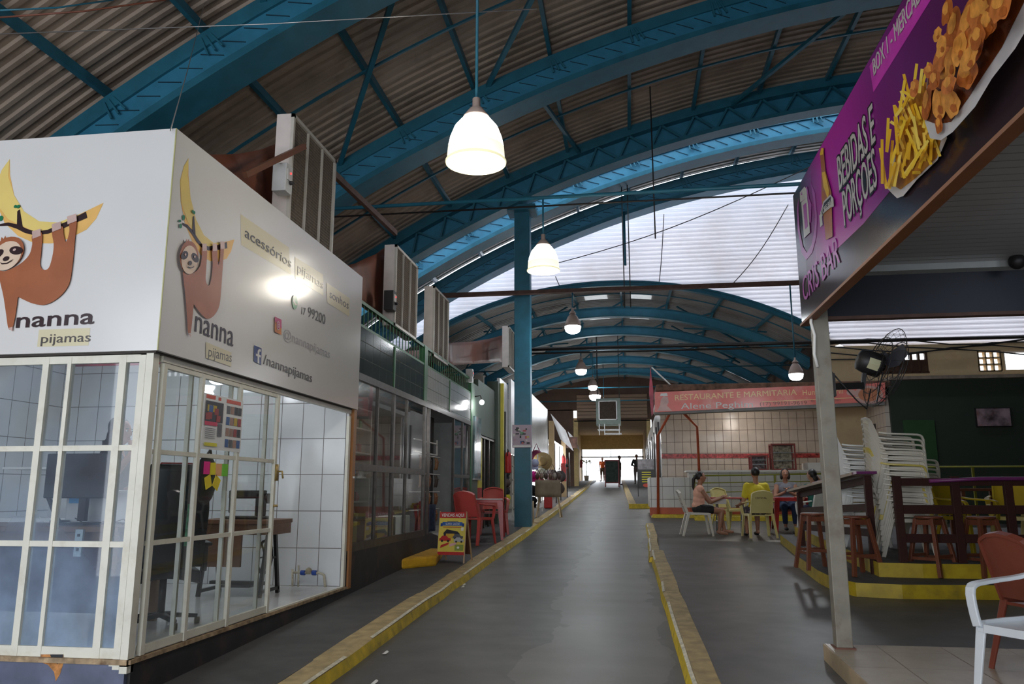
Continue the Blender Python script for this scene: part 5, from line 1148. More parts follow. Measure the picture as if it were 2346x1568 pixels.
# mug emblem
Mpk=mat('print_orchid',(.33,.06,.3),r=.2); Mwh=mat('print_bone',(.5,.47,.45),r=.2)
A.poly(Mpk,[k8(125,905),k8(148,960),k8(160,1090),k8(155,1180),k8(135,1260),k8(105,1298),k8(80,1260),k8(62,1150),k8(58,1050),k8(66,985),k8(66,1060),k8(72,1150),k8(88,1230),k8(108,1262),k8(130,1225),k8(146,1150),k8(150,1080),k8(140,990)])
A.poly(Mpk,[k8(80,950),k8(110,930),k8(120,990),k8(132,1020),k8(128,1110),k8(118,1110),k8(122,1160),k8(96,1190)])
A.poly(Mwh,[k8(74,960),k8(98,930),k8(108,945),k8(112,985),k8(76,1010)]); A.poly(Mwh,[k8(82,1010),k8(112,985),k8(118,1040),k8(126,1160),k8(96,1188)]); A.poly(Mpk,[k8(92,1025),k8(108,1010),k8(116,1130),k8(102,1145)]); A.poly(Mpk,[k8(82,975),k8(84,955),k8(88,972)])
# bottle
Ma1=mat('print_amber_glass',(.36,.12,.035),r=.2); Ma2=mat('print_gold',(.7,.42,.03),r=.2)
A.poly(Ma1,[k8(178,760),k8(186,738),k8(198,738),k8(198,760),k8(206,850),k8(236,960),k8(242,1180),k8(208,1198),k8(186,985),k8(186,860)])
A.poly(Ma2,[k8(178,775),k8(186,740),k8(197,738),k8(196,770)]); A.poly(Ma2,[k8(190,860),k8(206,855),k8(226,950),k8(222,1000),k8(198,930)])
A.poly(Mwh,[k8(178,1075),k8(190,1060),k8(194,1120),k8(182,1135)]); A.poly(Mwh,[k8(184,1060),k8(200,1005),k8(235,970),k8(250,990),k8(252,1030),k8(235,1035),k8(200,1065),k8(188,1090)])
A.poly(mat('print_ink',(.02,.015,.02),r=.2),[k8(190,1055),k8(204,1012),k8(236,980),k8(240,1015),k8(206,1045),k8(194,1075)])
# fries basket and chicken platter, traced shapes
k9=lambda a,b:cs(1820+a/3.409,b/3.409)
Mbk=mat('print_plate',(.62,.6,.6),r=.2,n=.04); A.poly(Mbk,[k9(752,1470),k9(780,1300),k9(900,900),k9(1210,980),k9(1225,1080),k9(1150,1250),k9(990,1400),k9(880,1530),k9(830,1548),k9(790,1510)])
rnd=random.Random(21); Mf=[mat('print_fry_%d'%i,c,r=.2) for i,c in enumerate([(.92,.60,.04),(.95,.70,.12),(.80,.45,.02),(.50,.22,.02)])]
A.poly(Mf[3],[k9(790,1440),k9(830,1150),k9(900,820),k9(1000,640),k9(1200,640),k9(1205,960),k9(1150,1230),k9(980,1390),k9(860,1480)])
fr_=[(960,570,1040,900),(1070,490,1040,660),(1170,480,1110,660),(1210,560,1180,830),(1120,530,1090,720),(980,620,930,860),(950,700,1060,960),(900,820,990,960),(850,915,830,1180),(785,1150,830,1470),(870,940,960,1000),(890,1090,860,1470),(960,1180,900,1450),(1010,1000,1110,1230),(1000,930,880,1270),(1190,800,1150,990),(1130,820,1190,1010),(1200,1090,1000,1350),(1080,900,1120,1160),(820,1080,815,1430),(930,900,950,1200),(1050,760,930,900),(1060,1110,990,1300),(1160,1160,1020,1380),(940,1260,870,1450),(1100,640,1000,830),(1010,700,1100,760),(905,1000,870,1180)]
for i in range(34):
    x=rnd.uniform(840,1180); y=rnd.uniform(760,1350); 
    if y>1300-(x-860)*.5 and x>1000: y-=180
    fr_.insert(0,(x,y,x+rnd.uniform(-70,70),y+rnd.uniform(100,220)))
for i,(a,b,c,d) in enumerate(fr_):
    d=min(d,1500-(c-840)*.75 if c>840 else 1480)
    v=Vector((c-a,d-b)); n_=Vector((v.y,-v.x)).normalized()*15
    A.poly(Mf[rnd.choice([0,0,1,1,2])],[k9(a-n_.x,b-n_.y),k9(a+n_.x*.6,b+n_.y*.6),k9(c+n_.x,d+n_.y),k9(c-n_.x*.6,d-n_.y*.6)])
A.poly(Mbk,[k9(1195,940),k9(1215,600),k9(1260,500),k9(1560,150),k9(1800,-120),k9(2400,-700),k9(2500,-500),k9(1960,360),k9(1760,600),k9(1620,820),k9(1430,1020),k9(1330,1085),k9(1240,1070)])
Mc=[mat('print_chicken_%d'%i,c,r=.2,n=.25,ns=25) for i,c in enumerate([(.62,.19,.04),(.78,.33,.06),(.45,.12,.02),(.14,.035,.01)])]
A.poly(Mc[3],[k9(1210,930),k9(1220,600),k9(1380,300),k9(1480,120),k9(1640,-60),k9(2000,-500),k9(2300,-500),k9(1850,350),k9(1700,560),k9(1560,760),k9(1420,940),k9(1300,960)])
def blob(a,b,ra,rb,ro,m_):
    rr=[1+rnd.uniform(-.14,.14) for _ in range(14)]
    pts=[]
    for i in range(14):
        t_=2*PI*i/14; x=ra*math.cos(t_)*rr[i]; y=rb*math.sin(t_)*rr[i]; pts.append(k9(a+x*math.cos(ro)-y*math.sin(ro),b+x*math.sin(ro)+y*math.cos(ro)))
    A.poly(m_,cat(pts,3))
for a,b,ra,rb,ro in ((1240,540,45,60,.3),(1380,590,55,95,.5),(1230,800,40,140,.15),(1340,800,60,120,-.1),(1350,960,30,70,0),(1465,790,75,110,-.1),(1400,400,60,170,.35),(1500,200,60,170,.2),(1370,250,35,60,.3),(1490,480,50,130,.1),(1640,560,85,120,.4),(1660,180,80,230,.25),(1730,330,75,120,.1),(1600,360,60,130,.2),(1780,80,90,160,.3),(1880,-120,90,200,.3),(2000,-60,100,160,.4),(2080,-300,120,200,.4),(1900,150,80,120,.3),(1560,640,55,90,.5),(1440,600,50,80,.2),(1760,430,60,110,.5),(1850,260,60,110,.4),(1530,330,45,80,.2),(1590,60,45,110,.2),(1300,660,40,70,.2),(2100,0,90,150,.5),(1980,-180,80,140,.3)):
    blob(a,b,ra,rb,ro,Mc[rnd.choice([0,1,0,2])]); blob(a-ra*.2,b-rb*.25,ra*.55,rb*.5,ro,Mc[1]); blob(a+ra*.3,b+rb*.35,ra*.35,rb*.3,ro,Mc[2])
A.build('printed_pictures',t)
def tc_(body,m_,p0,p1,h,off,bold=0,n_='lettering'): 
    a=px(*p0,x=XC); b=px(*p1,x=XC); text(n_,body,m_,a,b,h,t,(-1,0,0),off=off+.16,bold=bold)
OFF=0
def k8p(a,b): return (1800+a/2.177,b/2.177)
Mink=mat('print_ink',(.02,.015,.02),r=.2); offs=-.16+.0012*(A.k+3)
def tt(body,m_,a,b,h,o=0,bold=0):
    text('lettering',body,m_,px(*k8p(*a),x=XC),px(*k8p(*b),x=XC),h,t,(-1,0,0),off=.0012*(4)+o,bold=bold)
for m_,o,bo in ((Mink,.002,.045),(Mwh,.004,.0)):
    tt('BEBIDAS E',m_,(272,955),(452,705),.235,o,bo); tt('PORÇÕES',m_,(298,1130),(462,925),.235,o,bo)
tt('CRIS BAR',mat('print_violet',(.40,.06,.36),r=.2),(92,1510),(272,1310),.20,.002,0)
tt('BOX 1 - MERCADO MUNICIPAL',Mwh,(445,382),(960,-450),.10,.003)
tt('CRIS BAR',Mwh,(196,1068),(246,1012),.04,.012)
# canopy ceiling and back fascia
M_slt=tile('pvc_slats','xy',50,.10,(.42,.42,.43),(.2,.2,.2),.006,r=.25)
struct(MB().box(1.5,-1.2,3.24,9,6.44,3.28).build('ceiling',M_slt)); struct(MB().box(1.5,6.30,3.19,9,6.42,3.24).build('trim_4',mat('pale_cornice',(.4,.42,.42),r=.5)))
struct(MB().m(mat('navy_panel',(.012,.016,.03),r=.5,n=.1)).box(1.55,6.42,2.86,9,6.47,3.95).box(3.29,6.40,2.86,3.31,6.42,3.2).m(M_brownsteel).box(1.55,6.40,2.835,9,6.48,2.862).build('wall_right'))
t=thing('round_speaker','black round speaker under the canopy ceiling at the right edge','speaker'); MB().ell((2.95,6.2,3.34-.14),.06,.06,.06).box(2.94,6.19,3.2,2.96,6.21,3.24).build('speaker_body',M_black,t)
t=thing('ceiling_light','bright tube light under the bar canopy','lamp'); MB().box(2.9,4.6,3.2,3.9,4.68,3.24).build('tube',mat('tube_lit',(1,1,1),em=(.8,.88,1),es=5),t)
l=bpy.data.lights.new('bar_light','POINT'); l.energy=8; l.color=(.8,.88,1); l.shadow_soft_size=.2; o=bpy.data.objects.new('bar_light',l); o.location=(3.4,4.64,3.1); col.objects.link(o)
# fan
t=thing('bracket_fan','black oscillating wall fan in profile on bracket right of canopy post','fan')
c=px(2026,843,y=6.75); ax=Vector((.93,.12,-.33)).normalized(); 
R_=ax.to_track_quat('Z','Y').to_matrix().to_4x4(); R_.translation=c
def fm(): m_=MB(); m_.T=R_; return m_
fm().lathe([(.03,-.23),(.085,-.21),(.10,-.14),(.10,-.04),(.04,-.02),(.03,0)],(0,0,0),18).build('motor',M_black,t)
tcv=(CAM-c); tcv=(tcv-ax*tcv.dot(ax)).normalized(); s2=ax.cross(tcv); oc=c-ax*.12+tcv*.1035
MB().m(mat('label_cream',(.5,.48,.3),r=.5)).poly([oc+ax*a_*.045+s2*b_*.045-tcv*(.012 if b_ else 0) for a_,b_ in ((-1,-1),(1,-1),(1,0),(1,1),(-1,1),(-1,0))]).build('label',None,t)
mb=fm(); 
for k in range(3):
    a=k*2*PI/3+.5; mb.ribbon([(.04*math.cos(a),.04*math.sin(a),-.0),(.16*math.cos(a+.15),.16*math.sin(a+.15),.01),(.29*math.cos(a+.1),.29*math.sin(a+.1),.02)],[.06,.14,.10],.004,side=(-math.sin(a),math.cos(a),.5))
mb.build('blade',mat('fan_blade',(.05,.05,.06),r=.3),t)
mb=fm(); RR=.34
for r_,z_ in ((RR,0),(RR*.72,.07),(RR*.72,-.06),(RR*.4,.095),(.06,.10),(RR*.4,-.08)):
    mb.tube([(r_*math.cos(2*PI*i/28),r_*math.sin(2*PI*i/28),z_) for i in range(29)],.0035,4,cap=False)
for k in range(22):
    a=2*PI*k/22; ca,sa_=math.cos(a),math.sin(a)
    mb.tube([(.06*ca,.06*sa_,.10),(RR*.5*ca,RR*.5*sa_,.09),(RR*.85*ca,RR*.85*sa_,.045),(RR*ca,RR*sa_,0),(RR*.85*ca,RR*.85*sa_,-.04),(RR*.5*ca,RR*.5*sa_,-.075),(.09*ca,.09*sa_,-.08)],.0018,3,cap=False)
mb.build('cage',M_black,t)
b0=Vector((1.6,6.42,2.30)); b1=px(1975,872,y=6.62)
MB().bar(b0,(b1.x,b1.y,b0.z+.03),.035,.05).bar((b1.x,b1.y,b0.z+.0),(b1.x+.02,b1.y,c.z-.06),.03).box(1.598,6.37,2.22,1.62,6.46,2.40).build('bracket',M_black,t)
tag(MB().tube([(1.6,6.4,2.42),(1.8,6.5,2.2),(1.9,6.6,2.14),(1.95,6.62,2.3)],.006,5).build('cable',M_wiret),'looping black cable under the fan bracket','cable')
mb=MB(); rnd=random.Random(4)
for k in range(5):
    pts=[(5.3+i*1.0,21.3,5.28-.05*k+.12*math.sin(i*1.3+k)-.03*k) for i in range(12)]; mb.tube(pts,.018,4)
tag(mb.build('cable',M_wiret),'bundle of sagging dark cables along the cream upper wall','cable')
# ---------------------------------------------------------------- restaurant
M_tb=tile('restaurant_tile','xz',.236,.335,(.60,.53,.46),(.16,.12,.10),.007,r=.2,n=.1,off=(.02,.1),stain=(.42,.35,.30),sn=1,sa=.5)
M_tbw=tile('counter_tile','xz',.30,.34,(.62,.61,.57),(.25,.23,.2),.006,r=.2,off=(0,.1))
M_tby=tile('restaurant_tile_side','yz',.236,.335,(.60,.53,.46),(.16,.12,.10),.007,r=.2)
M_or=mat('orange_red_base',(.50,.10,.04),r=.5,n=.1,stain=(.3,.1,.05),sn=3,sa=.4)
struct(MB().m(M_tb).box(1.0,24,.8,6.3,24.15,3.9).m(M_tby).box(6.2,20.1,.8,6.32,24,3.9).build('wall_back'))
struct(MB().m(mat('red_zigzag_tile',(.42,.06,.06),r=.3,n=.7,ns=14)).box(1.0,23.98,2.43,6.2,24.0,2.56).build('trim_5'))
struct(MB().m(mat('ceiling_dim',(.5,.48,.46),r=.7)).box(.8,20.1,3.78,6.3,24.2,3.9).build('ceiling'))
tag(MB().m(mat('brown_ledge',(.13,.07,.045),r=.9,n=.5,ns=8,bump=.8)).box(.75,19.95,3.95,6.35,24.2,4.12).build('roof_ledge',bevel=.03),'rough brown concrete ledge on top of the restaurant','roof ledge')
t=thing('counter','tiled white L-shaped restaurant counter with orange red base','counter')
MB().m(M_tbw).box(.56,21.8,1.05,1.62,21.95,1.84).m(tile('counter_tile_side','yz',.30,.34,(.62,.61,.57),(.25,.23,.2),.006,r=.2)).box(.56,21.95,1.05,.70,23.9,1.84).build('low_front',None,t); MB().box(1.62,21.9,1.05,5.1,22.6,1.98).build('high_front',M_tbw,t)
MB().box(1.55,21.85,1.98,5.15,22.65,2.03).build('counter_top',M_white,t,bevel=.008); MB().box(4.7,21.86,2.03,5.15,22.6,2.22).build('raised_end',M_white,t)
MB().box(.55,21.79,.84,1.62,21.95,1.05).box(1.62,21.89,.84,5.1,22.6,1.05).build('base_band',M_or,t)
struct(MB().hexa([(.55,21.35,.75),(6.2,21.35,.75),(6.2,24,.75),(.55,24,.75)],[(.62,21.38,.87),(6.2,21.38,.87),(6.2,24,.9),(.62,24,.9)]).build('kerb',M_yel,bevel=.01))
struct(MB().box(1.62,20.5,.7,6.1,20.72,.86).build('kerb',M_yel,bevel=.01))
M_rg=mat('olive_yellow_rail',(.22,.22,.02),r=.4,n=.15)
t=thing('railing','yellow green pipe railing before the restaurant counter','railing')
for z in (1.86,1.68,1.45): MB().tube([(1.63,20.6,z),(6.1,20.6,z+.06)],.022 if z>1.8 else .014,6).build('rail',M_rg,t)
for x in (1.65,3.62,5.6): MB().box(x-.025,20.58,.86,x+.025,20.63,1.87).build('post',M_rg,t)
for nm_,pts in (('tall orange red pipe brace standing left of the restaurant counter',[(1508,1178),(1507,998),(1537,944)]),('orange red pipe brace bending onto the restaurant counter top',[(1602,1086),(1597,978),(1563,944)])):
    tag(MB().tube([tuple(px(u,v,y=21.7 if i<2 else 20.2)) for i,(u,v) in enumerate(pts)],.035,8).build('pipe_brace',M_or),nm_,'brace')
t=thing('banner','faded pink red restaurant banner RESTAURANTE E MARMITARIA along the roof edge','banner')
Mbn=mat('banner_pink',(.78,.22,.19),r=.28,n=.1,ns=1.5,stain=(.85,.55,.50),sn=.6,sa=.9)
yb_=19.9; cp=lambda u,v:px(u,v,y=yb_)
a,b,c_,d=cp(1500,945),cp(2028,920),cp(2028,877),cp(1500,899)
MB().prism([a,b,c_,d],(0,0,0),(0,.03,0)).build('banner_sheet',Mbn,t)
MB().prism([cp(1497,948),cp(1497,897),cp(1490,840),cp(1487,900),cp(1493,955)],(0,0,0),(0,.02,0)).build('side_flag',mat('banner_dark_pink',(.4,.06,.09),r=.4,n=.4,ns=6),t)
MB().prism([cp(1500,945),cp(1500,950),cp(2028,928),cp(2028,920)],(0,.02,0),(0,.3,0)).build('under_panel',mat('grey_under',(.22,.21,.2),r=.7),t)
def tb(body,m_,p0,p1,h): text('lettering',body,m_,cp(*p0),cp(*p1),h,t,(0,-1,0),off=.006)
Mcr=mat('banner_cream_text',(.90,.68,.36),r=.4); Mgt=mat('banner_grey_text',(.68,.68,.65),r=.4); Mdt=mat('banner_dull_text',(.35,.17,.13),r=.4)
tb('RESTAURANTE E MARMITARIA',Mcr,(1545,918),(1824,905),.14); tb('Alene Peghim',Mgt,(1560,938),(1725,933),.15); tb('Humaitá Grill',Mcr,(1838,906),(1930,902),.13); tb('(17) 99191-9619',Mdt,(1740,930),(1848,927),.09); tb('fb /alenepeghin',Mdt,(1858,922),(1925,919),.06)
A=Art((0,yb_,0),(1,0,0),(0,-1,0)); q=lambda u,v:(cp(u,v).x,cp(u,v).z)
Mbl=mat('banner_pale_print',(.62,.40,.36),r=.4); A.poly(Mbl,[q(1505,942),q(1512,930),q(1514,915),q(1520,908),q(1530,910),q(1532,922),q(1528,930),q(1540,942)]); A.poly(Mgt,[q(1512,908),q(1514,902),q(1528,901),q(1530,908)])
for (u,v,ru) in ((1990,905,30),(1990,905,22),(2005,900,12),(1950,900,10)):
    A.poly(Mbl if ru in(30,10) else mat('banner_food',(.55,.22,.12),r=.4),[(lambda c:(c[0]+ru*.011*math.cos(i*PI/8),c[1]+ru*.0075*math.sin(i*PI/8)))(q(u,v)) for i in range(16)])
A.poly(Mcr,[q(1745,922),q(1968,912),q(1968,910.5),q(1745,920.5)]); A.build('printed_pictures',t)
tag(MB().bar(tuple(px(1493,842,y=19.95)),tuple(px(1542,888,y=20.1)),.03).build('stay_bar',M_white),'thin white diagonal stay bar above the banner corner','bar')
def case(x0,x1,z0,z1,lab,bright):
    t=thing('display_case',lab,'display case')
    MB().box(x0,22.1,z0,x1,22.5,z0+.04).box(x0,22.1,z1-.04,x1,22.5,z1).box(x0,22.46,z0,x1,22.5,z1).build('cabinet',mat('case_red',(.28,.05,.04),r=.4),t)
    mb=MB(); 
    for x in (x0,x1-.04): mb.box(x,22.08,z0,x+.04,22.12,z1)
    mb.build('frame',mat('case_red',(.28,.05,.04)),t)
    MB().poly([(x0+.03,22.10,z0+.04),(x1-.03,22.10,z0+.04),(x1-.03,22.10,z1-.04),(x0+.03,22.10,z1-.04)]).build('glass',glass('case_glass',refl=1.5),t); MB().box(x0+.05,22.42,z0+.05,x1-.05,22.45,z1-.05).build('lining',mat('case_lining_%d'%bright,(.5,.42,.3) if bright else (.35,.25,.25),r=.25,n=.8,ns=14),t)
    for z in (.35,.65): MB().box(x0+.04,22.14,z0+(z1-z0)*z,x1-.04,22.42,z0+(z1-z0)*z+.015).build('shelf',M_steel,t)
case(3.28,3.74,2.03,2.44,'smaller red framed glass display case on the restaurant counter',0); case(3.83,4.46,2.03,2.74,'tall bright red framed glass case on the restaurant counter',1)
l=bpy.data.lights.new('restaurant_light','POINT'); l.energy=16; l.color=(1,.9,.8); l.shadow_soft_size=.2; o=bpy.data.objects.new('restaurant_light',l); o.location=(3.2,22.8,3.5); col.objects.link(o)
t=thing('ceiling_light','small ceiling lamp inside the restaurant','lamp'); MB().ell((3.2,22.8,3.76),.12,.12,.04).build('globe',Mlit,t)
# green wall side
M_gw=mat('dark_green_wall',(.022,.034,.022),r=.7,n=.08,ns=2)
struct(MB().box(6.3,20.0,0,23.5,20.12,4.12).build('wall_back',M_gw)); struct(MB().box(6.3,19.85,4.12,23.5,21.6,4.2).build('trim_6',mat('ledge_pale',(.25,.2,.16),r=.9,n=.3)))
MB_=MB().box(6.55,19.96,.7,7.25,20.0,3.15); struct(MB_.build('door_3',mat('green_door',(.02,.07,.02),r=.6)))
struct(MB().box(6.18,20.9,1,6.2,21.5,3.15).box(6.17,22.6,1.9,6.2,22.9,3.15).build('door_4',mat('dark_doorway',(.03,.015,.012),r=.6)))
t=thing('picture','small framed food photograph hung on the dark green wall','picture'); a=px(2240,977,y=19.95); b=px(2312,936,y=19.95); MB().box(a.x,19.93,a.z,b.x,19.99,b.z).build('print',mat('photo_print',(.22,.16,.18),r=.3,n=.8,ns=5,stain=(.35,.08,.04),sn=3,sa=.7),t); MB().box(a.x-.02,19.94,a.z-.02,b.x+.02,20.0,b.z+.02).build('frame',M_black,t)
t=thing('railing','dim olive railing in front of the dark green wall','railing')
for z in (1.95,1.65): MB().tube([(5.2,16.5,z),(12,16.5,z)],.02,6).build('rail',M_rg,t)
for x in (5.3,6.6,8,9.5): MB().box(x-.02,16.48,.6,x+.02,16.52,1.95).build('post',M_rg,t)
# ---------------------------------------------------------------- platform
M_py=mat('platform_yellow',(.42,.30,.012),r=.5,n=.2,ns=6,stain=(.12,.09,.03),sn=4,sa=.6)
def platform(poly,h0,h1,name):
    mb=MB(); n=len(poly); 
    mb.m(M_walk); mb.add([(x,y,gz(y)+h1) for x,y in poly],[tuple(range(n))])
    mb.m(M_py)
    for i in range(n):
        (x0,y0),(x1,y1)=poly[i],poly[(i+1)%n]; mb.add([(x0,y0,gz(y0)+h0),(x1,y1,gz(y1)+h0),(x1,y1,gz(y1)+h1),(x0,y0,gz(y0)+h1)],[(0,1,2,3)])
    return struct(mb.build(name))
platform([(2.33,11.9),(2.27,10.4),(2.30,9.85),(2.45,9.45),(2.9,9.35),(3.6,9.4),(12,9.75),(12,15.2),(2.7,15.2),(2.55,13.0)],-.02,.15,'floor')
platform([(2.84,9.92),(3.3,9.86),(12,10.2),(12,15.0),(2.92,15.0),(2.86,12)],.15,.31,'floor')
# timber rail fence
M_fn=wood('dark_timber',(.05,.014,.009),(.025,.008,.006),r=.6,axis=0); M_fn.node_tree.nodes['Principled BSDF'].inputs['Specular IOR Level'].default_value=.25
M_ppl=mat('purple_cloth',(.16,.03,.13),r=.3)
yf=9.98; zf=lambda v:px(2100,v,y=yf).z
t=thing('timber_railing','dark stained timber railing along the platform front with purple rail cover','railing')
gb=gz(yf)+.31
for u in (2062,2196,2318): x=px(u,1200,y=yf).x; MB().box(x-.045,yf-.03,gb-.01,x+.045,yf+.03,zf(1092)).build('post',M_fn,t,bevel=.004)
x0=px(2062,1200,y=yf).x
for va,vb in ((1096,1114),(1158,1178),(1224,1244)): MB().box(x0,yf-.02,zf(vb),9,yf+.02,zf(va)).build('rail',M_fn,t,bevel=.004)
MB().tube([(x0+.35,yf-.05,zf(1103)),(x0+.9,yf-.06,zf(1098)),(9,yf-.06,zf(1097))],.022,8).build('rail_cover',M_ppl,t)
t=thing('timber_railing','dark timber side railing running from the chair stacks towards the diners','railing')
A0=Vector((2.86,10.15)); A1=Vector((2.70,13.3))
def fp(s_,z): p=A0.lerp(A1,s_); return Vector((p.x,p.y,z))
for s_,bz,tz in ((0,gz(10.15)+.15,1.68),(.5,gz(11.7)+.15,1.57),(1,gz(13.3)+.15,1.47)): p=fp(s_,0); MB().box(p.x-.04,p.y-.03,bz-.01,p.x+.04,p.y+.03,tz).build('post',M_fn,t)
for z0,z1 in ((1.62,1.43),(1.30,1.18),(1.0,.93)): MB().bar(fp(0,z0),fp(1,z1),.03,.09).build('rail',M_fn,t)
t=thing('bar_counter','narrow light wood bar ledge partly under purple cloth on the side railing','counter')
MB().bar(fp(.05,1.70),fp(1.06,1.49),.26,.035,w2=.3).build('counter_top',wood('ledge_wood',(.33,.24,.17),(.25,.17,.11),axis=1),t); MB().bar(fp(.0,1.712),fp(.62,1.60),.24,.03).build('cloth',M_ppl,t)
# stools
M_st=wood('stool_wood',(.20,.065,.03),(.11,.03,.015)); 
def stool(loc,rz,label):
    t=thing('bar_stool',label,'stool',loc,rz,'timber bar stools'); H=.68
    MB().lathe([(.14,H-.03),(.155,H-.025),(.155,H-.005),(.145,H)],(0,0,0),22).build('seat',M_st,t)
    for sx in(-1,1):
        for sy in (-1,1): MB().bar((sx*.19,sy*.19,0),(sx*.10,sy*.10,H-.03),.045,.04).build('leg',M_st,t,bevel=.003)
    for s_ in (-1,1):
        MB().bar((s_*.16,-.16,.2),(s_*.16,.16,.2),.025,.035).build('stretcher',M_st,t); MB().bar((-.16,s_*.16,.23),(.16,s_*.16,.23),.025,.035).build('stretcher',M_st,t)
    mb=MB()
    for s_ in (-1,1): mb.bar((s_*.105,-.105,H-.07),(s_*.105,.105,H-.07),.02,.06).bar((-.105,s_*.105,H-.07),(.105,s_*.105,H-.07),.02,.06)
    mb.build('seat_apron',M_st,t); return t
s0=None
for i,(u,v,rz,lab) in enumerate(((1872,1304,.2,'bar stool farthest left, in front of the side railing and left of the canopy post'),(1968,1318,.35,'bar stool immediately right of canopy post'),(2140,1320,.7,'bar stool with legs against the yellow step, before the timber railing'),(2262,1322,.3,'dark bar stool in shade behind the white foreground chair'))):
    p=px(u,v,g=.15); 
    if i==0: s0=stool(tuple(p),rz,lab)
    else: copy_tree(s0,tuple(p),rz,lab)
# ---------------------------------------------------------------- plastic chairs
def mplastic(name,c,r=.32): return mat(name,c,r=r,n=.06,ns=5,spec=.5)
P_white=mplastic('plastic_white',(.74,.74,.71)); P_off=mplastic('plastic_cream',(.60,.56,.47)); P_yel=mplastic('plastic_yellow',(.60,.48,.10)); P_ylw=mplastic('plastic_bright_yellow',(.52,.37,.015)); P_red=mplastic('plastic_red',(.50,.07,.06)); P_brn=mplastic('plastic_brown',(.20,.05,.03)); P_pale=mplastic('plastic_pale_yellow',(.62,.53,.22)); P_fw=mplastic('plastic_clean_white',(.72,.76,.80),.25)
P_tred=mplastic('plastic_table_red',(.42,.02,.02))
CH={}
def chair(m_,arms,slats,label,loc,rz,group=None,key=None):
    k=(m_.name,arms,slats)
    if k in CH:
        return copy_tree(CH[k],loc,rz,label,group)
    t=thing('plastic_chair',label,'chair',loc,rz,group); CH[k]=t
    def sf(u,v):
        x=(u-.5)*2; y=-.21+.45*v; z=.435-.012*(1-x*x)*(1-abs(2*v-1))-.02*max(0,v-.85)/.15
        return (x*(.215+.02*v),y,z)
    mb=MB(); mb.grid(sf,8,8,(0,0,-.02)); 
    mb.ribbon([sf(0,0),sf(0,.5),sf(0,.9),Vector(sf(.1,1)),sf(.5,1),sf(.9,1),sf(1,.9),sf(1,.5),sf(1,0)],.045,.018,side=(0,0,1))
    mb.build('seat',m_,t,smooth=False)
    for s_ in (-1,1):
        mb=MB(); P0=Vector((s_*.225,.215,.44)); P1=Vector((s_*.262,.275,0))
        mb.bar(P0,P1,.06,.018,up=(0,1,0),w2=.04,h2=.015); mb.bar(P0+Vector((s_*.02,-.02,0)),P1+Vector((s_*.018,-.016,0)),.018,.055,up=(0,1,0),w2=.014,h2=.036); mb.build('leg',m_,t,bevel=.004)
        mb=MB(); P0=Vector((s_*.215,-.205,.45)); P1=Vector((s_*.25,-.33,0))
        mb.bar(P0,P1,.055,.018,up=(0,1,0),w2=.04,h2=.015); mb.bar(P0+Vector((s_*.02,.02,0)),P1+Vector((s_*.018,.016,0)),.018,.055,up=(0,1,0),w2=.014,h2=.036); mb.build('leg',m_,t,bevel=.004)
        if arms:
            pts=[(s_*.235,.235,.42),(s_*.246,.238,.48),(s_*.255,.238,.54),(s_*.262,.234,.595),(s_*.266,.222,.628),(s_*.268,.20,.645),(s_*.27,.165,.652),(s_*.272,.08,.658),(s_*.272,-.02,.664),(s_*.268,-.10,.668),(s_*.258,-.18,.675),(s_*.235,-.26,.69)]
            MB().ribbon(pts,[.055,.055,.055,.056,.058,.06,.06,.058,.055,.052,.048,.04],.024,side=(1,.0,0)).build('armrest',m_,t,bevel=.007)
    def bp_(u,v):
        x=(u-.5)*2; W=.205-.012*v; top=.88-.05*x*x
        z=.455+(top-.455)*v; y=-.215-.13*v-.035*(1-x*x)*(.6+.4*v)
        return Vector((x*W,y,z))
    mb=MB()
    mb.ribbon([bp_(0,i/6) for i in range(7)]+[bp_(.06,1.02),bp_(.25,1.02),bp_(.5,1.02),bp_(.75,1.02),bp_(.94,1.02)]+[bp_(1,1-i/6) for i in range(7)],.05,.022,side=(0,1,.3))
    if slats:
        for v0,v1 in ((.06,.16),(.24,.34),(.42,.52),(.60,.70),(.80,1.0)): mb.grid(lambda u,v:bp_(.03+.94*u,v0+(v1-v0)*v),8,1,(0,-.016,0))
    else: mb.grid(lambda u,v:bp_(.03+.94*u,.03+.95*v),8,6,(0,-.016,0))
    mb.build('backrest',m_,t)
    return t
# foreground chairs at the right edge
fc=px(2241,1428,z=.745); 
d_=Vector((-.85,-.53,0)).normalized(); rzf=math.atan2(-d_.x,d_.y)
def place_by(local,world,rz):
    c,s_=math.cos(rz),math.sin(rz); return (world.x-(local[0]*c-local[1]*s_),world.y-(local[0]*s_+local[1]*c))
zt=gz(5.0)+.12
X,Y_=place_by((.235,.23),fc,rzf)
chair(P_fw,True,False,'clean white plastic armchair cut by the right edge, nearest to the camera',(X,Y_,gz(Y_)+.12),rzf)
chair(P_brn,True,False,'brown plastic armchair behind the clean white foreground chair',(2.74,5.78,gz(5.78)+.12),-PI/2+.3)
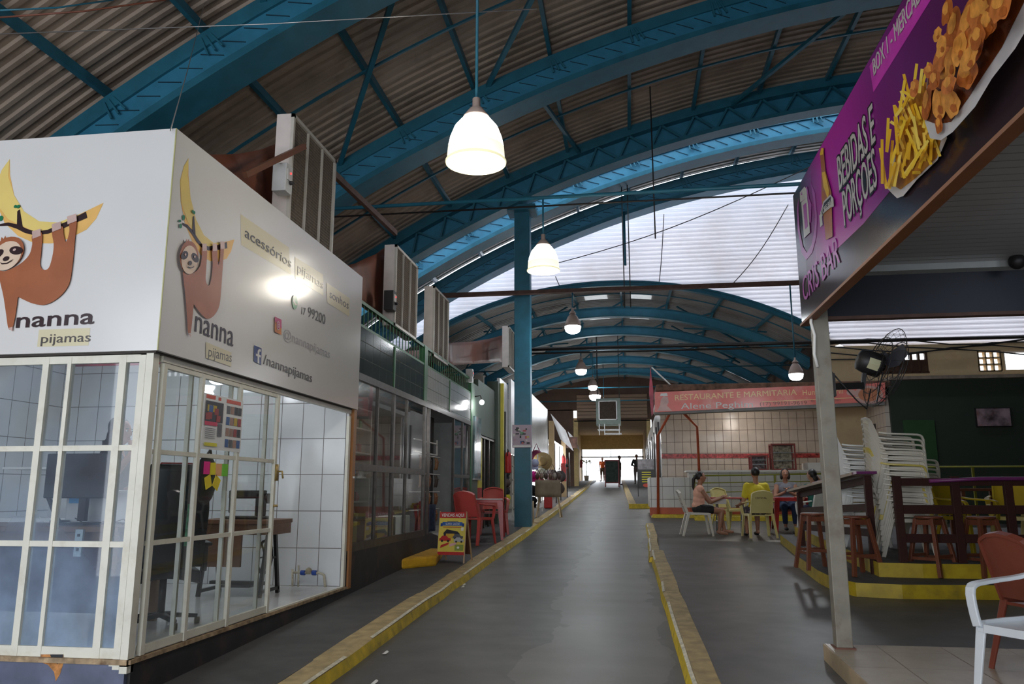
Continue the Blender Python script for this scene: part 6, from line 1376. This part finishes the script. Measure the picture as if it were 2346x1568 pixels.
# stacks
def stack(x,y,z,rz,n,mats_,lab,slats=True,pitch=.068,x2=0):
    on=['lowest','second','third','fourth','fifth','sixth','seventh','eighth','ninth','tenth','eleventh','twelfth','thirteenth','fourteenth','fifteenth','topmost']
    for k in range(n):
        m_=mats_[k] if k<len(mats_) else mats_[-1]; dx=random.uniform(-.006,.006)
        nm_={P_off:'cream',P_white:'white',P_yel:'yellow'}[m_]
        chair(m_,True,slats,'%s plastic armchair, %s of %s'%(nm_,'topmost' if k==n-1 else on[k],lab),(x+dx+x2*k,y+dx*.5,z+pitch*k),rz+random.uniform(-.015,.015),'chairs in '+lab)
p=px(2050,1275,y=10.5); zp=gz(10.6)+.31
stack(3.40,10.62,zp,-PI/2-.12,14,[P_off]*7+[P_yel]+[P_off]*6,'the tall stack behind the railing gap',pitch=.063)
stack(3.22,11.75,gz(11.75)+.31,-PI/2-.05,12,[P_white]*12,'the shorter stack behind the canopy post',pitch=.063)
stack(3.98,11.95,gz(11.95)+.31,-PI/2+.1,9,[P_off]*8,'the stack at the right rear of the tall stack',pitch=.063)
# yellow chairs and table behind railing
for u,v,rz,m_,lab in ((2225,1290,.5,P_ylw,'bright yellow plastic armchair close behind the timber railing'),(2330,1285,-.4,P_ylw,'yellow plastic armchair at the right edge behind the railing'),(2400,1270,2.6,P_pale,'pale yellow plastic chair at the far right of the platform')):
    p=px(u,v-22,g=.31); chair(m_,True,False,lab,tuple(p),rz+PI)
t=thing('wooden_table','small brown wooden table beside the bright yellow chair behind railing','table'); p=px(2250,1235,g=.31)
MB().box(-.35,-.3,.70,.35,.3,.74).build('table_top',M_st,t,bevel=.004)
for sx in (-.3,.3):
    for sy in (-.25,.25): MB().box(sx-.025,sy-.025,0,sx+.025,sy+.025,.7).build('leg',M_st,t)
t.location=p
# red table and chairs left
def ptable(m_,loc,rz,label,top=None,w_=.35,H=.72):
    t=thing('plastic_table',label,'table',loc,rz)
    MB().box(-w_,-w_,H-.02,w_,w_,H).build('table_top',top or m_,t,bevel=.008); MB().box(-w_,-w_,H-.07,w_,w_,H-.02).build('apron',m_,t,bevel=.004)
    for sx in (-1,1):
        for sy in (-1,1):
            MB().bar((sx*(w_-.03),sy*(w_-.03),H-.05),(sx*(w_+.015),sy*(w_+.015),0),.10,.10,w2=.045,h2=.045).build('leg',m_,t)
    return t
p=px(1150,1232,g=.09)
ptable(P_tred,(-2.66,14.55,gz(14.55)+.09),.12,'red plastic table with white top at the left walk by the blue column',mat('table_white_top',(.55,.5,.5),r=.4))
chair(P_red,True,False,'faded red plastic armchair at the near side of the red table',(-2.64,13.6,gz(13.6)+.09),-.35)
chair(P_red,True,False,'faded red plastic armchair behind the red table against the door',(-2.62,15.5,gz(15.5)+.09),PI+.2)
# ---------------------------------------------------------------- diners
t=thing('folding_table','folding table with red edged top and grey metal legs between diners','table',(2.05,17.0,gz(17)),0)
MB().box(-.42,-.35,.70,.46,.35,.73).build('table_top',mat('table_red_top',(.42,.06,.06),r=.3),t,bevel=.004); MB().box(-.40,-.36,.60,-.1,-.35,.70).build('cloth_edge',mat('cloth_white',(.6,.58,.58),r=.8),t)
for sx in (-.25,.25): mb=MB(); mb.tube([(sx,-.25,0),(sx,-.1,.7)],.015).tube([(sx,.25,0),(sx,.1,.7)],.015).tube([(sx,-.2,.25),(sx,.2,.25)],.01); mb.build('leg',M_steel,t)
cA=px(1602,1230,g=0); cB=px(1742,1234,g=0)
chair(P_off,False,True,'cream armless plastic chair under the girl in the peach top',(1.35,16.5,gz(16.5)),-PI/2+.05)
tB=chair(P_pale,True,False,'pale yellow armchair with beer badge under the person in yellow',(2.5,16.25,gz(16.2)),.12)
text('lettering','CRYSTAL',mat('badge_brown',(.08,.04,.03)),(2.40,15.905,gz(16.2)+.73),(2.62,15.925,gz(16.2)+.73),.035,tB,(0.1,-1,.25),off=.035)
chair(P_pale,True,False,'pale yellow armchair seen between folding table legs behind the diners',(2.15,17.9,gz(17.9)),-PI+.6)
ptable(P_tred,(3.25,17.1,gz(17.1)),.05,'red plastic table in front of the woman in grey top',None,.34)
tag(MB().box(3.0,16.8,gz(17)+.731,3.3,17.2,gz(17)+.74).build('place_mat',mat('pale_mat',(.5,.5,.62),r=.6)),'pale cloth mat on the second red table','mat')
chair(P_white,True,False,'white armchair under the person in the teal top',(3.62,16.45,gz(16.45)),.35)
chair(P_brn,True,False,'brown chair under the smiling woman in grey top',(3.35,17.95,gz(17.95)),PI)
tag(MB().lathe([(.03,0),(.03,.15),(.012,.2),(.012,.24)],(2.6,17.2,gz(17)+.73),12).build('bottle',mat('dark_bottle',(.02,.01,.01),r=.2)),'small dark bottle on the folding table behind the yellow shirt','bottle')
def lerp(a,b,t_): return Vector(a)*(1-t_)+Vector(b)*t_
def capsule(mb,p,q,r0,r1,sx=1.0):
    p=Vector(p);q=Vector(q); mb.ell(p,r0,r0,r0,10,6); mb.ell(q,r1,r1,r1,10,6); mb.tube([p,q],[r0,r1],10)
def remesh(o,v,sm=4):
    m_=o.modifiers.new('remesh','REMESH'); m_.mode='VOXEL'; m_.voxel_size=v; m_.use_smooth_shade=True
    s_=o.modifiers.new('smooth','SMOOTH'); s_.iterations=sm; s_.factor=.5
SKIN=mat('skin',(.36,.17,.10),r=.5,n=.08,ns=8); SKIN2=mat('skin_dark',(.20,.09,.055),r=.5,n=.08,ns=8)
HAIR=mat('dark_hair',(.012,.008,.007),r=.5,n=.3,ns=30); EYE=mat('eye_white',(.6,.6,.58),r=.2); LIP=mat('lip',(.3,.07,.06),r=.4)
def person(label,loc,rz,J,skin,shirt=None,pants=None,hair='short',shoe=None,vox=.013,sleeve=.55,leg=1.0,extra=None,fat=1.0,skirtless=False,face=True):
    """J: joints in local space, facing +y"""
    t=thing('person',label,'person',loc,rz); V={k:Vector(v) for k,v in J.items()}
    mb=MB()
    pel,che,nk,hd=V['pelvis'],V['chest'],V['neck'],V['head']
    mid=(pel+che)/2
    mb.ell(pel,.155*fat,.11*fat,.11); mb.ell(mid,.135*fat,.10*fat,.13); mb.ell(che,.16*fat,.11*fat,.15); capsule(mb,che+Vector((0,0,.06)),nk,.085,.052); capsule(mb,nk,hd-Vector((0,0,.06)),.052,.052)
    up=(hd-nk).normalized(); fd=V.get('face',Vector((0,1,0))).normalized(); sd=fd.cross(Vector((0,0,1))).normalized()
    Rh=Matrix((sd,fd,Vector((0,0,1)))).transposed()
    mb.ell(hd,.074,.092,.108,14,10,Rh); mb.ell(hd+Rh@Vector((0,.03,-.055)),.055,.055,.055,10,6,Rh)
    mb.ell(hd+Rh@Vector((0,.098,-.012)),.013,.018,.026,8,6,Rh)
    for s_ in (-1,1): mb.ell(hd+Rh@Vector((s_*.078,-.005,-.01)),.012,.02,.032,8,6,Rh)
    for s_,S_ in ((-1,'L'),(1,'R')):
        sh,el,wr=V['sh'+S_],V['el'+S_],V['wr'+S_]
        capsule(mb,lerp(che+Vector((0,0,.1)),sh,.4),sh,.07,.062); capsule(mb,sh,el,.054*fat,.040); capsule(mb,el,wr,.041,.027)
        hdv=(V.get('hand'+S_,wr+(wr-el).normalized()*.1)-wr).normalized(); a=hdv.cross(Vector((0,0,1)) if abs(hdv.z)<.9 else Vector((0,1,0))).normalized(); nn=a.cross(hdv)
        palm=wr+hdv*.075; Rp=Matrix((a,hdv,nn)).transposed(); mb.ell(palm-hdv*.02,.042,.055,.017,10,6,Rp)
        for k,(o_,ln) in enumerate(((-.030,.060),(-.010,.072),(.010,.068),(.029,.055))):
            b0=palm+a*o_+hdv*.025; b1=b0+hdv*ln*.55-nn*.010; b2=b1+hdv*ln*.35-nn*.022; mb.tube([b0,b1,b2],[.0095,.009,.007],8); mb.ell(b2,.007,.007,.007,8,5)
        th=wr+hdv*.045-a*s_*-1*.03; mb.tube([th,th+(-a*s_*-1*.028+hdv*.03),th+(-a*s_*-1*.03+hdv*.055)-nn*.01],[.012,.010,.008],8)
        hp,kn,an,to=V['hip'+S_],V['kn'+S_],V['an'+S_],V['to'+S_]
        capsule(mb,hp,kn,.085*fat,.056); capsule(mb,kn,lerp(kn,an,.35),.055,.055); capsule(mb,lerp(kn,an,.35),an,.055,.034)
        capsule(mb,an-Vector((0,0,.03)),to,.036,.028); mb.ell(an+(an-to).normalized()*.03-Vector((0,0,.035)),.032,.035,.03)
    body=mb.build('body',skin,t,smooth=True); remesh(body,min(vox,.010) if face else vox,3)
    if shirt:
        mb=MB(); e=.014
        mb.ell(pel+Vector((0,0,.05)),.155*fat+e,.12*fat+e,.10); mb.ell(mid,.142*fat+e,.108*fat+e,.15); mb.ell(che,.165*fat+e,.115*fat+e,.155)
        for s_,S_ in ((-1,'L'),(1,'R')):
            sh,el=V['sh'+S_],V['el'+S_]; capsule(mb,lerp(che+Vector((0,0,.1)),sh,.3),sh-Vector((0,0,.005)),.075,.070)
            if sleeve>0: capsule(mb,sh,lerp(sh,el,sleeve),.068*fat,.060*fat)
            if sleeve>1: capsule(mb,el,lerp(el,V['wr'+S_],.85),.055,.042)
        remesh(mb.build('shirt',shirt,t,smooth=True),vox)
    if pants:
        mb=MB(); e=.012; mb.ell(pel-Vector((0,0,.02)),.16*fat+e,.12*fat+e,.11)
        for S_ in 'LR':
            hp,kn,an=V['hip'+S_],V['kn'+S_],V['an'+S_]
            capsule(mb,hp,lerp(hp,kn,min(leg,1)),.09*fat+e,(.09-.03*min(leg,1))*fat+e)
            if leg>1: capsule(mb,kn,lerp(kn,an,leg-1),.066,.055)
        remesh(mb.build('trousers' if leg>1 else 'shorts',pants,t,smooth=True),vox)
    mb=MB(); h0=hd+Rh@Vector((0,-.018,.022))
    mb.ell(h0,.086,.094,.100,14,10,Rh)
    if hair=='pony':
        mb.tube([hd+Rh@Vector((0,-.10,.03)),hd+Rh@Vector((0,-.15,-.05)),hd+Rh@Vector((0,-.16,-.18)),hd+Rh@Vector((0,-.15,-.30))],[.03,.035,.03,.008],10)
    elif hair=='long':
        mb.ell(hd+Rh@Vector((0,-.05,-.10)),.09,.06,.16,12,8,Rh); mb.tube([hd+Rh@Vector((0,-.06,-.1)),hd+Rh@Vector((0,-.10,-.42))],[.09,.05],10)
    elif hair=='bob':
        for s_ in (-1,1): mb.ell(hd+Rh@Vector((s_*.075,-.02,-.05)),.035,.055,.08,10,8,Rh)
        mb.ell(hd+Rh@Vector((0,-.06,-.05)),.08,.05,.08,10,8,Rh)
    elif hair=='bun': mb.ell(hd+Rh@Vector((0,-.09,-.07)),.06,.045,.06,10,8,Rh)
    hb=mb.build('hair',HAIR,t,smooth=True)
    # cut the hair away over the face by flattening
    for v in hb.data.vertices:
        q_=Rh.transposed()@(v.co-hd)
        if q_.y>.045 and q_.z<.06: v.co=hd+Rh@Vector((q_.x*.8,.03,q_.z))
    if hair!='none': remesh(hb,.01,2)
    if face:
        for s_ in (-1,1):
            MB().ell(hd+Rh@Vector((s_*.031,.083,.006)),.013,.008,.008,10,6,Rh).build('eye',EYE,t,smooth=True)
            MB().ell(hd+Rh@Vector((s_*.031,.090,.006)),.006,.004,.006,8,6,Rh).build('pupil',HAIR,t)
            MB().ell(hd+Rh@Vector((s_*.031,.086,.026)),.018,.006,.004,8,6,Rh).build('eyebrow',HAIR,t)
        MB().ell(hd+Rh@Vector((0,.086,-.058)),.024,.008,.007,10,6,Rh).build('mouth',LIP,t,smooth=True)
    if shoe:
        for S_ in 'LR':
            an,to=V['an'+S_],V['to'+S_]; d=(to-an); d.z=0; d.normalize(); c=(an+to)/2
            mb=MB(); mb.ell(Vector((c.x,c.y,max(.03,c.z-.02)))+d*.02,.045,.13,.035,12,8,Matrix((d.cross(Vector((0,0,1))),d,Vector((0,0,1)))).transposed()); mb.build('shoe',shoe,t,smooth=True)
    return t
def sit(seat=.46,lean=0,s=1.0,arms=None,knee=.42,feet=.44,spread=.10):
    J=dict(pelvis=(0,0,seat+.09),chest=(0,lean*.6,seat+.40*s),neck=(0,lean*.9,seat+.58*s),head=(0,lean*1.1+.02,seat+.74*s))
    for S_,q_ in (('L',-1),('R',1)):
        J['sh'+S_]=(q_*.17*s,lean*.8,seat+.50*s); J['el'+S_]=(q_*.21*s,lean+.08,seat+.26*s); J['wr'+S_]=(q_*.12,lean+.33,seat+.30*s)
        J['hip'+S_]=(q_*.09,.02,seat+.08); J['kn'+S_]=(q_*spread,knee,seat+.045); J['an'+S_]=(q_*spread,feet,.10); J['to'+S_]=(q_*spread,feet+.15,.04)
    if arms: J.update(arms)
    return J
def stand(s=1.0,arms=None):
    J=dict(pelvis=(0,0,.95*s),chest=(0,.01,1.22*s),neck=(0,0,1.44*s),head=(0,.02,1.60*s))
    for S_,q_ in (('L',-1),('R',1)):
        J['sh'+S_]=(q_*.18*s,0,1.38*s); J['el'+S_]=(q_*.24*s,-.03,1.10*s); J['wr'+S_]=(q_*.24*s,.06,.86*s)
        J['hip'+S_]=(q_*.09*s,0,.92*s); J['kn'+S_]=(q_*.10*s,.02,.50*s); J['an'+S_]=(q_*.11*s,0,.09); J['to'+S_]=(q_*.13*s,.15,.04)
    if arms: J.update(arms)
    return J
# girl in peach top, facing right
J=sit(.45,.05,.95,arms=dict(elL=(-.17,.24,.66),wrL=(-.05,.44,.74),handL=(0,.54,.80),elR=(.19,.22,.66),wrR=(.07,.45,.74),handR=(.02,.55,.79),knL=(-.09,.42,.47),knR=(.09,.45,.49),anL=(-.05,.50,.12),toL=(-.05,.66,.07),anR=(.08,.38,.10),toR=(.08,.53,.04)))
person('person in peach sleeveless top and black shorts sitting sideways with ponytail',(1.38,16.5,gz(16.5)),-PI/2+.05,J,SKIN,mat('peach_cloth',(.78,.42,.30),r=.8,n=.1),mat('black_cloth',(.015,.015,.015),r=.8),'pony',sleeve=0,leg=.5,fat=.98)
# person in yellow shirt, back to camera
J=sit(.45,.03,1.06,arms=dict(elL=(-.27,.02,.67),wrL=(-.30,.22,.62),handL=(-.30,.32,.60),elR=(.25,.02,.68),wrR=(.20,.25,.74),face=(-.1,1,-.05),knL=(-.17,.40,.48),anL=(-.15,.30,.10),toL=(-.15,.43,.04)))
person('person seen from behind in yellow t-shirt and floral shorts with short dark hair',(2.5,16.28,gz(16.2)),.12,J,SKIN,mat('yellow_cloth',(.62,.50,.03),r=.85,n=.08),mat('floral_cloth',(.04,.03,.05),r=.8,n=.5,ns=25,stain=(.6,.5,.5),sn=22,sa=.9),'short',shoe=M_black,sleeve=.6,leg=.8,fat=1.12)
# woman facing camera
J=sit(.45,.06,1.0,arms=dict(elL=(-.24,.16,.70),wrL=(-.05,.28,.80),handL=(.02,.3,.87),elR=(.24,.18,.70),wrR=(.06,.30,.80),handR=(.0,.32,.88)))
person('person with short dark hair in grey sleeveless top facing the camera, hands joined',(3.35,17.9,gz(17.9)),PI-.05,J,SKIN,mat('grey_cloth',(.16,.16,.18),r=.85),mat('blue_jeans',(.02,.035,.08),r=.9),'bob',shoe=M_black,sleeve=0,leg=1.8,fat=1.2)
J=sit(.45,.06,1.0,arms=dict(elR=(.30,.10,.95),wrR=(.16,.16,1.18),handR=(.1,.16,1.26),face=(-.25,1,0)))
person('person in dark teal top with dark bun, back to camera and raised hand',(3.66,16.5,gz(16.5)),.45,J,SKIN,mat('teal_cloth',(.01,.09,.07),r=.85),mat('navy_cloth',(.015,.02,.05),r=.9),'bun',shoe=M_black,sleeve=.3,leg=1.7,fat=1.05)
# shop assistant
J=stand(.94,arms=dict(elR=(.26,.05,1.06),wrR=(.10,.16,1.30),handR=(.04,.14,1.40),elL=(-.22,.04,1.04),wrL=(.05,.18,1.02),handL=(.14,.18,1.02),face=(.3,1,-.15)))
person('person with long dark hair and jeans standing with folded arms inside the pyjama shop',(-4.32,6.2,.5),-PI*.42,J,SKIN,mat('black_cloth',(.015,.015,.015),r=.8),mat('blue_jeans2',(.03,.05,.16),r=.9),'long',shoe=M_black,sleeve=.5,leg=1.9,fat=.95,vox=.012)
# far people
def far(u,v,rz,lab,sh_,pt_,J=None,sleeve=.5,leg=1.9,s=1.0,skin=SKIN2):
    p=px(u,v,g=0.0 if u<1440 else .12); person(lab,tuple(p),rz,J or stand(s),skin,sh_,pt_,'short',shoe=M_black,sleeve=sleeve,leg=leg,vox=.02,face=False)
far(1381,1104,PI*.9,'person in orange shirt and shorts behind the chalkboard in the far lane',mat('orange_cloth',(.65,.12,.02),r=.8),mat('brown_cloth',(.1,.06,.04),r=.8),leg=1.0)
far(1420,1112,-PI/2,'person standing in profile in brownish clothes right of the chalkboard',mat('taupe_cloth',(.12,.09,.07),r=.8),mat('beige_cloth',(.16,.11,.09),r=.8),J=stand(1.04,arms=dict(elL=(-.2,-.16,1.15),wrL=(-.1,.0,.98),elR=(.2,-.16,1.15),wrR=(.1,-.02,.98))))
far(1460,1110,PI,'person in dark jacket with shoulder bag standing on the far right walk',mat('dark_jacket',(.03,.03,.035),r=.8),mat('taupe_cloth2',(.1,.08,.075),r=.8),J=stand(1.0,arms=dict(elL=(-.28,.02,1.12),wrL=(-.12,.18,1.0),elR=(.28,.02,1.12),wrR=(.12,.18,1.0))),sleeve=1.1)
# litter
for k,(u,v) in enumerate(((883,1498),(858,1566),(1060,1346),(1063,1341))):
    p=px(u,v,g=.003); mb=MB(); mb.grid(lambda a,b:(p.x+(a-.5)*.03,p.y+(b-.5)*.08,p.z+.004+.012*math.sin(a*3)*b),3,2); tag(mb.build('paper_scrap',M_white),('white paper scrap on the road nearest the bottom left kerb','white scrap cut by the bottom edge near the kerb','tiny white scrap by the kerb before the sandwich board, lower one','tiny white scrap by the kerb before the sandwich board, upper one')[k],'litter')
# ---------------------------------------------------------------- lettering to real meshes
finish_text()
bpy.context.view_layer.update()
dg=bpy.context.evaluated_depsgraph_get()
for o,*_ in TEXTS:
    me=bpy.data.meshes.new_from_object(o.evaluated_get(dg)); me.name=o.name
    me.transform(MW[o.name])
    n=bpy.data.objects.new('tmp',me); col.objects.link(n); n.parent=o.parent; n.matrix_parent_inverse=Matrix.Identity(4)
    nm_=o.name; bpy.data.objects.remove(o); n.name=nm_

# ---------------------------------------------------------------- sub-parts: prints on their sheet, knobs on their drawer ...
HOST={'lettering':('sign_face','banner_sheet','front_panel','sheet','board','backrest'),'printed_emblems':('sign_face',),'sloth_print':('sign_face',),'printed_pictures':('sign_face','banner_sheet','front_panel','sheet'),
'knob':('drawer','box_body'),'indicator':('box_body',),'rim':('lamp_shade',),'stripe':('backrest',),'piping':('backrest',),'label':('motor',),'bracket':('chord',),'slot_line':('web_plate',),'outlet':('strip',),'display':('body',),'apron':('table_top',),'latch':('window_frame',),'pane':('window_frame',)}
kids={}
for o in bpy.data.objects:
    if o.parent: kids.setdefault(o.parent.name,[]).append(o)
for pn,ch in kids.items():
    base={}
    for c in ch: base.setdefault(c.name.split('.')[0],[]).append(c)
    if 'person' in pn:
        for e,p_ in zip(sorted(base.get('eye',[]),key=lambda o:o.name),sorted(base.get('pupil',[]),key=lambda o:o.name)): p_.parent=e
        continue
    for nm_,hosts in HOST.items():
        for h in hosts:
            if nm_ in base and h in base:
                for c in base[nm_]:
                    if c.name.startswith('bracket') and 'girder' not in pn: continue
                    c.parent=base[h][0]
                break
REP=[('over the left stalls','over the stalls past the hat rack'),('farthest left, in front of the side railing and left of the canopy post','under the pale end of the side bar ledge'),('immediately right of canopy post','standing against the canopy post, before the side railing'),('behind the white foreground chair','behind the clean white armchair'),('on bracket right of canopy post','on a bracket of the canopy post'),
('cap left of the blue column, top','cap on the rack beside the yellow door post, top'),('cap left of the blue column','cap on the rack beside the yellow door post'),('fixed to the nearest cooler','fixed to the cooler above the corner sign'),('nearest white evaporative cooler panel, standing above','largest white evaporative cooler panel, standing above'),('clamped to the desk left end','clamped beside the monitor'),
('along the left walk','between folding stand and red post'),('before the gable wall, left of a pair','before the gable wall, shorter of a pair'),('before the gable wall, right of a pair','before the gable wall, longer of a pair'),('over the far left walk','past the white awning'),('right of the pink cap','beside the hot pink cap'),('at the right walk','beside the tiled counter end'),
('on the road nearest the bottom left kerb','on the road, largest of the scraps'),('nearest and largest pendant lamp','largest pendant lamp'),('hanging right of the red restaurant banner','hanging beside the canopy post above the red banner'),('right of the chalkboard','beside the chalkboard'),('standing on the far right walk','standing on the raised walk near the exit'),
('nearest cream pillar along the left stalls','short cream pillar beside the hat rack'),('second cream pillar along the left stalls','tall cream pillar where the white awning starts'),('third cream pillar along the left stalls','tall cream pillar under the brown picture sign'),('below the right gable sheets','below the gable sheets above the dark green wall'),('farthest blue tie rod','blue tie rod'),('standing left of the restaurant counter','rising from the floor at the tiled counter corner'),
('cut by the right edge, nearest to the camera','on the beige tiled floor, largest of the chairs'),('clean white foreground chair','clean white armchair'),('at the right rear of the tall stack','half hidden behind the tall stack'),('yellow plastic armchair at the right edge behind the railing','yellow plastic armchair beyond the wooden table behind the railing'),('at the far right of the platform','turned away beyond the yellow armchairs on the platform'),('at the left walk by the blue column','beside the blue column'),
('roof girder nearest, over','roof girder passing over'),('behind the nearest pendant lamp','behind the largest pendant lamp'),('nearest shallow blue arch','first shallow blue arch'),('under the canopy ceiling at the right edge','under the slatted canopy ceiling'),('on the left walk','beside the orange yellow step'),('at the far left of the shop','behind the desk in the pyjama shop'),('lower left yellow','lower straight yellow'),
('wire left on the gable','wire near the second pendant lamp'),('at the right of the gable','next to the bar sign on the gable'),('beside nearest cooler','beside the largest cooler'),('across the nearest cooler','across the largest cooler'),('in the farthest left shop','in the shop past the brown picture sign'),('at the first right shop front','at the shop front behind the restaurant'),('at the far right shop front','at the glazed shop front by the exit'),('at the top left corner','above the corner sign, uppermost of the wires'),('at the top left','above the corner sign box'),('nearest white','largest white')]
for o in bpy.data.objects:
    l=o.get('label')
    if l:
        for a,b in REP: l=l.replace(a,b)
        o['label']=l
for o in bpy.data.objects:   # a few parts that look unlike the rest of their thing
    n=o.name.split('.')[0]
    if o.parent and n in ('foot_panel','door_panel','indicator','coupling','upper_part','lower_part','stripe','rail_cover','base_band'):
        o['label']={'foot_panel':'red lower panel','door_panel':'grey lid','indicator':'small red lamp','coupling':'blue couplings','upper_part':'red painted upper half','lower_part':'bare wood lower half','stripe':'green patterned stripe','rail_cover':'purple padded rail cover','base_band':'orange red base band'}[n]
